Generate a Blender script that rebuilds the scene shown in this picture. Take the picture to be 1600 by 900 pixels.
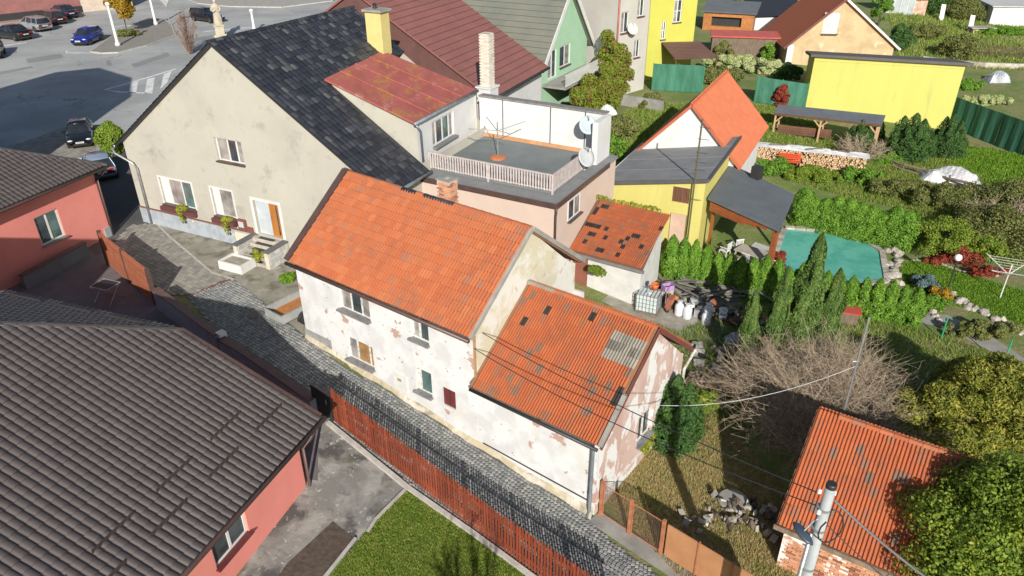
import bpy, bmesh, math, random
import numpy as np
from mathutils import Vector, Matrix
random.seed(11)
rng = np.random.default_rng(11)
for o in list(bpy.data.objects): bpy.data.objects.remove(o)
scene = bpy.context.scene
COL = scene.collection

# ---------------------------------------------------------------- camera
cam_data = bpy.data.cameras.new('camera')
cam_data.sensor_width = 36.0
cam_data.lens = 36.0 * 1150 / 1600
cam_data.clip_end = 3000
cam_data.clip_start = 0.1
cam = bpy.data.objects.new('camera', cam_data); COL.objects.link(cam)
_th, _rl = math.radians(29.4), math.radians(-0.35)
_F = Vector((0, math.cos(_th), -math.sin(_th))); _U0 = Vector((0, math.sin(_th), math.cos(_th))); _R0 = Vector((1, 0, 0))
_R = _R0 * math.cos(_rl) + _U0 * math.sin(_rl); _U = _U0 * math.cos(_rl) - _R0 * math.sin(_rl)
cam.matrix_world = Matrix(((_R.x, _U.x, -_F.x, 0), (_R.y, _U.y, -_F.y, 0), (_R.z, _U.z, -_F.z, 17.1), (0, 0, 0, 1)))
scene.camera = cam
CAMP = Vector((0, 0, 17.1))

# ---------------------------------------------------------------- sky, sun, exposure
SUN_EL, SUN_AZ = math.radians(26.5), math.radians(-5)          # shadows fall away from the camera, a little to the left
world = bpy.data.worlds.new('World'); scene.world = world; world.use_nodes = True
wn = world.node_tree.nodes; wl = world.node_tree.links
sky = wn.new('ShaderNodeTexSky'); sky.sky_type = 'NISHITA'; sky.sun_disc = False
sky.sun_elevation = SUN_EL; sky.sun_rotation = math.pi + SUN_AZ
wn['Background'].inputs['Strength'].default_value = 0.075
wl.new(sky.outputs['Color'], wn['Background'].inputs['Color'])
sun_data = bpy.data.lights.new('sun', 'SUN'); sun_data.energy = 4.8; sun_data.angle = math.radians(0.55); sun_data.color = (1.0, 0.95, 0.87)
sun = bpy.data.objects.new('sun', sun_data); COL.objects.link(sun)
_ld = Vector((math.sin(SUN_AZ) * math.cos(SUN_EL), math.cos(SUN_AZ) * math.cos(SUN_EL), -math.sin(SUN_EL)))
sun.rotation_euler = _ld.to_track_quat('-Z', 'Y').to_euler()
sun.location = (0, -20, 60)
vs = scene.view_settings
vs.view_transform = 'Standard'; vs.look = 'None'; vs.gamma = 1.0; vs.exposure = 0.42; vs.use_curve_mapping = False
scene.render.engine = 'CYCLES'

# ---------------------------------------------------------------- terrain height
A0 = (-8.74, 26.35); E0 = (math.cos(math.radians(-37)), math.sin(math.radians(-37)))
def lane_s(x, y): return (x - A0[0]) * E0[0] + (y - A0[1]) * E0[1]
def T(x, y):
    s = max(0.0, min(lane_s(x, y), 17.0))
    return -0.118 * s if s < 11 else -0.118 * s + 0.118 * (s - 11) ** 2 / 12

# ---------------------------------------------------------------- materials
MATS = {}
def _new(name):
    m = bpy.data.materials.new(name); m.use_nodes = True
    nt = m.node_tree; b = nt.nodes['Principled BSDF']
    return m, nt, b
def _mixc(nt, fac, a, b, mode='MIX'):
    n = nt.nodes.new('ShaderNodeMix'); n.data_type = 'RGBA'; n.blend_type = mode
    for k, v in ((0, fac), (6, a), (7, b)):
        if isinstance(v, (int, float)): n.inputs[k].default_value = v
        elif isinstance(v, tuple): n.inputs[k].default_value = (*v, 1) if len(v) == 3 else v
        else: nt.links.new(v, n.inputs[k])
    return n.outputs[2]
def _noise(nt, co, scale, detail=4, rough=0.6, dist=0.0):
    n = nt.nodes.new('ShaderNodeTexNoise'); n.inputs['Scale'].default_value = scale; n.inputs['Detail'].default_value = detail
    n.inputs['Roughness'].default_value = rough; n.inputs['Distortion'].default_value = dist
    if co: nt.links.new(co, n.inputs['Vector'])
    return n.outputs['Fac']
def _ramp(nt, fac, stops):
    n = nt.nodes.new('ShaderNodeValToRGB'); nt.links.new(fac, n.inputs[0])
    el = n.color_ramp.elements
    while len(el) < len(stops): el.new(0.5)
    for e, (p, c) in zip(el, stops):
        e.position = p; e.color = (c, c, c, 1) if isinstance(c, (int, float)) else (*c, 1)
    return n.outputs[0]
def _math(nt, op, a, b=0.5):
    n = nt.nodes.new('ShaderNodeMath'); n.operation = op
    for k, v in ((0, a), (1, b)):
        if isinstance(v, (int, float)): n.inputs[k].default_value = v
        else: nt.links.new(v, n.inputs[k])
    return n.outputs[0]
def _wco(nt, scale=None):
    g = nt.nodes.new('ShaderNodeNewGeometry'); o = g.outputs['Position']
    if scale:
        v = nt.nodes.new('ShaderNodeVectorMath'); v.operation = 'MULTIPLY'; nt.links.new(o, v.inputs[0]); v.inputs[1].default_value = scale; o = v.outputs[0]
    return o
def _bump(nt, b, h, strength=0.3, dist=0.02):
    n = nt.nodes.new('ShaderNodeBump'); n.inputs['Strength'].default_value = strength; n.inputs['Distance'].default_value = dist
    nt.links.new(h, n.inputs['Height']); nt.links.new(n.outputs[0], b.inputs['Normal'])
def _rnd(nt):
    g = nt.nodes.new('ShaderNodeNewGeometry'); o = nt.nodes.new('ShaderNodeObjectInfo')
    return _math(nt, 'FRACT', _math(nt, 'ADD', g.outputs['Random Per Island'], o.outputs['Random']))
def mat(name, c, rough=0.8, c2=None, scale=1.5, contrast=(0.35, 0.65), metal=0.0, bump=0.15, bscale=25, rnd=0.0, spec=None, stretch=None, coat=0.0):
    if name in MATS: return MATS[name]
    m, nt, b = _new(name); co = _wco(nt, stretch)
    c2 = c2 or tuple(k * 0.78 for k in c)
    f = _ramp(nt, _noise(nt, co, scale, 6, 0.65), [(contrast[0], 0.0), (contrast[1], 1.0)])
    col = _mixc(nt, f, c, c2)
    if rnd:
        r = _rnd(nt); k = nt.nodes.new('ShaderNodeHueSaturation'); nt.links.new(col, k.inputs['Color'])
        nt.links.new(_math(nt, 'ADD', _math(nt, 'MULTIPLY', r, 2 * rnd), 1 - rnd), k.inputs['Value']); col = k.outputs[0]
    nt.links.new(col, b.inputs['Base Color'])
    b.inputs['Roughness'].default_value = rough; b.inputs['Metallic'].default_value = metal
    if spec is not None: b.inputs['Specular IOR Level'].default_value = spec
    if coat: b.inputs['Coat Weight'].default_value = coat; b.inputs['Coat Roughness'].default_value = 0.05
    if bump: _bump(nt, b, _noise(nt, co, bscale, 5), bump, 0.02)
    MATS[name] = m; return m
def tile_mat(name, stops, rough=0.75, dirt=(0.05, 0.04, 0.035), dirt_amt=0.55, spec=0.3, dirt_scale=0.8):
    m, nt, b = _new(name); co = _wco(nt); r = _rnd(nt)
    col = _ramp(nt, r, stops)
    n1 = _noise(nt, co, dirt_scale, 6, 0.75); n2 = _noise(nt, co, 5.0, 6, 0.75)
    f = _math(nt, 'MULTIPLY', _ramp(nt, n1, [(0.48, 0.0), (0.72, 1.0)]), _ramp(nt, n2, [(0.4, 0.0), (0.62, 1.0)]))
    col = _mixc(nt, _math(nt, 'MULTIPLY', f, dirt_amt), col, dirt)
    nt.links.new(col, b.inputs['Base Color']); b.inputs['Roughness'].default_value = rough; b.inputs['Specular IOR Level'].default_value = spec
    _bump(nt, b, _noise(nt, co, 60, 4), 0.2, 0.01)
    MATS[name] = m; return m
def leaf_mat(name, stops, rough=0.6, trans=0.25):
    m, nt, b = _new(name); r = _rnd(nt); co = _wco(nt)
    n = _noise(nt, co, 1.6, 3)
    f = _math(nt, 'ADD', _math(nt, 'MULTIPLY', r, 0.65), _math(nt, 'MULTIPLY', _ramp(nt, n, [(0.3, 0.0), (0.7, 1.0)]), 0.35))
    col = _ramp(nt, f, stops)
    nt.links.new(col, b.inputs['Base Color']); b.inputs['Roughness'].default_value = rough; b.inputs['Specular IOR Level'].default_value = 0.25
    if trans:
        t = nt.nodes.new('ShaderNodeBsdfTranslucent'); nt.links.new(col, t.inputs['Color'])
        mx = nt.nodes.new('ShaderNodeMixShader'); mx.inputs[0].default_value = trans
        nt.links.new(b.outputs[0], mx.inputs[1]); nt.links.new(t.outputs[0], mx.inputs[2])
        nt.links.new(mx.outputs[0], nt.nodes['Material Output'].inputs['Surface'])
    MATS[name] = m; return m
def patch_mat(name, base, layers, rough=0.85, bump=0.3, bscale=14, stretch=None):
    """plaster with shaped patches: layers = (colour, noise scale, lo, hi)"""
    m, nt, b = _new(name); co = _wco(nt, stretch); col = base; hgt = None
    for i, (c, sc, lo, hi) in enumerate(layers):
        off = nt.nodes.new('ShaderNodeVectorMath'); off.operation = 'ADD'; nt.links.new(co, off.inputs[0]); off.inputs[1].default_value = (3.1 * i, 7.7 * i, 1.3 * i)
        f = _ramp(nt, _noise(nt, off.outputs[0], sc, 7, 0.62, 0.3), [(lo, 0.0), (hi, 1.0)])
        col = _mixc(nt, f, col, c); hgt = f
    nt.links.new(col, b.inputs['Base Color']); b.inputs['Roughness'].default_value = rough; b.inputs['Specular IOR Level'].default_value = 0.2
    _bump(nt, b, _noise(nt, co, bscale, 6, 0.7), bump, 0.02)
    MATS[name] = m; return m
def glass_mat(name, c=(0.03, 0.04, 0.045), rough=0.04):
    m, nt, b = _new(name); co = _wco(nt)
    nt.links.new(_mixc(nt, _ramp(nt, _noise(nt, co, 1.3, 2), [(0.35, 0.0), (0.65, 1.0)]), c, tuple(k * 2.2 for k in c)), b.inputs['Base Color'])
    b.inputs['Roughness'].default_value = rough; b.inputs['Specular IOR Level'].default_value = 0.8
    MATS[name] = m; return m

WHITEPAINT = mat('white_paint', (0.64, 0.64, 0.62), 0.45, (0.56, 0.56, 0.54), 3, bump=0.05)
GLASS = glass_mat('window_glass'); GLASS2 = glass_mat('greenish_glass', (0.05, 0.085, 0.08)); CURTAIN = glass_mat('curtained_glass', (0.16, 0.15, 0.14), 0.12)
CARGLASS = glass_mat('car_glass', (0.012, 0.014, 0.017), 0.03)
ORANGE = tile_mat('orange_tile', [(0.0, (0.41, 0.125, 0.05)), (0.35, (0.385, 0.108, 0.042)), (0.62, (0.43, 0.142, 0.06)), (0.86, (0.355, 0.1, 0.044)), (0.97, (0.36, 0.13, 0.065)), (1.0, (0.3, 0.13, 0.08))], dirt=(0.2, 0.105, 0.065), dirt_amt=0.85, dirt_scale=0.7)
ORANGE_OLD = tile_mat('weathered_orange_tile', [(0.0, (0.42, 0.122, 0.048)), (0.4, (0.395, 0.108, 0.042)), (0.7, (0.36, 0.102, 0.045)), (0.9, (0.33, 0.12, 0.06)), (0.97, (0.25, 0.13, 0.085)), (1.0, (0.17, 0.12, 0.095))], dirt=(0.15, 0.095, 0.06), dirt_amt=0.85, dirt_scale=0.9)
RED_TILE = tile_mat('red_new_tile', [(0.0, (0.5, 0.14, 0.065)), (1.0, (0.54, 0.165, 0.08))], dirt_amt=0.08)
BROWN_TILE = tile_mat('brown_concrete_tile', [(0.0, (0.072, 0.06, 0.058)), (0.5, (0.081, 0.067, 0.065)), (1.0, (0.064, 0.053, 0.052))], rough=0.5, dirt=(0.105, 0.10, 0.075), dirt_amt=0.45, spec=0.5)
BLACK_TILE = tile_mat('black_glazed_tile', [(0.0, (0.016, 0.018, 0.024)), (0.6, (0.03, 0.032, 0.04)), (0.9, (0.05, 0.052, 0.06)), (1.0, (0.09, 0.09, 0.09))], rough=0.42, dirt=(0.1, 0.09, 0.07), dirt_amt=0.2, spec=0.5)
DARKSLAB = mat('black_spare_tile', (0.025, 0.023, 0.022), 0.6, (0.045, 0.04, 0.035), 4, rnd=0.2)
BROWNMETAL = mat('dark_brown_sheet_metal', (0.10, 0.058, 0.05), 0.45, (0.07, 0.045, 0.04), 2, spec=0.5, bump=0.05)
GREYMETAL = mat('grey_gutter_metal', (0.24, 0.28, 0.31), 0.42, (0.16, 0.19, 0.21), 3, metal=0.3, bump=0.05)
ZINC = mat('galvanised_metal', (0.45, 0.46, 0.46), 0.4, (0.3, 0.31, 0.31), 4, metal=0.6, bump=0.05)
BLACKMETAL = mat('black_metal', (0.03, 0.03, 0.032), 0.5, bump=0.05)
CONCRETE = mat('grey_concrete', (0.33, 0.32, 0.29), 0.9, (0.2, 0.19, 0.17), 1.2, (0.3, 0.7), bump=0.35, bscale=18)
STONE = mat('pale_stone', (0.42, 0.39, 0.33), 0.85, (0.26, 0.23, 0.19), 3, rnd=0.25, bump=0.4)
WOOD = mat('weathered_wood', (0.2, 0.145, 0.1), 0.85, (0.11, 0.085, 0.065), 5, rnd=0.25, stretch=(1, 1, 0.3), bump=0.3)
FRESHWOOD = mat('orange_stained_wood', (0.42, 0.17, 0.05), 0.55, (0.3, 0.11, 0.03), 4, rnd=0.15)
BARK = mat('bark', (0.11, 0.085, 0.06), 0.95, (0.06, 0.048, 0.036), 8, bump=0.5)
TWIG = mat('bare_twig', (0.42, 0.33, 0.235), 0.9, (0.26, 0.2, 0.14), 2.5, rnd=0.35, bump=0)
RUBBER = mat('tyre_rubber', (0.02, 0.02, 0.02), 0.85, bump=0.05)
RIM = mat('wheel_rim', (0.5, 0.5, 0.52), 0.3, metal=0.7, bump=0)

# ---------------------------------------------------------------- mesh helpers
class MB:
    def __init__(s): s.v = []; s.f = []
    def add(s, vs, fs):
        n = len(s.v); s.v += [tuple(v) for v in vs]; s.f += [tuple(i + n for i in f) for f in fs]; return s
    def box(s, lo, hi):
        x0, y0, z0 = lo; x1, y1, z1 = hi
        return s.add([(x0, y0, z0), (x1, y0, z0), (x1, y1, z0), (x0, y1, z0), (x0, y0, z1), (x1, y0, z1), (x1, y1, z1), (x0, y1, z1)],
                     [(3, 2, 1, 0), (4, 5, 6, 7), (0, 1, 5, 4), (1, 2, 6, 5), (2, 3, 7, 6), (3, 0, 4, 7)])
    def beam(s, a, b, w, h=None, upv=(0, 0, 1)):
        h = h or w; a = Vector(a); b = Vector(b); d = (b - a).normalized(); u = Vector(upv)
        if abs(d.dot(u)) > 0.98: u = Vector((0, 1, 0))
        r = d.cross(u).normalized(); u = r.cross(d)
        r *= w / 2; u *= h / 2
        vs = [p + q for p in (a, b) for q in (-r - u, r - u, r + u, -r + u)]
        return s.add(vs, [(3, 2, 1, 0), (4, 5, 6, 7), (0, 1, 5, 4), (1, 2, 6, 5), (2, 3, 7, 6), (3, 0, 4, 7)])
    def slab(s, pts, off):
        """polygon pts (ccw seen from outside) thickened by vector -off"""
        n = len(pts); off = Vector(off); p2 = [Vector(p) - off for p in pts]
        return s.add([Vector(p) for p in pts] + p2, [tuple(range(n)), tuple(range(2 * n - 1, n - 1, -1))] + [(i, i + n, (i + 1) % n + n, (i + 1) % n) for i in range(n)])
    def tube(s, path, r, seg=8, cap=True):
        path = [Vector(p) for p in path]; rr = r if isinstance(r, (list, tuple)) else [r] * len(path)
        rings = []; up = None
        for i, p in enumerate(path):
            d = (path[min(i + 1, len(path) - 1)] - path[max(i - 1, 0)]).normalized()
            if up is None or abs(up.dot(d)) > 0.95: up = Vector((0, 0, 1)) if abs(d.z) < 0.9 else Vector((0, 1, 0))
            a = d.cross(up).normalized(); b = a.cross(d)
            rings.append([p + (a * math.cos(t) + b * math.sin(t)) * rr[i] for t in [2 * math.pi * k / seg for k in range(seg)]])
        vs = [v for ring in rings for v in ring]
        fs = [(i * seg + k, i * seg + (k + 1) % seg, (i + 1) * seg + (k + 1) % seg, (i + 1) * seg + k) for i in range(len(path) - 1) for k in range(seg)]
        if cap: fs += [tuple(range(seg - 1, -1, -1)), tuple(range((len(path) - 1) * seg, len(path) * seg))]
        return s.add(vs, fs)
    def lathe(s, prof, seg=12, c=(0, 0, 0), sx=1, sy=1):
        vs = [(c[0] + r * math.cos(t) * sx, c[1] + r * math.sin(t) * sy, c[2] + z) for r, z in prof for t in [2 * math.pi * k / seg for k in range(seg)]]
        n = len(prof)
        fs = [(i * seg + k, i * seg + (k + 1) % seg, (i + 1) * seg + (k + 1) % seg, (i + 1) * seg + k) for i in range(n - 1) for k in range(seg)]
        fs += [tuple(range(seg - 1, -1, -1)), tuple(range((n - 1) * seg, n * seg))]
        return s.add(vs, fs)
    def build(s, name, material, parent=None, smooth=False, kind=None):
        me = bpy.data.meshes.new(name); me.from_pydata([tuple(v) for v in s.v], [], s.f); me.update()
        return link(name, me, material, parent, smooth, kind)
def link(name, me, material, parent=None, smooth=False, kind=None):
    if material and not me.materials: me.materials.append(material)
    if smooth: me.polygons.foreach_set('use_smooth', [True] * len(me.polygons))
    o = bpy.data.objects.new(name, me); COL.objects.link(o)
    if parent: o.parent = parent
    if kind: o['kind'] = kind
    return o
def thing(name, label, cat, loc=(0, 0, 0), yaw=0.0, group=None):
    o = bpy.data.objects.new(name, None); COL.objects.link(o); o.empty_display_size = 0.2
    o.location = loc; o.rotation_euler = (0, 0, math.radians(yaw)); o['label'] = label; o['category'] = cat
    if group: o['group'] = group
    return o
def tag(o, label, cat, group=None):
    o['label'] = label; o['category'] = cat
    if group: o['group'] = group
    return o
def children(o): return [c for c in bpy.data.objects if c.parent == o]
_CH = {}
def copy_tree(o, kids, parent=None):
    """kids: dict object -> list of its children, taken once before the loop"""
    c = o.copy(); COL.objects.link(c)
    if parent: c.parent = parent
    for ch in kids.get(o, []): copy_tree(ch, kids, c)
    return c
def kidmap(o, d=None):
    d = {} if d is None else d; d[o] = children(o)
    for c in d[o]: kidmap(c, d)
    return d
def fastmesh(name, verts, quads):
    """numpy quads/tris"""
    me = bpy.data.meshes.new(name); k = quads.shape[1]
    me.vertices.add(len(verts)); me.vertices.foreach_set('co', verts.astype(np.float32).ravel())
    me.loops.add(quads.size); me.loops.foreach_set('vertex_index', quads.astype(np.int32).ravel())
    me.polygons.add(len(quads)); me.polygons.foreach_set('loop_start', np.arange(0, quads.size, k, dtype=np.int32)); me.polygons.foreach_set('loop_total', np.full(len(quads), k, dtype=np.int32))
    me.update(calc_edges=True); me.shade_flat(); return me
def replicate(name, mb, mats):
    """join many transformed copies of mb (list of 4x4 numpy) into one mesh"""
    bv = np.array([tuple(v) + (1,) for v in mb.v], dtype=float)
    n = len(bv); V = np.concatenate([(bv @ m.T)[:, :3] for m in mats]) if len(mats) else np.zeros((0, 3))
    me = bpy.data.meshes.new(name); k = len(mats)
    lens = np.array([len(f) for f in mb.f]); flat = np.array([i for f in mb.f for i in f])
    L = np.concatenate([flat + n * i for i in range(k)]); LT = np.tile(lens, k); LS = np.concatenate([[0], np.cumsum(LT)[:-1]])
    me.vertices.add(len(V)); me.vertices.foreach_set('co', V.astype(np.float32).ravel())
    me.loops.add(len(L)); me.loops.foreach_set('vertex_index', L.astype(np.int32))
    me.polygons.add(len(LT)); me.polygons.foreach_set('loop_start', LS.astype(np.int32)); me.polygons.foreach_set('loop_total', LT.astype(np.int32))
    me.update(calc_edges=True); me.shade_flat(); return me

# tiles and other small pieces laid out on a plane: first n_parts (nearest) are objects, the rest one 'stuff' part
def lay(parent, name, piece, mats, material, n_parts=300, rest_name=None, smooth=False):
    """mats: list of mathutils.Matrix in the parent's local space"""
    if not mats: return
    pw = parent.matrix_basis
    mats = sorted(mats, key=lambda m: (pw @ m.translation - CAMP).length)
    me = bpy.data.meshes.new(name); me.from_pydata([tuple(v) for v in piece.v], [], piece.f); me.update(); me.materials.append(material)
    if smooth: me.polygons.foreach_set('use_smooth', [True] * len(me.polygons))
    for m in mats[:n_parts]:
        o = bpy.data.objects.new(name, me); COL.objects.link(o); o.parent = parent; o.matrix_basis = m
    if mats[n_parts:]:
        me2 = replicate(rest_name or name + 's', piece, [np.array(m) for m in mats[n_parts:]])
        link(rest_name or name + 's_beyond', me2, material, parent, smooth, 'stuff')
def pantile(w, l, h=0.075, ribs=2, t=0.02):
    """interlocking clay tile: x across, y up the slope, ribs along y; front edge raised over the row below"""
    mb = MB(); prof = []
    for r in range(ribs):
        x0 = -w / 2 + w * r / ribs; d = w / ribs
        prof += [(x0, 0.002), (x0 + d * 0.12, 0.002), (x0 + d * 0.46, h), (x0 + d * 0.68, h)]
    prof.append((w / 2, 0.002)); n = len(prof)
    vs = [(x, 0, z + t + 0.012) for x, z in prof] + [(x, l, z + 0.002) for x, z in prof] + [(x, 0, 0.0) for x, z in prof]
    fs = [(i, i + 1, n + i + 1, n + i) for i in range(n - 1)] + [(2 * n + i, 2 * n + i + 1, i + 1, i) for i in range(n - 1)]
    return mb.add(vs, fs)
def rolltile(w, l, h=0.05, t=0.03):
    """concrete double-roman tile with rounded rolls"""
    mb = MB(); prof = []
    for f_, z_ in ((0, 0.0), (0.1, 0.02), (0.2, 0.45), (0.32, 0.82), (0.48, 1.0), (0.66, 0.95), (0.82, 0.7), (0.93, 0.35), (1.0, 0.0)): prof.append((-w / 2 + w * f_, h * z_))
    n = len(prof)
    vs = [(x, 0, z + t) for x, z in prof] + [(x, l, z + 0.004) for x, z in prof] + [(x, 0, -0.005) for x, z in prof]
    return mb.add(vs, [(i, i + 1, n + i + 1, n + i) for i in range(n - 1)] + [(2 * n + i, 2 * n + i + 1, i + 1, i) for i in range(n - 1)])
def tile_grid(o, e, g, L, W, tw, tl, inside=None, skip=None, jitter=0.004, shift=0.0):
    """matrices for tiles: origin o (eave corner), e along eave, g up the slope (unit), L x W metres"""
    o = Vector(o); e = Vector(e).normalized(); g = Vector(g).normalized(); nz = e.cross(g).normalized(); out = []
    nr = int(round(W / tl)); nc = int(round(L / tw))
    for j in range(nr):
        for i in range(nc + (1 if shift else 0)):
            x = (i + 0.5) * tw + (shift * tw * ((j % 2) - 0.5) if shift else 0); y = j * tl
            if x < tw * 0.3 or x > L - tw * 0.3: continue
            if inside and not inside(x, y + tl / 2): continue
            if skip and skip(i, j): continue
            p = o + e * x + g * y + nz * (0.01 + random.uniform(-jitter, jitter))
            m = Matrix((e, g, nz)).transposed().to_4x4(); m.translation = p
            if jitter: m = m @ Matrix.Rotation(random.uniform(-0.02, 0.02), 4, 'Z') @ Matrix.Rotation(random.uniform(-0.012, 0.012), 4, 'Y')
            out.append(m)
    return out
def poly_inside(poly):
    def f(x, y):
        c = False; n = len(poly)
        for i in range(n):
            (x1, y1), (x2, y2) = poly[i], poly[(i + 1) % n]
            if (y1 > y) != (y2 > y) and x < (x2 - x1) * (y - y1) / (y2 - y1) + x1: c = not c
        return c
    return f
def ridge_caps(parent, a, b, material, step=0.38, r=0.12, name='ridge_tile', dark=(), darkmat=None):
    a = Vector(a); b = Vector(b); d = b - a; n = max(1, int(round(d.length / step))); d.normalize(); st = (b - a).length / n
    mb = MB(); seg = 6
    vs = []
    for y, rr in ((0, r * 1.08), (st + 0.04, r * 0.95)):
        for k in range(seg + 1):
            t = math.pi * k / seg; vs.append((math.cos(t) * rr, y, math.sin(t) * rr * 0.8 - r * 0.35))
    vs += [(x * 0.8, 0, z * 0.75 - 0.02) for x, y, z in vs[:seg + 1]]
    m0 = seg + 1
    mb.add(vs, [(k + 1, k, m0 + k, m0 + k + 1) for k in range(seg)] + [(k, k + 1, 2 * m0 + k + 1, 2 * m0 + k) for k in range(seg)])
    x = d.cross(Vector((0, 0, 1))).normalized(); z = x.cross(d)
    me = {}
    for mm in ([material, darkmat] if darkmat else [material]):
        q = bpy.data.meshes.new(name); q.from_pydata(mb.v, [], mb.f); q.materials.append(mm); me[mm] = q
    for i in range(n):
        o = bpy.data.objects.new(name, me[darkmat] if i in dark else me[material]); COL.objects.link(o); o.parent = parent
        m = Matrix((x, d, z)).transposed().to_4x4(); m.translation = a + d * (i * st) + Vector((0, 0, 0.02)); o.matrix_basis = m

# walls with real openings: in local plane, x along wall, outward normal -y (front) by default
def wall_sheet(mb, o, ex, nout, u0, u1, z0, z1, holes=(), depth=0.16, clips=()):
    """rectangular wall split round its openings, reveals cut inward; clips = [(point, normal)] half-spaces removed (normal side)"""
    o = Vector(o); ex = Vector(ex); nout = Vector(nout)
    us = sorted({u0, u1, *[h[0] for h in holes], *[h[1] for h in holes]}); zs = sorted({z0, z1, *[h[2] for h in holes], *[h[3] for h in holes]})
    bm = bmesh.new()
    def P(u, z, d=0): return o + ex * u + Vector((0, 0, z)) - nout * d
    def quad(ps): bm.faces.new([bm.verts.new(p) for p in ps])
    for i in range(len(us) - 1):
        for j in range(len(zs) - 1):
            cu, cz = (us[i] + us[i + 1]) / 2, (zs[j] + zs[j + 1]) / 2
            if any(h[0] < cu < h[1] and h[2] < cz < h[3] for h in holes): continue
            quad([P(us[i], zs[j]), P(us[i + 1], zs[j]), P(us[i + 1], zs[j + 1]), P(us[i], zs[j + 1])])
    for a, b, c, d in [h[:4] for h in holes]:
        quad([P(a, c), P(a, c, depth), P(b, c, depth), P(b, c)]); quad([P(a, d, depth), P(a, d), P(b, d), P(b, d, depth)])
        quad([P(a, c, depth), P(a, c), P(a, d), P(a, d, depth)]); quad([P(b, c), P(b, c, depth), P(b, d, depth), P(b, d)])
    for co, no in clips:
        bmesh.ops.bisect_plane(bm, geom=bm.verts[:] + bm.edges[:] + bm.faces[:], plane_co=co, plane_no=no, clear_outer=True)
    bm.verts.index_update()
    n = len(mb.v); mb.v += [tuple(v.co) for v in bm.verts]; mb.f += [tuple(n + v.index for v in f.verts) for f in bm.faces]
    bm.free()
def window(parent, o, ex, nout, u0, u1, z0, z1, frame=None, glass=None, mull=(0.5,), depth=0.13, fw=0.07, sill=True, sillmat=None, trans=None, sill_d=0.14, name='window', muntins=0):
    """frame mesh with pane and sill children"""
    frame = frame or WHITEPAINT; glass = glass or GLASS; o = Vector(o); ex = Vector(ex).normalized(); n = Vector(nout).normalized()
    def bx(mb, a, b, c, d, d0, d1):   # u range, z range, depth from outer face (positive inward)
        ps = [o + ex * u + Vector((0, 0, z)) - n * dd for dd in (d0, d1) for u, z in ((a, c), (b, c), (b, d), (a, d))]
        mb.add(ps, [(0, 1, 2, 3), (7, 6, 5, 4), (0, 4, 5, 1), (1, 5, 6, 2), (2, 6, 7, 3), (3, 7, 4, 0)])
    f = MB(); d0, d1 = depth - 0.06, depth + 0.02
    bx(f, u0, u0 + fw, z0, z1, d0, d1); bx(f, u1 - fw, u1, z0, z1, d0, d1)
    bx(f, u0 + fw, u1 - fw, z0, z0 + fw, d0, d1); bx(f, u0 + fw, u1 - fw, z1 - fw, z1, d0, d1)
    for k in mull:
        c = u0 + (u1 - u0) * k; bx(f, c - fw * 0.6, c + fw * 0.6, z0 + fw, z1 - fw, d0 + 0.003, d1 - 0.003)
    if trans: zt = z0 + (z1 - z0) * trans; bx(f, u0 + fw, u1 - fw, zt - 0.03, zt + 0.03, d0 + 0.006, d1 - 0.006)
    for k in range(muntins): zt = z0 + (z1 - z0) * (k + 1) / (muntins + 1); bx(f, u0 + fw, u1 - fw, zt - 0.015, zt + 0.015, d0 + 0.02, d1 - 0.008)
    w = f.build(name, frame, parent)
    edges = [u0 + fw] + [u0 + (u1 - u0) * k for k in mull] + [u1 - fw]
    for i in range(len(edges) - 1):
        p = MB(); bx(p, edges[i] + (0 if i == 0 else fw * 0.6), edges[i + 1] - (0 if i == len(edges) - 2 else fw * 0.6), z0 + fw, z1 - fw, d0 + 0.025, d1 - 0.025)
        g = glass[i % len(glass)] if isinstance(glass, (list, tuple)) else glass
        p.build('pane', g, w)
    if sill:
        s = MB(); bx(s, u0 - 0.05, u1 + 0.05, z0 - 0.05, z0 + 0.012, -sill_d, d0 - 0.002); s.build('sill', sillmat or BROWNMETAL, w)
    return w
def pipe_part(parent, name, pts, r, material): return MB().tube(pts, r, 8).build(name, material, parent, True)
def rot2(x, y, a): c, s = math.cos(a), math.sin(a); return x * c - y * s, x * s + y * c
def to_local(root, p):
    """world point -> local of an upright thing (location + yaw)"""
    l = root.location; a = -root.rotation_euler.z; x, y = rot2(p[0] - l.x, p[1] - l.y, a); return Vector((x, y, p[2] - l.z))

# ================================================================ SETTING
def struct(o): o['kind'] = 'structure'; return o
def drape(name, poly, off, material, kind='structure', parent=None, grid=None):
    bm = bmesh.new(); f = bm.faces.new([bm.verts.new((x, y, 0)) for x, y in poly]); bmesh.ops.triangulate(bm, faces=[f])
    for s in [0, 11, 12, 13, 14, 15, 16, 17]:
        bmesh.ops.bisect_plane(bm, geom=bm.verts[:] + bm.edges[:] + bm.faces[:], plane_co=(A0[0] + E0[0] * s, A0[1] + E0[1] * s, 0), plane_no=(E0[0], E0[1], 0))
    for v in bm.verts: v.co.z = T(v.co.x, v.co.y) + off
    bmesh.ops.recalc_face_normals(bm, faces=bm.faces[:])
    for f in bm.faces:
        if f.normal.z < 0: f.normal_flip()
    me = bpy.data.meshes.new(name); bm.to_mesh(me); bm.free()
    return link(name, me, material, parent, False, kind)
def scatter_in(poly, n):
    P = np.array(poly); lo, hi = P.min(0), P.max(0); ins = poly_inside(poly); out = []
    while len(out) < n:
        x, y = rng.uniform(lo, hi)
        if ins(x, y): out.append((x, y))
    return out
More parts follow.
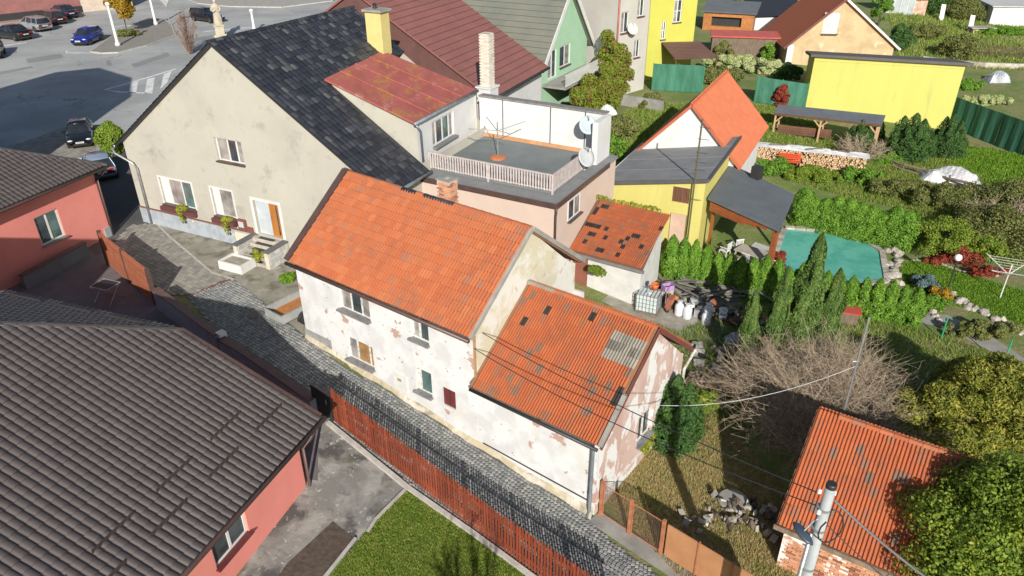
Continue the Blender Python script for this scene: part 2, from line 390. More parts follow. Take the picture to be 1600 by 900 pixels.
def grass(name, label, poly, n, h, material, off=0.0, w=0.012):
    pts = scatter_in(poly, n); k = len(pts)
    base = np.array([(x, y, T(x, y) + off) for x, y in pts]); a = rng.uniform(0, 2 * np.pi, k); hh = h * rng.uniform(0.5, 1.3, k)
    d = np.stack([np.cos(a), np.sin(a), np.zeros(k)], 1) * (w * rng.uniform(0.7, 1.6, k))[:, None]
    b = rng.uniform(0, 2 * np.pi, k); tip = base + np.stack([np.cos(b) * hh * 0.5, np.sin(b) * hh * 0.5, hh], 1)
    V = np.stack([base - d, base + d, tip], 1).reshape(-1, 3); F = np.arange(3 * k).reshape(-1, 3)
    o = link(name, fastmesh(name, V, F), material, None, False, 'stuff'); tag(o, label, 'grass'); return o

m, nt, b = _new('garden_earth'); co = _wco(nt)
c = _ramp(nt, _noise(nt, co, 0.35, 7, 0.7), [(0.3, (0.09, 0.16, 0.025)), (0.48, (0.16, 0.22, 0.045)), (0.6, (0.26, 0.24, 0.1)), (0.74, (0.18, 0.14, 0.08))])
c = _mixc(nt, _ramp(nt, _noise(nt, co, 7, 6, 0.75), [(0.4, 0.0), (0.7, 0.7)]), c, (0.075, 0.07, 0.035))
nt.links.new(c, b.inputs['Base Color']); b.inputs['Roughness'].default_value = 0.95; _bump(nt, b, _noise(nt, co, 9, 8, 0.75), 0.8, 0.08); EARTH = m
def asphalt_mat(name, c, c2, cracks=True):
    m, nt, b = _new(name); co = _wco(nt)
    col = _mixc(nt, _ramp(nt, _noise(nt, co, 0.16, 5, 0.6, 0.5), [(0.38, 0.0), (0.62, 1.0)]), c, c2)
    col = _mixc(nt, _ramp(nt, _noise(nt, co, 60, 3), [(0.3, 0.0), (0.8, 0.35)]), col, tuple(k * 0.6 for k in c))
    if cracks:
        v = nt.nodes.new('ShaderNodeTexVoronoi'); v.feature = 'DISTANCE_TO_EDGE'; v.inputs['Scale'].default_value = 0.16
        wv = nt.nodes.new('ShaderNodeVectorMath'); wv.operation = 'ADD'; nt.links.new(co, wv.inputs[0])
        nn = nt.nodes.new('ShaderNodeTexNoise'); nn.inputs['Scale'].default_value = 0.7; nn.inputs['Detail'].default_value = 6; nt.links.new(co, nn.inputs['Vector'])
        sc = nt.nodes.new('ShaderNodeVectorMath'); sc.operation = 'SCALE'; sc.inputs['Scale'].default_value = 2.5; nt.links.new(nn.outputs['Color'], sc.inputs[0]); nt.links.new(sc.outputs[0], wv.inputs[1])
        nt.links.new(wv.outputs[0], v.inputs['Vector'])
        ln = _ramp(nt, v.outputs['Distance'], [(0.0, 0.6), (0.012, 0.0)])
        col = _mixc(nt, _math(nt, 'MULTIPLY', ln, _ramp(nt, _noise(nt, co, 0.1, 2), [(0.45, 0.0), (0.6, 1.0)])), col, (0.06, 0.06, 0.06))
    nt.links.new(col, b.inputs['Base Color']); b.inputs['Roughness'].default_value = 0.9; b.inputs['Specular IOR Level'].default_value = 0.25
    _bump(nt, b, _noise(nt, co, 80, 3), 0.2, 0.01); return m
ASPHALT = asphalt_mat('worn_asphalt', (0.39, 0.395, 0.385), (0.29, 0.295, 0.29))
DARKASPH = asphalt_mat('dark_asphalt', (0.12, 0.12, 0.118), (0.085, 0.083, 0.08), False)
CRACKCONC = patch_mat('cracked_concrete', (0.19, 0.185, 0.17), [((0.30, 0.29, 0.26), 0.8, 0.45, 0.6), ((0.085, 0.08, 0.075), 0.9, 0.5, 0.62), ((0.42, 0.41, 0.38), 5, 0.6, 0.68), ((0.10, 0.11, 0.05), 1.3, 0.62, 0.72)], bump=0.6, bscale=9)
YARDCONC = patch_mat('old_yard_concrete', (0.25, 0.235, 0.19), [((0.33, 0.31, 0.26), 0.9, 0.47, 0.62), ((0.15, 0.14, 0.105), 1.4, 0.5, 0.64), ((0.42, 0.4, 0.35), 7, 0.66, 0.72)], bump=0.5, bscale=12)
LAWN = patch_mat('lawn_soil', (0.085, 0.14, 0.02), [((0.16, 0.22, 0.03), 0.7, 0.42, 0.62), ((0.24, 0.2, 0.07), 1.8, 0.52, 0.68), ((0.03, 0.055, 0.012), 6, 0.5, 0.75)], bump=0.8, bscale=30)
LAWN2 = patch_mat('bright_lawn_soil', (0.06, 0.15, 0.015), [((0.09, 0.2, 0.02), 0.9, 0.42, 0.62), ((0.035, 0.085, 0.012), 5, 0.5, 0.75)], bump=0.6, bscale=30)
DRYSOIL = patch_mat('rough_mown_soil', (0.3, 0.25, 0.11), [((0.42, 0.31, 0.15), 1.4, 0.45, 0.62), ((0.19, 0.22, 0.055), 0.9, 0.5, 0.62), ((0.15, 0.1, 0.06), 5, 0.5, 0.7)], bump=1.0, bscale=8)
SOIL = mat('dug_soil', (0.05, 0.038, 0.03), 0.95, (0.10, 0.075, 0.055), 6, bump=1.0, bscale=10)
BLADE = leaf_mat('grass_blade', [(0.0, (0.08, 0.14, 0.018)), (0.4, (0.15, 0.23, 0.028)), (0.7, (0.25, 0.3, 0.055)), (1.0, (0.36, 0.31, 0.1))], 0.7)
BLADE2 = leaf_mat('lush_grass_blade', [(0.0, (0.08, 0.17, 0.012)), (0.6, (0.15, 0.28, 0.022)), (1.0, (0.24, 0.34, 0.04))], 0.7)
DRYBLADE = leaf_mat('dry_grass_blade', [(0.0, (0.18, 0.2, 0.05)), (0.4, (0.34, 0.29, 0.11)), (0.8, (0.46, 0.35, 0.17)), (1.0, (0.3, 0.19, 0.1))], 0.8)

# the ground: one sheet to the horizon, level uphill of the lane's start and falling along the lane
bm = bmesh.new(); px, py = -E0[1], E0[0]; rows = []
for s in (-900, 0, 11, 11.6, 12.2, 12.8, 13.4, 14, 14.8, 15.6, 16.3, 17, 900):
    row = []
    for t in (-900, 900):
        x, y = A0[0] + E0[0] * s + px * t, A0[1] + E0[1] * s + py * t; row.append(bm.verts.new((x, y, T(x, y) - 0.004)))
    rows.append(row)
for a, b_ in zip(rows, rows[1:]): bm.faces.new([a[0], b_[0], b_[1], a[1]])
me = bpy.data.meshes.new('ground'); bm.to_mesh(me); bm.free(); link('ground', me, EARTH, None, False, 'structure')

drape('town_square_road', [(-40.67, 43.05), (-31.84, 47.25), (-29.47, 50.33), (-26.87, 51.12), (-21.47, 65.32), (-15.35, 104.55), (-13.84, 178.94), (-157.72, 187.35)], 0.004, ASPHALT)
drape('driveway', [(-30.97, 47.23), (-29.61, 50.61), (-26.79, 51.69), (-20.45, 37.94), (-20.83, 35.09), (-21.47, 33.98), (-26.21, 39.84)], 0.009, DARKASPH)
drape('beige_house_apron', [(-21.35, 37.79), (-20.83, 38.84), (-13.8, 35.38), (-9.55, 32.41), (-7.9, 27.57), (-8.62, 26.09), (-10.24, 27.87), (-13.5, 31.34), (-14.43, 30.22), (-16.14, 31.83), (-18.46, 34.31), (-18.75, 36.41)], 0.006, YARDCONC)
drape('yard_path', [(-7.84, 21.86), (-6.69, 21.46), (-3.43, 18.6), (-4.43, 17.36), (-4.84, 16.09), (-5.75, 14.79), (-6.57, 13.61), (-8.48, 13.5), (-7.66, 16.37), (-7.42, 18.19)], 0.005, CRACKCONC)
LAWNPOLY = [(-3.52, 18.51), (0.63, 15.19), (1.61, 13.95), (-5.86, 13.65), (-5.4, 14.92), (-4.86, 16.21), (-4.48, 16.97)]
drape('front_lawn', LAWNPOLY, 0.012, LAWN)
drape('soil_bed', [(-5.78, 16.87), (-5.01, 16.27), (-5.65, 14.8), (-6.08, 13.84), (-7.32, 13.76), (-6.8, 15.27)], 0.016, SOIL)
drape('house_terrace', [(-24.5, 31.5), (-22.2, 36.8), (-20.4, 33.2), (-16.2, 28.9), (-11.8, 24.9), (-7.2, 21.4), (-6.6, 18.5), (-13, 19), (-22, 22)], 0.006, mat('mauve_terrace_tiles', (0.15, 0.13, 0.135), 0.8, (0.11, 0.1, 0.105), 1.5))
GARDEN = [(3.15, 18.53), (4.97, 20.94), (8.11, 23.03), (8.67, 21.35), (9.85, 17.82), (7.92, 13.91), (5.88, 13.93), (4.42, 16.25)]
drape('garden_slope', GARDEN, 0.006, DRYSOIL)
POOLLAWN = [(21.23, 35.73), (22.71, 36.25), (24.02, 34.73), (26.17, 32.62), (26.47, 28.71), (24.99, 28.72), (23.44, 30.16), (22.08, 31.08), (20.65, 32.04), (20.53, 33.71)]
drape('garden_lawn', POOLLAWN, 0.01, LAWN2)
MEADOW = [(34.08, 55.94), (36.72, 54.82), (39.96, 52.14), (35.41, 43.73), (33.01, 45.95), (31.84, 47.73), (31.59, 50.65)]
drape('back_meadow', MEADOW, 0.01, LAWN2)
drape('stone_path', [(19.28, 30.62), (21.08, 30.36), (22.03, 28.76), (22.55, 26.68), (22.11, 25.96), (21.15, 27.7), (20.24, 29.33), (18.89, 29.8)], 0.008, CONCRETE)
drape('junk_yard', [(4.33, 30.67), (6.08, 33.22), (12.27, 31.04), (9.92, 24.92), (8.16, 23.23), (6.93, 24.8), (6.74, 28.4)], 0.005, mat('trodden_yard_soil', (0.2, 0.18, 0.14), 0.95, (0.33, 0.31, 0.26), 1.5, bump=0.8, bscale=8))

# --- cobbled lane
LANE = [(-15.19, 29.75), (-13.49, 31.4), (-10.21, 27.76), (-8.63, 26.0), (-6.52, 24.23), (-5.07, 23.34), (-3.98, 22.6), (-2.42, 21.36), (-0.5, 19.93), (1.07, 18.81), (2.42, 17.58), (3.23, 16.5), (4.45, 15.28), (5.51, 13.93), (1.8, 13.95), (0.73, 15.24), (-1.29, 16.93), (-3.53, 18.59), (-6.78, 21.45), (-9.34, 23.53), (-12.41, 26.34)]
lane = drape('cobbled_lane', LANE, 0.008, mat('lane_grit', (0.085, 0.085, 0.08), 0.95, (0.13, 0.125, 0.11), 2.0, bump=0.5))
SETT = tile_mat('granite_sett', [(0.0, (0.14, 0.147, 0.15)), (0.4, (0.2, 0.208, 0.206)), (0.8, (0.26, 0.262, 0.252)), (1.0, (0.32, 0.307, 0.275))], rough=0.75, dirt=(0.12, 0.115, 0.08), dirt_amt=0.4, spec=0.4)
ins = poly_inside(LANE); mats = []
sett = MB(); a, h_, c_ = 0.061, 0.028, 0.05
sett.add([(-a, -a, -0.02), (a, -a, -0.02), (a, a, -0.02), (-a, a, -0.02), (-a, -a, h_ * 0.5), (a, -a, h_ * 0.5), (a, a, h_ * 0.5), (-a, a, h_ * 0.5), (-c_, -c_, h_), (c_, -c_, h_), (c_, c_, h_), (-c_, c_, h_)],
         [(0, 1, 5, 4), (1, 2, 6, 5), (2, 3, 7, 6), (3, 0, 4, 7), (4, 5, 9, 8), (5, 6, 10, 9), (6, 7, 11, 10), (7, 4, 8, 11), (8, 9, 10, 11)])
AW = 1.3; P = 0.138
for lane_k in range(-6, 7):
    for row in range(-90, 160):
        nper = int(AW / P)
        for i in range(nper):
            t = (i + 0.5) / nper * 2 - 1
            v = lane_k * AW + t * AW / 2; u = row * P * 1.02 - 0.34 * (1 - t * t) ; ang = math.atan(0.68 * t * 2 / AW)
            x = A0[0] + E0[0] * u - E0[1] * v; y = A0[1] + E0[1] * u + E0[0] * v
            if not ins(x, y): continue
            M_ = Matrix.Translation((x, y, T(x, y) + 0.008 + random.uniform(-0.008, 0.006))) @ Matrix.Rotation(math.radians(-37) + ang + random.uniform(-0.08, 0.08), 4, 'Z') @ Matrix.Rotation(math.atan(0.118) if lane_s(x, y) > 0 else 0, 4, 'Y') @ Matrix.Rotation(random.uniform(-0.05, 0.05), 4, 'X') @ Matrix.Diagonal((random.uniform(0.86, 1.05), random.uniform(0.86, 1.05), 1, 1))
            mats.append(np.array(M_))
link('granite_setts', replicate('granite_setts', sett, mats), SETT, lane, False, 'stuff')
# manhole cover in the lane
mh = MB().lathe([(0.36, 0.0), (0.36, 0.035), (0.31, 0.04), (0.30, 0.032)], 24)
p = (-11.40, 28.05, -0.00)
o = mh.build('manhole_cover', mat('cast_iron', (0.07, 0.065, 0.06), 0.6, (0.11, 0.1, 0.09), 6)); o.location = (p[0], p[1], p[2] + 0.008); tag(o, 'round dark iron manhole cover in the cobbles beside the trailer', 'manhole cover')
# paving blocks of the forecourt
PAVE = [(-21.02, 34.57), (-21.3, 36.12), (-21.32, 37.78), (-19.94, 37.94), (-18.75, 36.41), (-14.87, 32.14), (-13.66, 31.53), (-15.18, 29.81), (-16.08, 29.82), (-18.53, 32.19), (-20.24, 33.82)]
pave = drape('paved_forecourt', PAVE, 0.010, mat('joint_sand', (0.14, 0.125, 0.10), 0.95))
PAVER = tile_mat('concrete_paver', [(0.0, (0.2, 0.19, 0.17)), (0.5, (0.26, 0.245, 0.215)), (1.0, (0.33, 0.31, 0.27))], dirt=(0.12, 0.11, 0.085), dirt_amt=0.6)
pv = MB().box((-0.096, -0.096, -0.01), (0.096, 0.096, 0.022)); ins = poly_inside(PAVE); mats = []
for i in range(-60, 60):
    for j in range(-60, 60):
        u = i * 0.205 + (0.1 if j % 2 else 0); v = j * 0.215; a = math.radians(-37)
        x = -18.0 + u * math.cos(a) - v * math.sin(a); y = 34.0 + u * math.sin(a) + v * math.cos(a)
        if ins(x, y): mats.append(np.array(Matrix.Translation((x, y, T(x, y) + 0.012 + random.uniform(0, 0.006))) @ Matrix.Rotation(a, 4, 'Z')))
link('paving_blocks', replicate('paving_blocks', pv, mats), PAVER, pave, False, 'stuff')
# pavers in the shaded courtyard beside the parked car
PAVE2 = [(-34.44, 49.34), (-36.28, 51.87), (-34.82, 56.17), (-32.72, 56.96), (-29.47, 50.33), (-30.97, 47.23)]
pave2 = drape('paved_courtyard', PAVE2, 0.010, MATS['joint_sand']); ins = poly_inside(PAVE2); mats = []
pv2 = MB().box((-0.19, -0.096, -0.01), (0.19, 0.096, 0.022))
for i in range(-80, 80):
    for j in range(-120, 120):
        u = i * 0.4; v = j * 0.21; a = math.radians(62); x = -34 + u * math.cos(a) - v * math.sin(a); y = 52 + u * math.sin(a) + v * math.cos(a)
        if ins(x, y): mats.append(np.array(Matrix.Translation((x, y, 0.012 + random.uniform(0, 0.005))) @ Matrix.Rotation(a, 4, 'Z')))
link('paving_blocks', replicate('paving_blocks', pv2, mats), PAVER, pave2, False, 'stuff')
# kerb strips
def kerb(name, pts, w, h, material):
    mb = MB()
    for (x0, y0), (x1, y1) in zip(pts, pts[1:]):
        mb.beam((x0, y0, T(x0, y0) + h / 2 - 0.05), (x1, y1, T(x1, y1) + h / 2 - 0.05), w, h + 0.1)
    return struct(mb.build(name, material))
KERB = mat('kerb_concrete', (0.46, 0.44, 0.40), 0.85, (0.34, 0.32, 0.29), 3, bump=0.3)
kerb('lane_threshold_strip', [(-15.14, 29.69), (-13.53, 31.53)], 0.22, 0.03, mat('red_brick_edge', (0.17, 0.075, 0.055), 0.8))
kerb('forecourt_kerb', [(-19.84, 37.76), (-18.58, 36.24), (-14.76, 32.01), (-13.53, 31.34)], 0.12, 0.04, KERB)
kerb('lawn_kerb', [(-4.61, 16.54), (-4.43, 17.05), (-3.49, 18.57)], 0.1, 0.08, KERB)
kerb('bed_kerb', [(-4.95, 16.27), (-5.61, 14.86), (-6.06, 13.74)], 0.08, 0.08, KERB)
kerb('fence_kerb', [(-6.83, 21.21), (-3.51, 18.34), (-1.28, 16.68), (0.68, 15.06), (1.8, 13.95)], 0.16, 0.12, KERB)
PATCHA = asphalt_mat('patched_asphalt', (0.27, 0.27, 0.262), (0.22, 0.22, 0.215), False)
for q in ([(-52.12, 81.16), (-49.67, 83.66), (-48.27, 81.68), (-50.61, 78.98)], [(-39.53, 78.38), (-38.0, 83.99), (-37.05, 82.33), (-38.41, 76.61)], [(-38.31, 91.99), (-36.44, 94.35), (-35.63, 92.7), (-37.27, 90.03)], [(-51.33, 75.28), (-49.52, 77.77), (-48.89, 76.89), (-50.5, 73.91)], [(-42.96, 79.98), (-42.63, 80.27), (-41.21, 77.84), (-41.61, 77.56)]): drape('asphalt_patch', q, 0.0065, PATCHA)
# pedestrian island with kerb, road markings
ISL = [(-46.64, 84.24), (-45.01, 83.53), (-43.38, 83.82), (-41.81, 87.58), (-40.98, 93.67), (-44.27, 100.73), (-47.39, 105.68), (-49.87, 106.79), (-49.2, 99.98), (-48.46, 93.1)]
isl = drape('traffic_island', ISL, 0.12, mat('island_tarmac', (0.25, 0.235, 0.205), 0.9, (0.2, 0.185, 0.16), 1.5))
kerb('island_kerb', ISL + ISL[:1], 0.16, 0.135, KERB)
PAINT = mat('road_paint', (0.68, 0.68, 0.66), 0.7, (0.42, 0.42, 0.41), 1.2, (0.45, 0.7))
def marking(name, pts, off=0.008): return drape(name, pts, off, PAINT)
for q in ([(-35.84, 70.0), (-35.54, 70.97), (-33.84, 66.7), (-34.54, 66.72)], [(-35.0, 71.71), (-34.69, 72.72), (-32.28, 66.44), (-32.98, 66.46)], [(-34.24, 73.76), (-34.02, 75.1), (-32.6, 70.65), (-32.15, 67.79)]): marking('crossing_stripe', q)
marking('road_line', [(-37.37, 67.91), (-36.11, 70.74), (-35.88, 70.36), (-37.08, 67.79)]); marking('road_line', [(-37.37, 67.91), (-35.53, 66.85), (-32.7, 66.34), (-32.84, 66.68), (-35.39, 67.18)])
marking('road_line', [(-36.11, 70.74), (-34.01, 76.21), (-33.84, 75.79), (-35.88, 70.36)])
marking('parking_line', [(-49.63, 84.0), (-49.78, 85.35), (-49.58, 85.17), (-49.4, 83.82)]); marking('parking_line', [(-49.74, 84.33), (-46.7, 84.08), (-46.55, 83.77), (-49.53, 83.93)])
marking('parking_line', [(-59.06, 88.09), (-57.18, 90.26), (-56.96, 89.87), (-58.79, 87.65)]); marking('parking_line', [(-38.57, 96.52), (-33.26, 99.44), (-33.12, 98.98), (-38.41, 96.09)])
marking('parking_line', [(-51.48, 100.05), (-50.94, 101.42), (-49.53, 100.91), (-49.37, 100.53), (-50.73, 100.95), (-51.18, 99.59)])
FOOT = [(-52.68, 126.12), (-47.58, 119.26), (-41.6, 115.94), (-33.75, 115.04), (-27.44, 121.03), (-24.66, 155.62), (-69.43, 157.91)]
drape('far_pavement', FOOT, 0.12, mat('pale_pavement', (0.36, 0.34, 0.31), 0.9)); kerb('far_kerb', [(-52.68, 126.12), (-47.58, 119.26), (-41.6, 115.94), (-33.75, 115.04), (-27.44, 121.03)], 0.2, 0.14, KERB)
drape('brick_pavement', [(-67.15, 104.38), (-65.48, 106.32), (-62.89, 118.61), (-65.64, 128.07), (-81.05, 131.67), (-82.99, 118.15), (-71.7, 100.73)], 0.03, mat('brick_paving', (0.36, 0.24, 0.19), 0.9, (0.28, 0.18, 0.14), 3, bump=0.3))
grass('front_lawn_grass', 'short green grass of the lawn beside the red picket fence', LAWNPOLY, 42000, 0.07, BLADE, 0.012)
grass('garden_slope_grass', 'rough dry mown grass on the slope behind the gate', GARDEN, 26000, 0.11, DRYBLADE, 0.006)
grass('garden_lawn_grass', 'bright green lawn beside the pool garden', POOLLAWN, 26000, 0.08, BLADE2, 0.01, 0.02)
grass('back_meadow_grass', 'bright green meadow grass below the green screen fence', MEADOW, 16000, 0.16, BLADE2, 0.01, 0.03)

# ================================================================ MAIN WHITE HOUSE (tall part + low part), local: x along the lane front, y to the back
PEEL = patch_mat('peeling_white_plaster', (0.63, 0.635, 0.63), [((0.53, 0.535, 0.53), 0.9, 0.45, 0.6), ((0.56, 0.545, 0.5), 0.35, 0.55, 0.65), ((0.42, 0.28, 0.235), 0.95, 0.615, 0.63), ((0.37, 0.27, 0.2), 2.6, 0.655, 0.67), ((0.3, 0.29, 0.275), 5.0, 0.66, 0.69)], bump=0.35)
PEELG = patch_mat('flaked_pink_plaster', (0.5, 0.37, 0.32), [((0.44, 0.31, 0.265), 1.2, 0.45, 0.6), ((0.62, 0.615, 0.6), 1.1, 0.5, 0.53), ((0.36, 0.3, 0.28), 2.8, 0.66, 0.69)], bump=0.5, stretch=(1.3, 1.3, 0.7))
GABLE = patch_mat('cream_gable_plaster', (0.52, 0.48, 0.36), [((0.6, 0.59, 0.54), 0.5, 0.48, 0.54), ((0.45, 0.37, 0.3), 2.2, 0.62, 0.66)], bump=0.35)
PLINTH = patch_mat('stained_plinth', (0.42, 0.36, 0.25), [((0.56, 0.52, 0.44), 1.4, 0.45, 0.6), ((0.26, 0.24, 0.2), 2.2, 0.55, 0.65)], bump=0.8, bscale=8)
OLDFRAME = mat('flaking_window_paint', (0.62, 0.61, 0.58), 0.7, (0.3, 0.28, 0.25), 9, (0.5, 0.65), bump=0.3)
SHEETSILL = mat('grey_sheet_sill', (0.25, 0.25, 0.25), 0.5, (0.15, 0.15, 0.15), 6)
hm = thing('old_white_house', 'old white house with peeling plaster and bright orange tiled roof along the cobbled lane', 'house', (-8.72, 26.26, 0.0), -37)
X, Y, Zv = Vector((1, 0, 0)), Vector((0, 1, 0)), Vector((0, 0, 1))
UM, UL, WB = 9.3, 14.3, 6.3         # tall part 0..UM, low part UM..UL, depth
ZE, ZR, WR = 3.62, 6.42, 3.15       # wall top at front, ridge height, ridge position
w = MB(); holes = [(2.5, 4.2, 2.3, 3.38), (2.6, 4.1, 0.0, 1.08), (6.3, 7.2, 2.4, 3.44), (6.35, 7.18, 0.06, 1.15), (7.7, 8.33, 0.0, 0.83)]
wall_sheet(w, (0, 0, 0), X, -Y, 0, UM, -2.5, ZE + 0.12, holes, 0.2)
wall_sheet(w, (0, WB, 0), -X, Y, -UM, 0, -2.5, ZE + 0.1)
w.build('wall', PEEL, hm)
slope_n1 = Vector((0, -(ZR - ZE), WR)); slope_n2 = Vector((0, (ZR - ZE), WR))
for u, nn, m_ in ((0, -X, PEEL), (UM, X, GABLE)):
    g = MB(); wall_sheet(g, (u, 0, 0), Y * (1 if nn.x > 0 else 1), nn, 0, WB, -2.5, ZR, (), 0.1, [((u, WR, ZR - 0.06), slope_n1), ((u, WR, ZR - 0.06), slope_n2)]); g.build('gable_wall', m_, hm)
# low part
ZE2, ZR2, WR2, WB2 = 1.62, 4.3, 3.1, 6.0
w = MB(); wall_sheet(w, (0, 0.012, 0), X, -Y, UM, UL, -3, ZE2 + 0.1, (), 0.2); wall_sheet(w, (0, WB2, 0), -X, Y, -UL, -UM, -3, ZE2); w.build('wall', PEEL, hm)
g = MB(); n1 = Vector((0, -(ZR2 - ZE2), WR2)); n2 = Vector((0, ZR2 - ZE2, WB2 - WR2))
wall_sheet(g, (UL, 0, 0), Y, X, 0, WB2, -3, ZR2, [(2.75, 3.85, -0.55, 0.72)], 0.2, [((UL, WR2, ZR2 - 0.05), n1), ((UL, WR2, ZR2 - 0.05), n2)]); g.build('gable_wall', PEELG, hm)
window(hm, (UL, 0, 0), Y, X, 2.75, 3.85, -0.55, 0.72, OLDFRAME, GLASS, (0.5,), 0.17, 0.09, sillmat=SHEETSILL)
MB().box((UL, 0.0, -1.05), (UL + 0.05, WB2, -0.98)).build('wall_ledge', OLDFRAME, hm)
# plinth bulging at the foot of the wall
pl = MB(); N = 40; vs = []
for i in range(N + 1):
    u = UL * i / N; zt = -0.118 * min(u, 12); d = 0.10 + 0.05 * math.sin(u * 2.3) + 0.03 * math.sin(u * 7.1)
    vs += [(u, -d - 0.12, zt - 0.3), (u, -d, zt + 0.05), (u, -0.035, zt + 0.16 + 0.1 * math.sin(u * 1.7) * math.sin(u * 0.6)), (u, 0.03, zt + 0.2)]
pl.add(vs, [(4 * i + k, 4 * i + 4 + k, 4 * i + 5 + k, 4 * i + 1 + k) for i in range(N) for k in range(3)]); pl.build('plinth', PLINTH, hm, True)
gpl = MB().box((-0.03, -0.04, -0.5), (1.6, 0.0, 0.42)); gpl.build('plinth_panel', mat('grey_plinth_render', (0.3, 0.3, 0.29), 0.9, (0.2, 0.2, 0.19), 2), hm)
# brick infill strip where the tall part meets the low roof, wall line and drain stain
MB().box((UM - 0.02, -0.03, 1.7), (UM + 0.06, 0.03, ZE)).build('corner_board', mat('ochre_corner', (0.42, 0.24, 0.11), 0.8), hm)
window(hm, (0, 0, 0), X, -Y, 2.5, 4.2, 2.3, 3.38, OLDFRAME, [CURTAIN, GLASS, CURTAIN], (0.34, 0.68), 0.17, 0.06, sillmat=SHEETSILL, sill_d=0.2)
BOARDED = mat('boarded_plywood', (0.34, 0.2, 0.08), 0.7, (0.22, 0.12, 0.05), 3)
window(hm, (0, 0, 0), X, -Y, 2.6, 4.1, 0.0, 1.08, OLDFRAME, [CURTAIN, BOARDED, BOARDED], (0.34, 0.8), 0.17, 0.06, sillmat=SHEETSILL, sill_d=0.2)
window(hm, (0, 0, 0), X, -Y, 6.3, 7.2, 2.4, 3.44, OLDFRAME, [CURTAIN, GLASS], (0.42,), 0.17, 0.08, sillmat=SHEETSILL, sill_d=0.16)
window(hm, (0, 0, 0), X, -Y, 6.35, 7.18, 0.06, 1.15, OLDFRAME, [OLDFRAME, GLASS2], (0.22,), 0.17, 0.06, sillmat=SHEETSILL, sill_d=0.16)
dr = MB().box((7.7, 0.06, 0.0), (8.33, 0.1, 0.83)); dd = dr.build('meter_cupboard_door', mat('burgundy_sheet', (0.16, 0.03, 0.03), 0.5, (0.11, 0.025, 0.025), 4), hm)
MB().box((8.0, 0.045, 0.05), (8.03, 0.06, 0.78)).build('door_seam', BLACKMETAL, dd)
mp = MB().box((5.2, -0.05, -0.33), (5.9, 0.0, 0.45)).build('meter_box', WHITEPAINT, hm); MB().box((5.42, -0.062, 0.12), (5.62, -0.05, 0.24)).build('badge', mat('ochre_badge', (0.35, 0.27, 0.12), 0.6), mp)
MB().box((7.85, -0.03, 0.9), (8.2, 0.0, 1.2)).build('number_plate', WHITEPAINT, hm)
# roofs: deck, tiles, caps, verge flashing, gutters
def unit(v): return Vector(v).normalized()
deck = MB(); S1 = unit((0, WR + 0.3, ZR - 3.75)); th = unit((0, -(ZR - 3.75), WR + 0.3)) * 0.12
deck.slab([(0.05, -0.3, 3.75), (UM + 0.12, -0.3, 3.75), (UM + 0.12, WR, ZR), (0.05, WR, ZR)], th)
deck.slab([(UM + 0.12, WB + 0.3, 3.75), (0.05, WB + 0.3, 3.75), (0.05, WR, ZR), (UM + 0.12, WR, ZR)], unit((0, ZR - 3.75, WR + 0.3)) * 0.12)
rf = deck.build('roof', mat('old_roof_battens', (0.22, 0.11, 0.06), 0.9, rnd=0.2), hm)
PT = pantile(0.205, 0.36); PTM = pantile(0.27, 0.36, 0.08, 2, 0.035)
lay(hm, 'roof_tile', PTM, tile_grid((0.16, -0.33, 3.745), X, S1, UM - 0.06, (Vector((0, WR, ZR)) - Vector((0, -0.33, 3.745))).length, 0.2718, 0.335), ORANGE)
S1b = unit((0, -(WB + 0.3 - WR), ZR - 3.75))
lay(hm, 'roof_tile', PT, tile_grid((UM + 0.1, WB + 0.3, 3.755), -X, S1b, UM - 0.06, 4.2, 0.205, 0.335), ORANGE, 0, 'back_roof_tiles')
ridge_caps(hm, (0.2, WR, ZR + 0.03), (UM + 0.1, WR, ZR + 0.03), ORANGE, 0.38, 0.12, dark=(8, 9, 11, 12, 13, 14), darkmat=BLACK_TILE)
MB().beam((0.02, -0.34, 3.80), (0.02, WR, ZR + 0.1), 0.28, 0.16, (0, 0, 1)).beam((0.02, WR, ZR + 0.1), (0.02, WB + 0.3, 3.85), 0.28, 0.16).build('verge_flashing', BROWNMETAL, hm)
MB().beam((UM + 0.14, -0.34, 3.73), (UM + 0.14, WR, ZR + 0.02), 0.10, 0.14).beam((UM + 0.14, WR, ZR + 0.02), (UM + 0.14, WB + 0.4, 3.72), 0.16, 0.16).build('verge_mortar', CONCRETE, hm)
MB().tube([(-0.05, -0.38, 3.66), (UM + 0.1, -0.38, 3.64)], 0.075, 8).build('gutter', BROWNMETAL, hm, True)
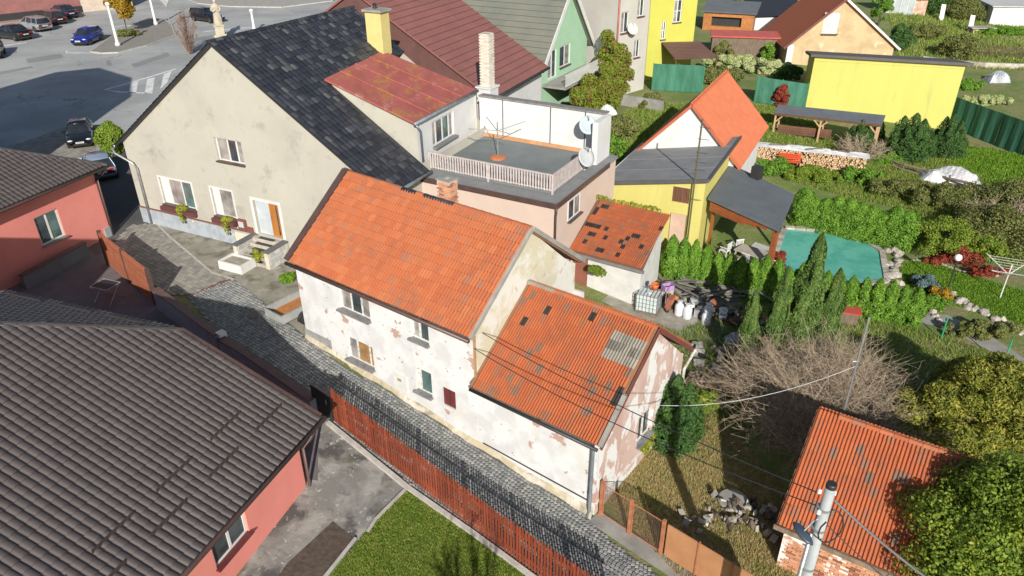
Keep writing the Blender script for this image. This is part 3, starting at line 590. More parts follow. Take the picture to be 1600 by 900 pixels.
# brick chimney behind the ridge
BRICK = tile_mat('chimney_brick', [(0.0, (0.5, 0.24, 0.13)), (0.5, (0.58, 0.32, 0.2)), (0.85, (0.4, 0.16, 0.09)), (1.0, (0.2, 0.09, 0.06))], dirt_amt=0.2)
MORTAR = mat('pale_mortar', (0.56, 0.5, 0.42), 0.95, bump=0.3)
def chimney(parent, c, sx, sy, z0, z1, brick, mortar, name='chimney'):
    x, y = c; core = MB().box((x - sx / 2 + 0.012, y - sy / 2 + 0.012, z0), (x + sx / 2 - 0.012, y + sy / 2 - 0.012, z1)).build(name, mortar, parent)
    br = MB().box((-0.115, -0.052, -0.03), (0.115, 0.052, 0.03)); me = bpy.data.meshes.new('brick'); me.from_pydata(br.v, [], br.f); me.materials.append(brick)
    z = z0 + 0.04; k = 0
    while z < z1 - 0.02:
        for side in range(4):
            L_ = sx if side % 2 == 0 else sy; n = max(2, int(round(L_ / 0.25))); st = L_ / n
            for i in range(n):
                t = -L_ / 2 + st * (i + 0.5 + (0.25 if k % 2 else -0.25)); hl_ = 0.115 * st / 0.25 * 0.96; t = max(-L_ / 2 + hl_ + 0.004, min(L_ / 2 - hl_ - 0.004, t))
                q = [(x + t, y - sy / 2 + 0.045, 0), (x + sx / 2 - 0.045, y + t, math.pi / 2), (x + t, y + sy / 2 - 0.045, 0), (x - sx / 2 + 0.045, y + t, math.pi / 2)][side]
                o = bpy.data.objects.new('brick', me); COL.objects.link(o); o.parent = core
                o.location = (q[0] + random.uniform(-.003, .003), q[1] + random.uniform(-.003, .003), z); o.rotation_euler = (0, 0, q[2]); o.scale = (st / 0.25 * 0.96, 1, 1)
        z += 0.078; k += 1
    return core
ch = chimney(hm, (5.05, 3.75), 0.62, 0.5, 5.75, 7.05, BRICK, MORTAR)
MB().box((4.72, 3.47, 7.05), (4.95, 4.03, 7.1)).box((5.15, 3.47, 7.05), (5.38, 4.03, 7.1)).box((4.95, 3.47, 7.05), (5.15, 3.62, 7.1)).box((4.95, 3.88, 7.05), (5.15, 4.03, 7.1)).build('chimney_cap', CONCRETE, ch)
# low roof
S2 = unit((0, WR2 + 0.3, ZR2 - 1.75)); S2b = unit((0, -(WB2 + 0.35 - WR2), ZR2 - 1.8))
deck = MB(); deck.slab([(UM - 0.02, -0.3, 1.75), (UL + 0.16, -0.3, 1.75), (UL + 0.16, WR2, ZR2), (UM - 0.02, WR2, ZR2)], Vector((0, -(ZR2 - 1.75), WR2 + 0.3)).normalized() * 0.1)
deck.slab([(UL + 0.16, WB2 + 0.35, 1.8), (UM - 0.02, WB2 + 0.35, 1.8), (UM - 0.02, WR2, ZR2), (UL + 0.16, WR2, ZR2)], Vector((0, ZR2 - 1.8, WB2 + 0.35 - WR2)).normalized() * 0.1)
deck.build('roof', MATS['old_roof_battens'], hm)
slen = (Vector((0, WR2, ZR2)) - Vector((0, -0.33, 1.745))).length
patch = lambda i, j: (i >= 18 and i <= 23 and j in (8, 9, 10)) or (i, j) in ((5, 10), (13, 11), (2, 8), (23, 5), (23, 4))
lay(hm, 'roof_tile', PT, tile_grid((UM + 0.16, -0.33, 1.745), X, S2, UL - UM - 0.05, slen, 0.205, 0.335, skip=patch), ORANGE_OLD)
GREYT = tile_mat('mossy_grey_tile', [(0.0, (0.22, 0.2, 0.165)), (0.6, (0.3, 0.275, 0.23)), (1.0, (0.13, 0.12, 0.1))], dirt=(0.42, 0.4, 0.34), dirt_amt=0.6)
allm = tile_grid((UM + 0.16, -0.33, 1.745), X, S2, UL - UM - 0.05, slen, 0.205, 0.335, skip=lambda i, j: not patch(i, j))
ls = [m for m in allm if m.translation.x > UM + 3.6 and m.translation.y > 1.7]; dk = [m for m in allm if m not in ls]
lay(hm, 'grey_roof_tile', PT, ls, GREYT); lay(hm, 'black_roof_tile', PT, dk, DARKSLAB)
lay(hm, 'roof_tile', PT, tile_grid((UL + 0.14, WB2 + 0.35, 1.81), -X, S2b, UL - UM - 0.05, 4.0, 0.205, 0.335), ORANGE_OLD, 0, 'back_roof_tiles')
ridge_caps(hm, (UM + 1.2, WR2, ZR2 + 0.03), (UL + 0.15, WR2, ZR2 + 0.03), ORANGE, 0.38, 0.12); ridge_caps(hm, (UM + 0.06, WR2, ZR2 + 0.03), (UM + 1.2, WR2, ZR2 + 0.03), GREYT, 0.38, 0.13)
MB().beam((UL + 0.2, -0.33, 1.76), (UL + 0.2, 1.1, 2.88), 0.14, 0.1).build('verge_mortar', CONCRETE, hm)
MB().beam((UL + 0.24, -0.33, 1.66), (UL + 0.24, WR2, ZR2 - 0.04), 0.05, 0.16).beam((UL + 0.24, WR2, ZR2 - 0.04), (UL + 0.24, WB2 + 0.3, 1.72), 0.05, 0.16).build('bargeboard', mat('dark_red_board', (0.16, 0.05, 0.035), 0.7), hm)
MB().tube([(UM + 0.05, -0.38, 1.66), (UL + 0.15, -0.38, 1.62)], 0.06, 8).build('gutter', BLACKMETAL, hm, True)
pipe_part(hm, 'downpipe', [(UL - 0.1, -0.38, 1.62), (UL - 0.12, -0.2, 1.5), (UL - 0.14, -0.12, 1.3), (UL - 0.14, -0.12, -1.4), (UL - 0.2, -0.22, -1.68)], 0.062, GREYMETAL)
pipe_part(hm, 'gutter_outlet', [(UL + 0.3, WB2 + 0.35, 1.75), (UL + 0.15, WB2 + 0.4, 1.3), (UL + 0.05, WB2 + 0.15, 0.9), (UL + 0.04, WB2 + 0.1, -0.5)], 0.06, mat('old_white_pipe', (0.55, 0.53, 0.5), 0.6, (0.3, 0.25, 0.2), 6))
MB().tube([(UM + 0.3, -0.04, -0.86), (UL - 0.3, -0.04, -1.02)], 0.02, 6).build('wall_cable', BLACKMETAL, hm)
# back annex wall with red-brown door between the low roof and the lean-to
an = MB(); an.box((UM - 1.5, WB + 0.0, -2.4), (UM + 0.4, WB + 0.12, 2.5)); an.build('yard_wall', mat('white_lime_wall', (0.6, 0.595, 0.57), 0.9, (0.5, 0.49, 0.46), 1.5, bump=0.3), hm)

# ================================================================ BEIGE GABLED HOUSE
BEIGE = patch_mat('beige_render', (0.42, 0.405, 0.345), [((0.375, 0.36, 0.31), 0.35, 0.45, 0.65), ((0.29, 0.28, 0.245), 0.8, 0.58, 0.72), ((0.46, 0.44, 0.375), 0.5, 0.55, 0.8), ((0.33, 0.315, 0.275), 2.4, 0.6, 0.74)], bump=0.2, bscale=30)
BLUEPL = patch_mat('blue_grey_plinth', (0.34, 0.38, 0.42), [((0.28, 0.31, 0.34), 2, 0.45, 0.6), ((0.55, 0.5, 0.4), 1.2, 0.62, 0.66)], bump=0.4)
hb = thing('beige_gabled_house', 'large beige rendered house with black tiled roof and flower boxes', 'house', (-20.82, 38.3, 0.0), -26)
BW, BA, BE, BZ, BD = 16.5, 8.05, 4.75, 10.5, 10.6
hol = [(2.1, 4.45, 1.5, 3.02), (5.85, 7.3, 1.5, 3.05), (6.85, 8.6, 4.65, 5.85), (8.65, 10.3, 0.98, 2.85)]
nL = Vector((-(BZ - BE), 0, BA)); nR = Vector((BZ - BE, 0, BW - BA))
w = MB(); clips = [((BA, 0, BZ - 0.1), nL), ((BA, 0, BZ - 0.1), nR)]
wall_sheet(w, (0, 0, 0), X, -Y, 0, BW, -0.6, BZ, hol, 0.2, clips); wall_sheet(w, (0, BD, 0), X, Y, 0, BW, -0.6, BZ, (), 0.2, clips)
wall_sheet(w, (0, 0, 0), Y, -X, 0, BD, -0.6, BE); wall_sheet(w, (BW, 0, 0), Y, X, 0, BD, -0.6, BE); w.build('wall', BEIGE, hb)
MB().box((-0.04, -0.05, -0.7), (8.4, -0.0, 0.92)).build('plinth', BLUEPL, hb); MB().box((-0.03, -0.09, 0.92), (8.45, 0.0, 0.98)).build('plinth_ledge', mat('brown_ledge', (0.2, 0.09, 0.07), 0.6), hb)
SURR = mat('white_window_surround', (0.66, 0.66, 0.64), 0.8)
def surround(parent, u0, u1, z0, z1, t=0.09, bottom=False):
    s = MB(); s.box((u0 - t, -0.025, z0), (u0, 0.02, z1 + t)).box((u1, -0.025, z0), (u1 + t, 0.02, z1 + t)).box((u0, -0.0252, z1), (u1, 0.02, z1 + t))
    if bottom: s.box((u0, -0.0248, z0), (u1, 0.02, z0 + t))
    return s.build('surround', SURR, parent)
for h in hol[:2]: surround(hb, *h)
window(hb, (0, 0, 0), X, -Y, *hol[0], WHITEPAINT, [SURR, CURTAIN, GLASS2], (0.24, 0.64), 0.17, 0.06, sillmat=BROWNMETAL)
window(hb, (0, 0, 0), X, -Y, *hol[1], WHITEPAINT, [SURR, CURTAIN], (0.3,), 0.17, 0.06, sillmat=BROWNMETAL)
window(hb, (0, 0, 0), X, -Y, *hol[2], WHITEPAINT, [CURTAIN, GLASS, CURTAIN], (0.42, 0.75), 0.17, 0.07, sillmat=BROWNMETAL)
for u0, u1 in ((2.1, 4.45), (5.85, 7.3)):
    fb = MB().box((u0 - 0.05, -0.34, 1.2), (u1 + 0.05, -0.1, 1.44)).build('flower_box', mat('dark_brown_box', (0.12, 0.045, 0.04), 0.6), hb)
MB().box((7.45, -0.16, 1.05), (7.95, -0.02, 1.62)).box((7.6, -0.10, 0.98), (8.35, -0.02, 1.25)).build('letter_box', mat('red_brown_panel', (0.22, 0.08, 0.06), 0.6), hb)
MB().box((7.52, -0.175, 1.2), (7.85, -0.16, 1.52)).build('letter_box_window', mat('pale_grey_panel', (0.5, 0.55, 0.58), 0.4), hb)
MB().box((7.0, -0.062, 0.28), (8.2, -0.05, 0.8)).build('meter_door', mat('cream_panel', (0.66, 0.62, 0.46), 0.6), hb)
surround(hb, *hol[3], 0.16)
dr = MB().box((9.55, 0.12, 0.98), (10.25, 0.17, 2.8)).build('front_door', mat('honey_oak_door', (0.42, 0.17, 0.035), 0.5, (0.34, 0.13, 0.03), 4, stretch=(1, 1, 0.2)), hb)
MB().box((9.98, 0.105, 1.1), (10.06, 0.12, 2.7)).build('door_glass', GLASS, dr); MB().tube([(9.62, 0.08, 1.9), (9.62, 0.08, 2.1)], 0.02, 6).build('handle', ZINC, dr)
MB().box((8.66, 0.14, 0.98), (9.55, 0.19, 2.84)).build('door_side_panel', mat('pale_grey_panel', (0.5, 0.55, 0.58), 0.4), hb)
# stone steps with side walls
st = MB()
for k in range(5): st.box((8.6, -0.42 - 0.26 * k, -0.4), (10.3, -0.16 - 0.26 * k, 0.95 - 0.19 * k))
ss = st.build('front_steps', STONE, hb)
for k in range(5): MB().box((8.95, -0.41 - 0.26 * k, 0.95 - 0.19 * k), (9.95, -0.2 - 0.26 * k, 0.965 - 0.19 * k)).build('step_mat', BLACKMETAL, ss)
BLOCK = mat('stone_block', (0.5, 0.5, 0.48), 0.85, (0.34, 0.34, 0.33), 3, rnd=0.18)
for u in (8.3, 10.32):
    sw = MB().box((u + 0.01, -1.52, -0.4), (u + 0.25, -0.06, 0.9)).build('step_wall', MORTAR, ss)
    for r_ in range(6):
        for q in range(4):
            y0 = -1.52 + q * 0.37 + (0.12 if r_ % 2 else 0)
            if y0 + 0.4 < 0: MB().box((u - 0.012, y0 + 0.01, -0.35 + r_ * 0.2), (u + 0.272, min(y0 + 0.345, -0.07), -0.17 + r_ * 0.2)).build('stone_block', BLOCK, sw)
    MB().box((u - 0.04, -1.56, 0.9), (u + 0.3, -0.06, 0.97)).build('wall_cap', mat('slate_cap', (0.13, 0.13, 0.14), 0.7), sw)
# roof of the beige house: ridge along y
deck = MB()
zc = BZ - (11.3 - BA) * (BZ - BE + 0.22) / (BW + 0.5 - BA); deck.slab([(BW + 0.5, -0.2, BE - 0.22), (BW + 0.5, 3.55, BE - 0.22), (11.3, 3.55, zc), (11.3, BD, zc), (BA, BD, BZ), (BA, -0.2, BZ)], Vector((BZ - BE, 0, BW - BA)).normalized() * 0.12)
deck.slab([(-0.5, BD, BE - 0.3), (-0.5, -0.2, BE - 0.3), (BA, -0.2, BZ), (BA, BD, BZ)], Vector((-(BZ - BE), 0, BA)).normalized() * 0.12)
deck.build('roof', BLACKMETAL, hb)
gR = unit((-(BW + 0.5 - BA), 0, BZ - BE + 0.22)); slR = math.hypot(BW + 0.5 - BA, BZ - BE + 0.22)
BT = rolltile(0.30, 0.42, 0.035, 0.03)
lay(hb, 'black_roof_tile', BT, tile_grid((BW + 0.52, -0.24, BE - 0.22), Y, gR, BD + 0.2, slR, 0.30, 0.36, jitter=0.006, inside=lambda x, y: x < 3.75 or y > slR * (BW + 0.5 - 11.2) / (BW + 0.5 - BA)), BLACK_TILE, 300, 'black_roof_tiles')
gL = unit((BA + 0.5, 0, BZ - BE + 0.3)); slL = math.hypot(BA + 0.5, BZ - BE + 0.3)
lay(hb, 'black_roof_tile', BT, tile_grid((-0.52, BD, BE - 0.3), -Y, gL, BD + 0.2, slL, 0.30, 0.36, jitter=0.006), BLACK_TILE, 0, 'left_roof_tiles')
ridge_caps(hb, (BA, -0.25, BZ + 0.03), (BA, BD, BZ + 0.03), BLACK_TILE, 0.4, 0.14)
pipe_part(hb, 'gutter', [(BW + 0.58, -0.25, BE - 0.3), (BW + 0.58, 3.6, BE - 0.28)], 0.09, GREYMETAL); pipe_part(hb, 'gutter', [(-0.58, -0.2, BE - 0.36), (-0.58, BD, BE - 0.36)], 0.08, ZINC)
pipe_part(hb, 'downpipe', [(-0.6, -0.3, BE - 0.4), (-0.45, -0.32, BE - 0.7), (0.55, -0.16, 3.6), (0.72, -0.12, 3.3), (0.72, -0.12, -0.1)], 0.06, ZINC)
# yellow chimney stands on the black roof near the red metal roof
yc_p = to_local(hb, (-7.19, 41.80, 8.59)); 
YCH = mat('yellow_chimney_render', (0.58, 0.5, 0.2), 0.8, (0.5, 0.43, 0.17), 2)
yc = MB().box((yc_p.x - 0.5, yc_p.y - 0.4, yc_p.z - 1.2), (yc_p.x + 0.5, yc_p.y + 0.4, yc_p.z + 2.1)).build('chimney', YCH, hb)
MB().box((yc_p.x - 0.62, yc_p.y - 0.52, yc_p.z + 2.1), (yc_p.x + 0.62, yc_p.y + 0.52, yc_p.z + 2.22)).build('chimney_cap', CONCRETE, yc)
MB().lathe([(0.1, 0), (0.1, 0.18), (0.16, 0.2), (0.02, 0.3)], 10, (yc_p.x - 0.1, yc_p.y, yc_p.z + 2.22)).build('chimney_cowl', BLACKMETAL, yc)

def shell(parent, x0, y0, x1, y1, z0, z1, material, name='wall', holes_front=(), holes_right=()):
    w = MB(); wall_sheet(w, (0, y0, 0), X, -Y, x0, x1, z0, z1, holes_front); wall_sheet(w, (x1, 0, 0), Y, X, y0, y1, z0, z1, holes_right)
    wall_sheet(w, (0, y1, 0), X, Y, x0, x1, z0, z1); wall_sheet(w, (x0, 0, 0), Y, -X, y0, y1, z0, z1)
    w.add([(x0, y0, z1), (x1, y0, z1), (x1, y1, z1), (x0, y1, z1)], [(0, 1, 2, 3)]); return w.build(name, material, parent)
def plane_roof(parent, pts, material, t=0.12, name='roof'):
    n = (Vector(pts[1]) - Vector(pts[0])).cross(Vector(pts[2]) - Vector(pts[0])).normalized()
    if n.z < 0: pts = pts[::-1]; n = -n
    return MB().slab(pts, n * t).build(name, material, parent)
FELT = mat('grey_roofing_felt', (0.23, 0.235, 0.235), 0.85, (0.18, 0.185, 0.185), 1.2, bump=0.2)

# ================================================================ PINK HOUSE WITH ROOF TERRACE: origin = front right corner, x along the front
PINK = mat('pale_pink_render', (0.58, 0.455, 0.38), 0.85, (0.54, 0.42, 0.35), 0.8, bump=0.12)
WHITEW = mat('white_terrace_wall', (0.61, 0.61, 0.6), 0.85, (0.53, 0.53, 0.52), 0.9, bump=0.15)
hp = thing('pink_terrace_house', 'pale pink flat-roofed house with slatted roof terrace and white upper storey', 'house', (1.98, 30.73, 0), -29)
shell(hp, -8.8, 0, 0, 7.3, -1.5, 4.02, PINK, holes_right=[(1.35, 2.95, 2.85, 4.0)][:0])
w = MB().box((-8.75, -0.12, 4.02), (0.12, 7.25, 4.16)); w.build('terrace_roof', FELT, hp)
MB().box((-8.75, -0.2, 3.95), (0.2, -0.12, 4.18)).box((0.12, -0.12, 3.95), (0.2, 6.0, 4.18)).build('roof_edge', BROWNMETAL, hp)
MB().box((-7.9, 0.92, 4.16), (-0.62, 6.75, 4.24)).build('terrace_floor', mat('terrace_felt', (0.13, 0.15, 0.15), 0.85, (0.18, 0.2, 0.2), 0.6), hp)
wn_ = window(hp, (0.0, 0, 0), Y, X, 1.35, 2.75, 2.7, 3.75, WHITEPAINT, [GLASS, CURTAIN], (0.5,), 0.03, 0.08, sillmat=BROWNMETAL, sill_d=0.2)
pipe_part(hp, 'downpipe', [(0.16, -0.2, 3.98), (0.1, -0.12, 3.7), (0.06, -0.08, 3.5), (0.06, -0.08, -1.2)], 0.055, BROWNMETAL)
# terrace railing: rails, posts and each slat
RAILW = mat('faded_pink_rail', (0.54, 0.48, 0.455), 0.7, (0.4, 0.34, 0.32), 5)
rl = MB().beam((-7.45, 0.85, 5.1), (-0.57, 0.85, 5.1), 0.09, 0.05).beam((-0.57, 0.85, 5.1), (-0.57, 4.5, 5.1), 0.09, 0.05).beam((-7.45, 0.85, 4.36), (-0.57, 0.85, 4.36), 0.06, 0.04).beam((-0.57, 0.85, 4.36), (-0.57, 4.5, 4.36), 0.06, 0.04)
rl.beam((-0.57, 0.85, 4.16), (-0.57, 0.85, 5.08), 0.08).beam((-4, 0.85, 4.16), (-4, 0.85, 5.08), 0.07).beam((-7.4, 0.85, 4.16), (-7.4, 0.85, 5.08), 0.07).beam((-0.57, 4.5, 4.16), (-0.57, 4.5, 5.08), 0.07)
railing = rl.build('terrace_railing', RAILW, hp)
sl = bpy.data.meshes.new('slat'); q = MB().box((-0.04, -0.01, 4.3), (0.04, 0.01, 5.075)); sl.from_pydata(q.v, [], q.f); sl.materials.append(RAILW)
for i in range(46):
    o = bpy.data.objects.new('slat', sl); COL.objects.link(o); o.parent = railing; o.location = (-7.3 + i * 0.147, 0.82, random.uniform(-0.01, 0.01))
for i in range(23):
    o = bpy.data.objects.new('slat', sl); COL.objects.link(o); o.parent = railing; o.location = (-0.54, 0.98 + i * 0.152, random.uniform(-0.01, 0.01)); o.rotation_euler = (0, 0, math.pi / 2)
# white walls round the terrace
w = MB().box((-8.0, 6.75, 4.0), (-0.5, 7.05, 6.42)); w.build('terrace_wall', WHITEW, hp); MB().box((-8.0, 6.65, 6.42), (-0.45, 7.15, 6.49)).build('wall_coping', mat('slate_coping', (0.15, 0.14, 0.14), 0.8, (0.24, 0.23, 0.22), 4), hp)
w = MB(); w.box((-0.62, 5.4, 4.0), (-0.32, 7.1, 6.35)); w.build('terrace_side_wall', WHITEW, hp)
MB().box((-7.9, 6.63, 4.24), (-0.6, 6.75, 4.42)).build('terrace_skirting', mat('orange_skirting', (0.55, 0.28, 0.13), 0.7), hp)
for u in (-6.5, -3.6, -1.6): MB().tube([(u, 6.72, 4.3), (u, 6.72, 6.4)], 0.025, 6).build('wall_pipe', BLACKMETAL, hp)
# upper storey with rusty red sheet roof
RUST = patch_mat('rusty_red_sheet', (0.33, 0.10, 0.085), [((0.28, 0.085, 0.07), 0.8, 0.45, 0.6), ((0.42, 0.2, 0.16), 1.0, 0.58, 0.7), ((0.33, 0.15, 0.06), 1.3, 0.54, 0.64)], rough=0.6, bump=0.15, stretch=(1.2, 0.7, 1))
P1, P2, P3, P4 = [to_local(hp, p) for p in ((-9.1, 36.4, 8.4), (-4.62, 34.4, 6.8), (-1.9, 40.45, 6.8), (-7.0, 41.6, 8.65))]
plane_roof(hp, [P1, P2, P3, P4], RUST, 0.1, 'sheet_roof')
for t_ in (0.25, 0.5, 0.75): MB().beam(P1.lerp(P4, t_) + Zv * 0.02, P2.lerp(P3, t_) + Zv * 0.02, 0.05, 0.05).build('roof_seam', RUST, hp)
w = MB(); a_, b_ = P1 - Zv * 0.1, P2 - Zv * 0.1
w.add([(a_.x + 0.3, a_.y + 0.15, 2), (b_.x - 0.08, b_.y + 0.3, 2), (b_.x - 0.08, b_.y + 0.3, b_.z), (a_.x + 0.3, a_.y + 0.15, a_.z)], [(0, 1, 2, 3)])
c_, d_ = P3 - Zv * 0.1, P4 - Zv * 0.1
w.build('upper_side_wall', BEIGE, hp); w = MB(); w.add([(c_.x, c_.y, 2), (d_.x, d_.y, 2), (d_.x, d_.y, d_.z), (c_.x, c_.y, c_.z)], [(0, 1, 2, 3)])
w.build('upper_back_wall', BEIGE, hp)
uo = Vector((b_.x - 0.08, b_.y + 0.3, 0)); ux = Vector((c_.x - 0.08 - uo.x, c_.y - uo.y, 0)); uL = ux.length; ux.normalize(); un = Vector((ux.y, -ux.x, 0))
w = MB(); wall_sheet(w, uo, ux, un, 0, uL, 4.0, b_.z + 0.02, [(1.45, 3.75, 5.0, 6.3)], 0.15); w.build('upper_wall', WHITEW, hp)
window(hp, uo, ux, un, 1.45, 3.75, 5.0, 6.3, WHITEPAINT, [CURTAIN, GLASS, GLASS2, CURTAIN], (0.2, 0.5, 0.8), 0.12, 0.09, sillmat=mat('grey_sill', (0.2, 0.2, 0.2), 0.6), sill_d=0.25)
MB().beam(uo + ux * 2.3 + un * 0.06 + Zv * 4.33, uo + ux * (uL - 0.1) + un * 0.06 + Zv * 4.33, 0.1, 0.18).build('terrace_skirting', MATS.get('orange_skirting'), hp)
pipe_part(hp, 'gutter', [P2 + Vector((0.1, -0.1, -0.06)), P3 + Vector((0.1, 0, -0.06))], 0.085, GREYMETAL)
pipe_part(hp, 'downpipe', [P2 + Vector((0.1, 0.0, -0.1)), P2 + Vector((0.22, 0.1, -0.35)), P2 + Vector((0.1, 0.35, -0.5)), P2 + Vector((0.1, 0.4, -2.1))], 0.055, GREYMETAL)
WBRICK = tile_mat('white_brick', [(0.0, (0.6, 0.55, 0.47)), (0.6, (0.68, 0.64, 0.56)), (1.0, (0.5, 0.42, 0.34))], dirt_amt=0.15)
wc = to_local(hp, (-1.33, 42.36, 6.3)); cb = MB().box((wc.x - 0.45, wc.y - 0.45, 4.2), (wc.x + 0.45, wc.y + 0.45, 6.45)).box((wc.x - 0.52, wc.y - 0.52, 6.45), (wc.x + 0.52, wc.y + 0.52, 6.53)).build('chimney_base', WHITEW, hp)
ch = chimney(hp, (wc.x, wc.y), 0.62, 0.62, 6.53, 9.4, WBRICK, mat('grey_mortar', (0.4, 0.36, 0.3), 0.9))
# rotary dryer on the terrace, aerial, two dishes
rd = thing('rotary_dryer', 'folded rotary clothes dryer in a round terracotta base on the roof terrace', 'clothes dryer', (-0.69, 36.52, 4.25), 0)
MB().lathe([(0.42, 0), (0.42, 0.05), (0.3, 0.1), (0.05, 0.12)], 20).build('base', mat('terracotta', (0.5, 0.17, 0.07), 0.8), rd)
MB().tube([(0, 0, 0.1), (0, 0, 1.9)], 0.03, 8).build('pole', ZINC, rd)
for a in range(4):
    t = a * math.pi / 2 + 0.4; MB().tube([(0, 0, 1.45), (math.cos(t) * 1.55, math.sin(t) * 1.55, 1.75)], 0.022, 6).build('arm', ZINC, rd)
for rr in (0.6, 1.05, 1.4):
    pts = [(math.cos(a * math.pi / 2 + 0.4) * rr, math.sin(a * math.pi / 2 + 0.4) * rr, 1.455 + rr * 0.19) for a in range(5)]; MB().tube(pts, 0.005, 4).build('line', WHITEPAINT, rd)
def dish(label, loc, yaw, r, material, el=28):
    t = thing('satellite_dish', label, 'satellite dish', loc, yaw, 'satellite dishes on house walls')
    mb = MB(); prof = [(0.02, 0.0), (r * 0.4, 0.03 * r), (r * 0.75, 0.12 * r), (r, 0.22 * r), (r, 0.25 * r), (r * 0.7, 0.14 * r), (0.02, 0.03)]
    mb.lathe(prof, 20); M_ = Matrix.Rotation(math.radians(90 - el), 4, 'X')
    mb.v = [tuple(M_ @ Vector(v)) for v in mb.v]; mb.build('reflector', material, t, True)
    MB().tube([M_ @ Vector((0, r * 0.95, 0.2 * r)), M_ @ Vector((0, r * 0.5, 1.0 * r))], 0.015, 6).build('feed_arm', ZINC, t); MB().lathe([(0.04, 0), (0.04, 0.1), (0.025, 0.12)], 8, M_ @ Vector((0, r * 0.45, 0.95 * r))).build('feed_horn', WHITEPAINT, t)
    MB().tube([(0, 0.02, -0.02), (0, 0.3, -0.25), (0, 0.42, -0.25)], 0.025, 6).build('bracket', ZINC, t); return t
dish('pale blue satellite dish on the outer corner of the white terrace wall', (3.86, 36.35, 6.00), 15, 0.48, mat('pale_blue_dish', (0.42, 0.5, 0.53), 0.5))
dish('grey satellite dish standing beside the end of the terrace railing', (3.60, 34.41, 5.00), 40, 0.5, mat('grey_dish', (0.45, 0.47, 0.48), 0.5))

# ================================================================ LEAN-TO with orange tiles and black spare tiles
le = thing('tiled_outbuilding', 'low white outbuilding with orange tiled roof patched with black tiles', 'outbuilding', (2.79, 32.19, -1.0), -31)
LT = [to_local(le, p) for p in ((2.79, 32.19, 1.09), (6.05, 30.08, 1.09), (7.6, 33.05, 2.51), (4.35, 35.01, 2.51))]
plane_roof(le, LT, MATS['old_roof_battens'], 0.1)
ee = (LT[1] - LT[0]); gg = (LT[3] - LT[0]); el_ = ee.length; gg = (gg - ee.normalized() * gg.dot(ee.normalized())); gl_ = gg.length
blk = {(1, 11), (2, 11), (0, 10), (0, 9), (17, 9), (0, 6), (1, 6), (2, 6), (3, 6), (5, 6), (12, 6), (13, 6), (2, 4), (3, 4), (11, 5), (6, 4), (10, 4), (11, 3), (15, 4), (2, 2), (6, 1), (7, 1), (11, 1)}
PT2 = pantile(0.205, 0.32)
lay(le, 'roof_tile', PT2, tile_grid(LT[0], ee, gg, el_, gl_, 0.21, 0.275, skip=lambda i, j: (i, j) in blk), ORANGE_OLD); lay(le, 'black_roof_tile', PT2, tile_grid(LT[0], ee, gg, el_, gl_, 0.21, 0.275, skip=lambda i, j: (i, j) not in blk), DARKSLAB)
LIME = MATS['white_lime_wall']
w = MB(); f0, f1, f2, f3 = [p.copy() for p in LT]
for a_, b_ in ((f0 + Vector((0, 0.25, 0)), f1 + Vector((-0.15, 0.25, 0))), (f1 + Vector((-0.15, 0.25, 0)), f2 + Vector((-0.15, 0, 0)))): w.add([(a_.x, a_.y, -0.6), (b_.x, b_.y, -0.6), (b_.x, b_.y, b_.z - 0.1), (a_.x, a_.y, a_.z - 0.1)], [(0, 1, 2, 3)])
w.build('wall', LIME, le)
MB().beam(f0 + Vector((0, -0.08, -0.1)), f1 + Vector((0.1, -0.08, -0.1)), 0.1, 0.14).build('eave_board', mat('grey_eave_board', (0.2, 0.19, 0.18), 0.8), le)
MB().box((0.15, 0.18, -0.4), (0.95, 0.24, 1.9)).build('door', mat('red_brown_door', (0.24, 0.09, 0.06), 0.6), le); MB().tube([(0.05, 0.05, 0), (0.05, 0.05, 1.95)], 0.05, 6).build('post', mat('red_brown_post', (0.3, 0.1, 0.06), 0.6), le)

# ================================================================ YELLOW BARN
YEL = patch_mat('lemon_yellow_render', (0.54, 0.49, 0.155), [((0.5, 0.45, 0.14), 0.7, 0.42, 0.6), ((0.45, 0.4, 0.15), 1.8, 0.56, 0.75)], bump=0.12, bscale=30, stretch=(1, 1, 0.25))
ba = thing('yellow_barn', 'small yellow rendered barn with sloping grey felt roof', 'barn', (4.93, 37.84, -1.0), -27)
BX, BYd = 5.65, 7.6
hl = [(3.9, 4.8, 2.9, 3.75), (3.9, 4.8, 0.3, 2.25)]
w = MB(); cl = [((0.1, 0, 3.32), Vector((-1.1, 0, BX)))]
wall_sheet(w, (0, 0.2, 0), X, -Y, 0.25, BX - 0.1, -1, 4.6, hl, 0.12, cl); wall_sheet(w, (0, BYd, 0), X, Y, 0.25, BX - 0.1, -1, 4.6, (), 0.12, cl); wall_sheet(w, (BX - 0.1, 0, 0), Y, X, 0.2, BYd, -1, 4.32); wall_sheet(w, (0.25, 0, 0), Y, -X, 0.2, BYd, -1, 3.4); w.build('wall', YEL, ba)
RB = [Vector((-0.05, -0.02, 3.4)), Vector((BX + 0.08, -0.02, 4.5)), Vector((BX + 0.08, BYd + 0.2, 4.5)), Vector((-0.05, BYd + 0.2, 3.4))]
plane_roof(ba, RB, FELT, 0.1)
MB().beam(RB[0] - Zv * 0.08, RB[1] - Zv * 0.08, 0.06, 0.2).beam(RB[1] - Zv * 0.04, RB[2] - Zv * 0.04, 0.08, 0.18).build('roof_edge', mat('dark_edge_trim', (0.09, 0.085, 0.085), 0.6), ba)
for k in range(1, 4): MB().beam(RB[0].lerp(RB[3], k / 4) + Zv * 0.008, RB[1].lerp(RB[2], k / 4) + Zv * 0.008, 0.06, 0.012).build('felt_seam', mat('pale_felt_seam', (0.26, 0.265, 0.27), 0.8), ba)
DWOOD = mat('dark_brown_boards', (0.15, 0.065, 0.035), 0.75, (0.1, 0.045, 0.025), 5, rnd=0.2, stretch=(1, 1, 0.2))
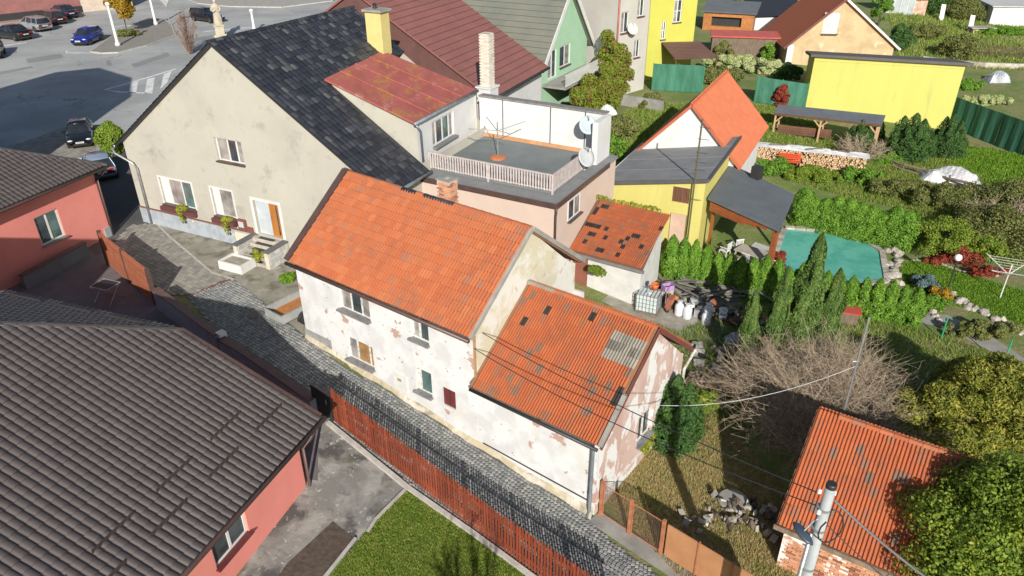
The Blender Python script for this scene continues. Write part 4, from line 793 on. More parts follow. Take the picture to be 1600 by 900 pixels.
for i in range(6): MB().box((3.9 + i * 0.15, 0.26 + 0.004 * (i % 2), 2.9), (4.04 + i * 0.15, 0.31, 3.75)).build('hatch_board', DWOOD, ba)
MB().box((3.93, 0.27, 0.3), (4.77, 0.31, 2.22)).build('door', mat('pale_pink_door', (0.6, 0.42, 0.32), 0.6), ba)
pipe_part(ba, 'gutter', [(-0.12, -0.05, 3.3), (-0.12, BYd, 3.3)], 0.07, WHITEPAINT); pipe_part(ba, 'downpipe', [(-0.12, -0.08, 3.25), (-0.12, -0.05, 3.0), (0.1, 0.1, 2.85), (0.35, 0.14, 2.85)], 0.045, WHITEPAINT)
ro = thing('roof_mast', 'thin dark mast with cross bars rising beside the yellow barn wall', 'mast', (4.93 + 5.0 * math.cos(math.radians(-27)) , 37.84 + 5.0 * math.sin(math.radians(-27)) - 0.1, -1.05), -27)
MB().tube([(0, 0, 0), (0, 0, 7.6)], 0.045, 8).build('pole', mat('olive_pole', (0.10, 0.095, 0.05), 0.6), ro)
for z in (3.4, 5.0, 5.4, 5.9, 6.6, 7.2): MB().tube([(-0.1, 0, z), (0.45, 0, z)], 0.015, 5).build('cross_bar', BLACKMETAL, ro)
# cottage behind the barn
co_ = thing('orange_roofed_cottage', 'white gabled cottage with smooth orange roof behind the yellow barn', 'cottage', (7.7, 42.72, -1.0), -27)
CW, CZ, CE, CD = 5.7, 6.55, 3.55, 9.0; ca = 2.85
w = MB(); cl = [((ca, 0, CZ - 0.05), Vector((-(CZ - CE), 0, ca))), ((ca, 0, CZ - 0.05), Vector((CZ - CE, 0, CW - ca)))]
wall_sheet(w, (0, 0.4, 0), X, -Y, 0.05, CW - 0.1, -1, CZ, (), 0.1, cl); wall_sheet(w, (0, CD, 0), X, Y, 0.05, CW - 0.1, -1, CZ, (), 0.1, cl); wall_sheet(w, (CW - 0.1, 0, 0), Y, X, 0.4, CD, -1, CE + 0.1); wall_sheet(w, (0.05, 0, 0), Y, -X, 0.4, CD, -1, CE + 0.1); w.build('wall', WHITEW, co_)
plane_roof(co_, [(CW + 0.3, 0.2, CE - 0.3), (CW + 0.3, CD + 0.2, CE - 0.3), (ca, CD + 0.2, CZ), (ca, 0.2, CZ)], MATS['old_roof_battens'], 0.1); plane_roof(co_, [(-0.3, CD + 0.2, CE - 0.3), (-0.3, 0.2, CE - 0.3), (ca, 0.2, CZ), (ca, CD + 0.2, CZ)], MATS['old_roof_battens'], 0.1)
RT = rolltile(0.3, 0.42, 0.03, 0.018)
sl_ = math.hypot(CW + 0.3 - ca, CZ - CE + 0.3)
lay(co_, 'roof_tile', RT, tile_grid((CW + 0.33, 0.15, CE - 0.3), Y, (-(CW + 0.3 - ca), 0, CZ - CE + 0.3), CD + 0.05, sl_, 0.3, 0.36, jitter=0.001), RED_TILE, 300); lay(co_, 'roof_tile', RT, tile_grid((-0.33, CD + 0.2, CE - 0.3), -Y, (ca + 0.3, 0, CZ - CE + 0.3), CD + 0.05, sl_, 0.3, 0.36, jitter=0.001), RED_TILE, 0, 'left_roof_tiles')
ridge_caps(co_, (ca, 0.15, CZ + 0.02), (ca, CD + 0.2, CZ + 0.02), RED_TILE, 0.36, 0.11)
MB().beam((-0.33, 0.16, CE - 0.34), (ca, 0.16, CZ - 0.02), 0.04, 0.16).beam((ca, 0.16, CZ - 0.02), (CW + 0.33, 0.16, CE - 0.34), 0.04, 0.16).build('bargeboard', mat('red_bargeboard', (0.45, 0.12, 0.06), 0.6), co_)
# pergola beside the barn
pg = thing('garden_pergola', 'dark grey roofed patio shelter with brown timber front beside the pool', 'pergola', (10.17, 35.67, -1.35), -45)
PGc = [to_local(pg, p) for p in ((10.3, 35.9, 2.25), (13.1, 32.65, 1.85), (15.37, 37.18, 1.85), (12.8, 41.0, 2.25))]
SLATE = mat('dark_grey_shingle', (0.115, 0.13, 0.142), 0.8, (0.095, 0.105, 0.115), 1.0)
plane_roof(pg, PGc, SLATE, 0.12)
MAHOG = mat('red_brown_timber', (0.3, 0.095, 0.03), 0.5, (0.22, 0.07, 0.025), 3, stretch=(1, 1, 3))
for k in range(4): q0, q1 = PGc[0] + Vector((0.1, 0.15, -0.2 - k * 0.16)), PGc[1] + Vector((-0.1 - k * 0.62, 0.15, -0.16 - k * 0.06)); MB().beam(q0, q1, 0.04, 0.15).build('fascia_board', MAHOG, pg)
for f_ in (PGc[1] + Vector((-0.3, 0.4, 0)), PGc[2] + Vector((-0.4, -0.4, 0)), PGc[0] + Vector((0.15, 0.5, 0)), PGc[1].lerp(PGc[0], 0.08) + Vector((-0.35, 0.95, 0))): MB().beam((f_.x, f_.y, -0.4), (f_.x, f_.y, f_.z - 0.12), 0.14).build('post', MAHOG, pg)
MB().box((0.1, 0.3, -0.1), (2.5, 4.2, 0.03)).build('patio_floor', mat('pale_patio', (0.5, 0.5, 0.48), 0.8), pg)
chm = PGc[3].lerp(PGc[2], 0.45); MB().box((chm.x - 0.25, chm.y - 0.5, chm.z - 0.1), (chm.x + 0.25, chm.y, chm.z + 0.7)).build('flue_box', BLACKMETAL, pg)

# ================================================================ BROWN-ROOFED RED HOUSE (near left): local x = along the right-hand eave toward the camera, y = up the slope
SALMON = mat('salmon_red_render', (0.69, 0.24, 0.2), 0.85, (0.61, 0.205, 0.17), 0.45, bump=0.15)
hr = thing('red_house_brown_roof', 'salmon red bungalow under a large half-hipped brown tiled roof', 'house', (-6.36, 19.08, -0.9), -109.67)
PIT = math.tan(math.radians(25)); EZ = 2.4
# in this frame +x runs along the eave toward the camera, +y = to the right of it; the roof rises to -y
w = MB(); RL = 11.0
wall_sheet(w, (0, -0.25, 0), X, Y, 1.0, RL, -0.6, 2.34, [(3.8, 5.25, 0.95, 2.12)], 0.16); wall_sheet(w, (1.0, 0, 0), Y, -X, -17.4, -0.25, -0.6, 2.4); w.build('wall', SALMON, hr)
g = MB(); wall_sheet(g, (1.0, 0, 0), Y, -X, -17.4, -0.25, 2.3, 6.3, (), 0.1, [((1.0, -9, EZ - 0.15 + 9 * PIT), Vector((0, PIT, 1))), ((1.0, -9, EZ - 0.15 + 9 * PIT), Vector((0, -PIT, 1))), ((0.3, -5, EZ - 0.15 + 5 * PIT), Vector((-PIT * 1.0, 0, 1)))]); g.build('gable_wall', SALMON, hr)
MB().box((0.96, -0.3, -0.8), (RL, -0.2, 0.0)).build('plinth', mat('blue_grey_render', (0.3, 0.32, 0.34), 0.85, (0.24, 0.26, 0.27), 1.5), hr)
window(hr, (0, -0.25, 0), X, Y, 3.8, 5.25, 0.95, 2.12, WHITEPAINT, GLASS, (0.5,), 0.13, 0.08, sillmat=mat('maroon_sill', (0.13, 0.03, 0.03), 0.5))
zr = EZ + 9 * PIT; zh = EZ + 5 * PIT
dk_ = MB(); n_ = Vector((0, PIT, 1)).normalized() * 0.12
dk_.slab([(0, 0, EZ), (0, -5, zh), (4, -9, zr), (RL + 2, -9, zr), (RL + 2, 0, EZ)], n_); dk_.slab([(0, -18, EZ), (RL + 2, -18, EZ), (RL + 2, -9, zr), (4, -9, zr), (0, -13, zh)], Vector((0, -PIT, 1)).normalized() * 0.12)
dk_.slab([(0, -5, zh), (0, -13, zh), (4, -9, zr)], Vector((-PIT, 0, 1)).normalized() * 0.1); dk_.build('roof', BROWNMETAL, hr)
BRT = rolltile(0.245, 0.38, 0.05, 0.042)
ins = lambda x, y: True
gv = Vector((0, -1, PIT)).normalized(); sl_ = 9 / math.cos(math.radians(25)); k5 = 5 / math.cos(math.radians(25))
# e must give outward normal: e x g up -> e = +x ; (x) x (-y, z) = (0,-z?...) handled by sign test
e_ = X if X.cross(gv).z > 0 else -X
org = Vector((0, 0.06, EZ + 0.0)) if e_ == X else Vector((RL + 2, 0.06, EZ))
LX = RL + 2
def in_slope(x, y):
    xr = x if e_ == X else LX - x
    return y < k5 or xr > (y - k5) * math.cos(math.radians(25))
lay(hr, 'roof_tile', BRT, tile_grid(org, e_, gv, LX, sl_, 0.245, 0.315, inside=in_slope, jitter=0.003), BROWN_TILE, 300, 'roof_tiles_beyond')
gh_ = Vector((1, 0, PIT)).normalized(); eh = Y if Y.cross(gh_).z > 0 else -Y
lay(hr, 'roof_tile', BRT, tile_grid(Vector((-0.05, -5 if eh == -Y else -13, zh)), eh, gh_, 8, 4 / math.cos(math.radians(25)), 0.245, 0.315, inside=lambda x, y: min(x, 8 - x) > y * math.cos(math.radians(25)), jitter=0.002), BROWN_TILE, 0, 'hip_roof_tiles')
ridge_caps(hr, (4, -9, zr + 0.03), (0, -5, zh + 0.03), BROWN_TILE, 0.42, 0.14); ridge_caps(hr, (4, -9, zr + 0.03), (RL + 2, -9, zr + 0.03), BROWN_TILE, 0.42, 0.14); ridge_caps(hr, (4, -9, zr + 0.03), (0, -13, zh + 0.03), BROWN_TILE, 0.42, 0.14)
MB().beam((-0.03, 0.02, EZ + 0.03), (-0.03, -5, zh + 0.03), 0.1, 0.16).build('verge_board', BROWNMETAL, hr)
pipe_part(hr, 'gutter', [(-0.1, 0.1, EZ - 0.06), (RL + 2, 0.1, EZ - 0.06)], 0.085, BROWNMETAL); pipe_part(hr, 'gutter', [(-0.1, -5, zh - 0.06), (-0.1, -13, zh - 0.06)], 0.08, BROWNMETAL)
pipe_part(hr, 'downpipe', [(0.5, 0.1, EZ - 0.1), (0.7, 0.05, EZ - 0.35), (0.92, -0.16, EZ - 0.6), (0.92, -0.16, 0.1), (0.85, -0.05, -0.1)], 0.055, BROWNMETAL)
# snow guards
for row, xs in ((1.05, (0.5, 2.7, 4.9, 7.1)), (1.75, (1.6, 3.8, 6.0, 8.2))):
    for x in xs: MB().beam((x, -row, EZ + row * PIT + 0.13), (x + 1.35, -row, EZ + row * PIT + 0.13), 0.025, 0.13).build('snow_guard', mat('dark_guard_metal', (0.055, 0.042, 0.04), 0.5), hr)
for y in (-6, -8.3, -10.6): MB().beam((0.45, y, zh + 0.3), (0.45, y - 1.6, zh + 0.3), 0.05, 0.16).build('snow_guard', mat('dark_guard_metal', (0.055, 0.042, 0.04), 0.5), hr)
# ---- upper wing of the red house (far left)
h2 = thing('red_house_upper_wing', 'salmon red wing with hipped brown roof and grey downpipe at the left edge', 'house', (-21.2, 36.8, 0.0), -109.67)
w = MB(); wall_sheet(w, (0.5, -0.5, 0), X, Y, 0, 8, -0.3, 3.85, [(2.6, 3.95, 1.15, 2.65)], 0.16); wall_sheet(w, (0.5, 0, 0), Y, -X, -8.5, -0.5, -0.3, 3.85); wall_sheet(w, (8.5, 0, 0), Y, X, -8.5, -0.5, -0.3, 3.85); w.build('wall', SALMON, h2)
window(h2, (0.5, -0.5, 0), X, Y, 2.6, 3.95, 1.15, 2.65, WHITEPAINT, [GLASS2, GLASS], (0.5,), 0.13, 0.08, sillmat=mat('grey_sill', (0.2, 0.2, 0.2), 0.6))
z3 = 3.9; P2t = math.tan(math.radians(26)); hw = 4.5; zt = z3 + hw * P2t
dk_ = MB(); dk_.slab([(0, 0, z3), (hw, -hw, zt), (12, -hw, zt), (12, 0, z3)], Vector((0, P2t, 1)).normalized() * 0.12); dk_.slab([(0, -2 * hw, z3), (hw, -hw, zt), (0, 0, z3)], Vector((-P2t, 0, 1)).normalized() * 0.11); dk_.slab([(0, -2 * hw, z3), (12, -2 * hw, z3), (12, -hw, zt), (hw, -hw, zt)], Vector((0, -P2t, 1)).normalized() * 0.12); dk_.build('roof', BROWNMETAL, h2)
gv = Vector((0, -1, P2t)).normalized(); c26 = math.cos(math.radians(26))
org = Vector((0, 0.05, z3)) if e_ == X else Vector((12, 0.05, z3))
lay(h2, 'roof_tile', BRT, tile_grid(org, e_, gv, 12, hw / c26, 0.245, 0.315, inside=lambda x, y: (x if e_ == X else 12 - x) > y * c26, jitter=0.003), BROWN_TILE, 300, 'roof_tiles_beyond')
gh_ = Vector((1, 0, P2t)).normalized()
lay(h2, 'roof_tile', BRT, tile_grid(Vector((-0.05, 0 if eh == -Y else -2 * hw, z3)), eh, gh_, 2 * hw, hw / c26, 0.245, 0.315, inside=lambda x, y: min(x, 2 * hw - x) > y * c26, jitter=0.002), BROWN_TILE, 0, 'hip_roof_tiles')
ridge_caps(h2, (hw, -hw, zt + 0.03), (0, 0, z3 + 0.03), BROWN_TILE, 0.42, 0.13); ridge_caps(h2, (hw, -hw, zt + 0.03), (0, -2 * hw, z3 + 0.03), BROWN_TILE, 0.42, 0.13)
pipe_part(h2, 'gutter', [(-0.1, 0.1, z3 - 0.06), (12, 0.1, z3 - 0.06)], 0.08, BROWNMETAL); pipe_part(h2, 'downpipe', [(0.15, 0.1, z3 - 0.1), (0.3, -0.1, z3 - 0.4), (0.46, -0.42, z3 - 0.7), (0.46, -0.42, 0)], 0.06, BROWNMETAL)
MB().box((0.42, -0.52, -0.2), (0.9, -0.42, 0.55)).build('plinth', mat('blue_grey_render', (0.3, 0.32, 0.34), 0.85), h2)
# ---- unseen block added left of the frame to shade the terrace and upper wing
rw = thing('unseen_shade_block', 'unseen two-storey salmon red block added left of the picture to cast shade', 'house', (-31, 18.5, -0.2), 0)
shell(rw, 0, 0, 11.6, 3.8, -0.5, 6.4, SALMON); plane_roof(rw, [(-0.4, -0.4, 6.3), (12.0, -0.4, 6.3), (12.0, 1.9, 8.0), (-0.4, 1.9, 8.0)], BROWN_TILE, 0.15); plane_roof(rw, [(12.0, 4.2, 6.3), (-0.4, 4.2, 6.3), (-0.4, 1.9, 8.0), (12.0, 1.9, 8.0)], BROWN_TILE, 0.15)
# ---- tall town house out of frame on the left whose shadow lies on the square
th_ = thing('town_house', 'tall plain town house standing left of the red house', 'house', (-38, 40, 0), 0)
fp = [(6.8, -6), (6.6, -2.3), (3.6, 4.5), (-1.6, 8.8), (-5, 7.0), (-7, 0), (-7, -8)]; n = len(fp)
MB().add([(x, y, 0) for x, y in fp] + [(x, y, 13.9) for x, y in fp], [(i, (i + 1) % n, (i + 1) % n + n, i + n) for i in range(n)]).build('wall', BEIGE, th_)
MB().add([(x * 1.02, y * 1.02, 13.9) for x, y in fp] + [(-0.5, 0.5, 16.0)], [(i, (i + 1) % n, n) for i in range(n)]).build('roof', BROWN_TILE, th_)

# ================================================================ HOUSES BEHIND
MAR = mat('maroon_sheet_roof', (0.25, 0.10, 0.085), 0.62, (0.2, 0.085, 0.07), 0.7, bump=0.08)
ma = thing('maroon_roofed_house', 'house with broad maroon sheet roof behind the white brick chimney', 'house', (-1.02, 44.83, 0), 65.5)
q = [to_local(ma, p) for p in ((-1.02, 44.83, 5.2), (2.67, 52.93, 5.2), (-2.90, 57.09, 9.28), (-9.39, 48.68, 10.73), (-5.39, 44.83, 7.59))]
Lm = q[1].x; sp = 9.5; t31 = math.tan(math.radians(31))
pts = [Vector((-0.2, 0, 5.2)), Vector((Lm, 0, 5.2)), Vector((Lm, sp, 5.2 + sp * t31)), Vector((-0.2, sp, 5.2 + sp * t31))]
plane_roof(ma, pts, MAR, 0.12); plane_roof(ma, [Vector((Lm, 2 * sp, 5.2)), Vector((-0.2, 2 * sp, 5.2)), pts[3], pts[2]], MAR, 0.12)
for k in range(1, 22):
    y = k * 0.45; MB().beam((-0.2, y, 5.2 + y * t31 + 0.014), (Lm, y, 5.2 + y * t31 + 0.014), 0.035, 0.03).build('sheet_step', mat('dark_sheet_joint', (0.15, 0.055, 0.048), 0.7), ma)
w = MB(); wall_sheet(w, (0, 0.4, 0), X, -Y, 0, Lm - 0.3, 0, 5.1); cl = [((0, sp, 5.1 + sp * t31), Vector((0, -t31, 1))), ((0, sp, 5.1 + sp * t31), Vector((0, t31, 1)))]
w.build('wall', WHITEW, ma); w = MB(); wall_sheet(w, (0, 0, 0), Y, -X, 0.4, 2 * sp - 0.4, 0, 11, (), 0.1, cl); wall_sheet(w, (Lm - 0.3, 0, 0), Y, X, 0.4, 2 * sp - 0.4, 0, 11, (), 0.1, cl); w.build('shade_coloured_gable', mat('maroon_gable_shade', (0.13, 0.06, 0.052), 0.7), ma)  # gable walls coloured dark maroon to stand in for a band of shadow
pipe_part(ma, 'gutter', [(-0.2, -0.08, 5.12), (Lm, -0.08, 5.12)], 0.08, BLACKMETAL)
# mint gable house
mi = thing('mint_gabled_house', 'mint green gabled house with grey shingle roof and white balcony', 'house', (2.64, 57.3, 0), 61)
MINT = mat('mint_green_render', (0.33, 0.52, 0.36), 0.85, (0.3, 0.47, 0.32), 1)
GW = 9.4; ap = 4.7; ez, az_ = 4.5, 9.6
w = MB(); cl = [((ap, 0, az_ - 0.1), Vector((-(az_ - ez), 0, ap))), ((ap, 0, az_ - 0.1), Vector((az_ - ez, 0, GW - ap)))]
hm_ = [(1.5, 3.0, 2.8, 5.0), (3.6, 5.6, 3.3, 5.0)]
wall_sheet(w, (0, 0.5, 0), X, -Y, 0.4, GW - 0.4, 0, az_, hm_, 0.15, cl); wall_sheet(w, (GW - 0.4, 0, 0), Y, X, 0.5, 9, 0, ez); w.build('wall', MINT, mi)
GRSH = mat('grey_green_shingle', (0.17, 0.17, 0.135), 0.85, (0.13, 0.14, 0.12), 0.6)
plane_roof(mi, [(-0.2, 0, ez - 0.3), (-0.2, 10, ez - 0.3), (ap, 10, az_), (ap, 0, az_)], GRSH, 0.12); plane_roof(mi, [(GW + 0.2, 0, ez - 0.3), (GW + 0.2, 10, ez - 0.3), (ap, 10, az_), (ap, 0, az_)], GRSH, 0.12)
for k in range(1, 14):
    t_ = k / 14; MB().beam((-0.2 + (ap + 0.2) * t_, 0, ez - 0.3 + (az_ - ez + 0.3) * t_ + 0.012), (-0.2 + (ap + 0.2) * t_, 10, ez - 0.3 + (az_ - ez + 0.3) * t_ + 0.012), 0.04, 0.03).build('shingle_course', mat('dark_shingle_course', (0.1, 0.1, 0.085), 0.9), mi)
MB().beam((-0.2, -0.03, ez - 0.4), (ap, -0.03, az_ - 0.1), 0.06, 0.36).beam((ap, -0.03, az_ - 0.1), (GW + 0.2, -0.03, ez - 0.4), 0.06, 0.36).build('bargeboard', WHITEPAINT, mi)
window(mi, (0, 0.5, 0), X, -Y, *hm_[0], WHITEPAINT, [CURTAIN, GLASS], (0.5,), 0.12, 0.1, sill=False); window(mi, (0, 0.5, 0), X, -Y, *hm_[1], WHITEPAINT, [GLASS, CURTAIN], (0.5,), 0.12, 0.1)
MB().box((0.4, -1.6, 2.5), (8.6, 0.5, 2.65)).build('balcony_floor', CONCRETE, mi)
bl = MB().beam((0.4, -1.55, 3.6), (8.6, -1.55, 3.6), 0.07, 0.06).beam((0.4, -1.55, 2.75), (8.6, -1.55, 2.75), 0.05, 0.05)
balc = bl.build('balcony_railing', WHITEPAINT, mi)
bm_ = bpy.data.meshes.new('baluster'); q_ = MB().box((-0.025, -0.015, 2.7), (0.025, 0.015, 3.6)); bm_.from_pydata(q_.v, [], q_.f); bm_.materials.append(WHITEPAINT)
for i in range(42):
    o = bpy.data.objects.new('baluster', bm_); COL.objects.link(o); o.parent = balc; o.location = (0.5 + i * 0.193, -1.55, 0)
# grey three-storey house
gr = thing('grey_plain_house', 'tall grey rendered house with red downpipe and satellite dish', 'house', (8.86, 63.98, 0), 43)
GREYR = mat('warm_grey_render', (0.47, 0.45, 0.41), 0.85, (0.42, 0.4, 0.36), 0.5, bump=0.12)
hg = [(0.35, 1.35, 1.6, 3.1), (2.5, 3.3, 3.0, 4.5), (0.5, 1.5, 5.3, 7.0), (2.6, 3.5, 6.4, 7.8), (0.45, 0.9, 0.2, 0.8)]
w = MB(); wall_sheet(w, (0, 0, 0), X, -Y, 0, 4.3, 0, 10, hg[:4], 0.2); wall_sheet(w, (0, 0, 0), Y, -X, 0, 8, 0, 10); wall_sheet(w, (4.3, 0, 0), Y, X, 0, 8, 0, 10); w.build('wall', GREYR, gr)
for h in hg[:4]: window(gr, (0, 0, 0), X, -Y, *h, WHITEPAINT, [CURTAIN, GLASS], (0.5,), 0.15, 0.08, sillmat=mat('maroon_brick_sill', (0.16, 0.05, 0.045), 0.7), sill_d=0.16)
plane_roof(gr, [(-0.4, -0.4, 9.9), (4.7, -0.4, 9.9), (4.7, 8.4, 11.5), (-0.4, 8.4, 11.5)], SLATE)
pipe_part(gr, 'downpipe', [(0.05, -0.1, 9.9), (0.02, -0.1, 0.1)], 0.08, mat('red_oxide_pipe', (0.36, 0.12, 0.09), 0.6))
dish('cream satellite dish on the side wall of the tall grey house', (8.86 + 1.6 * math.cos(math.radians(43)) + 0.25, 63.98 + 1.6 * math.sin(math.radians(43)) - 0.3, 5.6), 20, 0.5, mat('cream_dish', (0.62, 0.58, 0.5), 0.5))
# bright yellow tall house
yt = thing('tall_yellow_house', 'tall bright yellow house with brown lean-to canopy at its foot', 'house', (12.6, 70.0, 0), 25)
YB = mat('bright_yellow_render', (0.47, 0.46, 0.08), 0.8, (0.44, 0.43, 0.075), 0.8)
hy = [(1.4, 1.9, 3.6, 5.2), (2.6, 3.5, 5.0, 7.0)]
w = MB(); wall_sheet(w, (0, 0, 0), X, -Y, 0, 5.2, 0, 9, hy, 0.15); wall_sheet(w, (0, 0, 0), Y, -X, 0, 7, 0, 9); wall_sheet(w, (5.2, 0, 0), Y, X, 0, 7, 0, 9); w.build('wall', YB, yt)
for h in hy: window(yt, (0, 0, 0), X, -Y, *h, WHITEPAINT, [CURTAIN, GLASS], (0.5,), 0.12, 0.08, trans=0.5)
plane_roof(yt, [(-0.3, -0.4, 8.9), (5.5, -0.4, 8.9), (5.5, 7, 11), (-0.3, 7, 11)], SLATE)
cn = plane_roof(yt, [Vector((0.7, -3.4, 2.6)), Vector((5.4, -3.6, 2.3)), Vector((5.8, -0.1, 3.1)), Vector((1.5, -0.1, 3.4))], mat('brown_corrugated', (0.14, 0.075, 0.06), 0.5, (0.11, 0.06, 0.05), 1), 0.08, 'canopy')
for k in range(1, 12): MB().beam(Vector((0.7, -3.4, 2.62)).lerp(Vector((1.5, -0.1, 3.42)), k / 12), Vector((5.4, -3.6, 2.32)).lerp(Vector((5.8, -0.1, 3.12)), k / 12), 0.06, 0.04).build('canopy_rib', MATS['brown_corrugated'], cn)
for x, y in ((0.9, -3.3), (5.3, -3.5)): MB().beam((x, y, 0), (x, y, 2.4), 0.12).build('canopy_post', DWOOD, yt)
# yellow garage: long blank wall
ga = thing('yellow_garage', 'long blank lemon yellow garage wall under a flat dark roof', 'garage', (25.4, 62.9, -0.9), -17)
GWd = 11.3
w = MB(); wall_sheet(w, (0, 0, 0), X, -Y, 0, GWd, -1.2, 4.55); cl = [((0, 0, 4.55), Vector((0, 0.155, 1)))]; wall_sheet(w, (0, 0, 0), Y, -X, 0, 6, -1, 4.55, (), 0.1, cl); wall_sheet(w, (GWd, 0, 0), Y, X, 0, 6, -1, 4.55, (), 0.1, cl); wall_sheet(w, (0, 6, 0), X, Y, 0, GWd, -1, 3.5)
YG = patch_mat('garage_yellow', (0.5, 0.49, 0.135), [((0.475, 0.465, 0.128), 0.6, 0.42, 0.6), ((0.4, 0.385, 0.125), 1.5, 0.56, 0.75)], bump=0.1, bscale=30, stretch=(1, 1, 0.18))
w.build('wall', YG, ga); plane_roof(ga, [(-0.35, -0.25, 4.78), (GWd + 0.5, -0.25, 4.73), (GWd + 0.5, 6.3, 3.72), (-0.35, 6.3, 3.77)], mat('dark_garage_roof', (0.085, 0.075, 0.07), 0.7), 0.22)
MB().box((0, -0.03, 4.2), (GWd, 0.0, 4.24)).build('wall_band', YG, ga)
# old ochre house with orange roof behind the garage
oc = thing('ochre_gabled_house', 'old ochre plaster house with orange verge tiles behind the yellow garage', 'house', (28.02, 76.55, 0.00), -5)
OCH = patch_mat('ochre_old_plaster', (0.5, 0.38, 0.22), [((0.42, 0.31, 0.18), 0.8, 0.45, 0.6), ((0.6, 0.5, 0.34), 1.0, 0.58, 0.66), ((0.5, 0.26, 0.13), 2.5, 0.66, 0.7)], bump=0.4)
OW, oa, oe, oz = 10.3, 4.7, 2.0, 6.3
w = MB(); cl = [((oa, 0, oz - 0.1), Vector((-(oz - oe), 0, oa))), ((oa, 0, oz - 0.1), Vector((oz - oe, 0, OW - oa)))]
wall_sheet(w, (0, 0, 0), X, -Y, 0, OW, -1, oz, [(3.0, 4.5, 3.0, 5.0)], 0.2, cl); wall_sheet(w, (0, 0, 0), Y, -X, 0, 10, -1, oe); wall_sheet(w, (OW, 0, 0), Y, X, 0, 10, -1, oe); w.build('wall', OCH, oc)
window(oc, (0, 0, 0), X, -Y, 3.0, 4.5, 3.0, 5.0, OLDFRAME, mat('white_sheeting', (0.6, 0.6, 0.6), 0.4, (0.4, 0.4, 0.4), 3), (), 0.1, 0.06, sillmat=WOOD, sill_d=0.3)
plane_roof(oc, [(OW + 0.5, -0.3, oe - 0.4), (OW + 0.5, 10, oe - 0.4), (oa, 10, oz), (oa, -0.3, oz)], ORANGE, 0.15); plane_roof(oc, [(-0.5, 10, oe - 0.4), (-0.5, -0.3, oe - 0.4), (oa, -0.3, oz), (oa, 10, oz)], ORANGE_OLD, 0.15)
MB().beam((oa, -0.35, oz), (OW + 0.5, -0.35, oe - 0.4), 0.06, 0.2).build('bargeboard', WHITEPAINT, oc); MB().beam((oa, -0.35, oz), (-0.5, -0.35, oe - 0.4), 0.06, 0.25).build('bargeboard', mat('dark_red_board', (0.16, 0.05, 0.035), 0.7), oc)
MB().box((-0.06, -0.06, -1), (0.55, 0.0, 1.9)).build('corner_strip', WHITEPAINT, oc)
# timber shed, long roof, sheds in the back gardens
def small_shed(name, label, loc, yaw, w_, d_, h0, h1, wallm, roofm, over=0.25, op=None):
    t = thing(name, label, 'shed', loc, yaw); mb = MB(); cl = [((0, 0, h0), Vector((0, -(h1 - h0), d_)))]
    wall_sheet(mb, (0, 0, 0), X, -Y, 0, w_, -0.3, h0, [op] if op else (), 0.5); wall_sheet(mb, (0, d_, 0), X, Y, 0, w_, -0.3, h1); wall_sheet(mb, (0, 0, 0), Y, -X, 0, d_, -0.3, max(h0, h1), (), 0.1, cl); wall_sheet(mb, (w_, 0, 0), Y, X, 0, d_, -0.3, max(h0, h1), (), 0.1, cl)
    mb.build('wall', wallm, t); plane_roof(t, [(-over, -over, h0 + 0.02), (w_ + over, -over, h0 + 0.02), (w_ + over, d_ + over, h1 + 0.06), (-over, d_ + over, h1 + 0.06)], roofm, 0.14)
    if op: MB().box((op[0], 0.5, op[2]), (op[1], 0.55, op[3])).build('opening', BLACKMETAL, t)
    return t
small_shed('timber_shed', 'orange timber garden shed with grey felt roof beyond the yellow house', (23.91, 95.76, -0.00), -22, 6.0, 4.0, 2.2, 2.9, FRESHWOOD, SLATE, 0.3, (1.0, 4.6, 0.5, 1.6))
small_shed('long_board_shed', 'long weathered board shed with red fascia behind the variegated hedge', (21.44, 80.99, -0.00), -11, 11.5, 2.5, 2.0, 2.1, WOOD, mat('red_fascia_sheet', (0.5, 0.1, 0.07), 0.5), 0.2)
small_shed('black_roofed_shed', 'low white shed with black tiled roof beside the ochre house', (30.20, 95.13, -0.00), 8, 6.5, 4.0, 1.6, 3.4, WHITEW, BLACK_TILE, 0.2)
small_shed('pink_roofed_wall', 'pale block outbuilding with bright crimson roof at the top edge', (31.59, 106.98, -0.00), -6, 9.5, 4.0, 2.6, 3.6, mat('pale_blockwork', (0.5, 0.47, 0.42), 0.9, (0.4, 0.37, 0.32), 1), mat('crimson_sheet', (0.6, 0.03, 0.09), 0.45), 0.3)
small_shed('white_shed', 'long white shed at the top right edge of the gardens', (65.90, 105.96, -1.38), -6, 16, 4.0, 2.4, 2.6, WHITEPAINT, mat('pale_roof_sheet', (0.5, 0.5, 0.48), 0.6), 0.3)
gl = small_shed('greenhouse', 'small glazed greenhouse with brick end in the back garden', (51.97, 107.30, -0.00), -4, 3.6, 3.0, 2.2, 3.0, mat('frosted_greenhouse_glass', (0.4, 0.44, 0.45), 0.15), mat('frosted_greenhouse_glass', (0.4, 0.44, 0.45), 0.15))
for i in range(5): MB().beam((i * 0.9, -0.02, 0), (i * 0.9, -0.02, 2.2), 0.06).build('glazing_bar', WHITEPAINT, gl)
small_shed('brick_hut', 'little brick hut beside the greenhouse', (54.90, 107.58, -0.23), -4, 2.6, 2.4, 2.0, 2.4, mat('hut_brick', (0.4, 0.2, 0.12), 0.9, (0.5, 0.42, 0.34), 3), WOOD)
bg = thing('corner_building', 'maroon and cream building at the top left behind the parked cars', 'building', (-72.98, 100.78, -0.00), 44)
shell(bg, 0, 0, 16, 8, 0, 9, mat('dark_maroon_render', (0.26, 0.11, 0.10), 0.8)); MB().box((16, -0.05, 0), (23, 8, 9)).build('side_wall', mat('cream_render', (0.55, 0.45, 0.36), 0.85), bg); MB().box((-0.05, -0.08, 0), (16.05, 0, 0.9)).build('plinth', BLACKMETAL, bg)
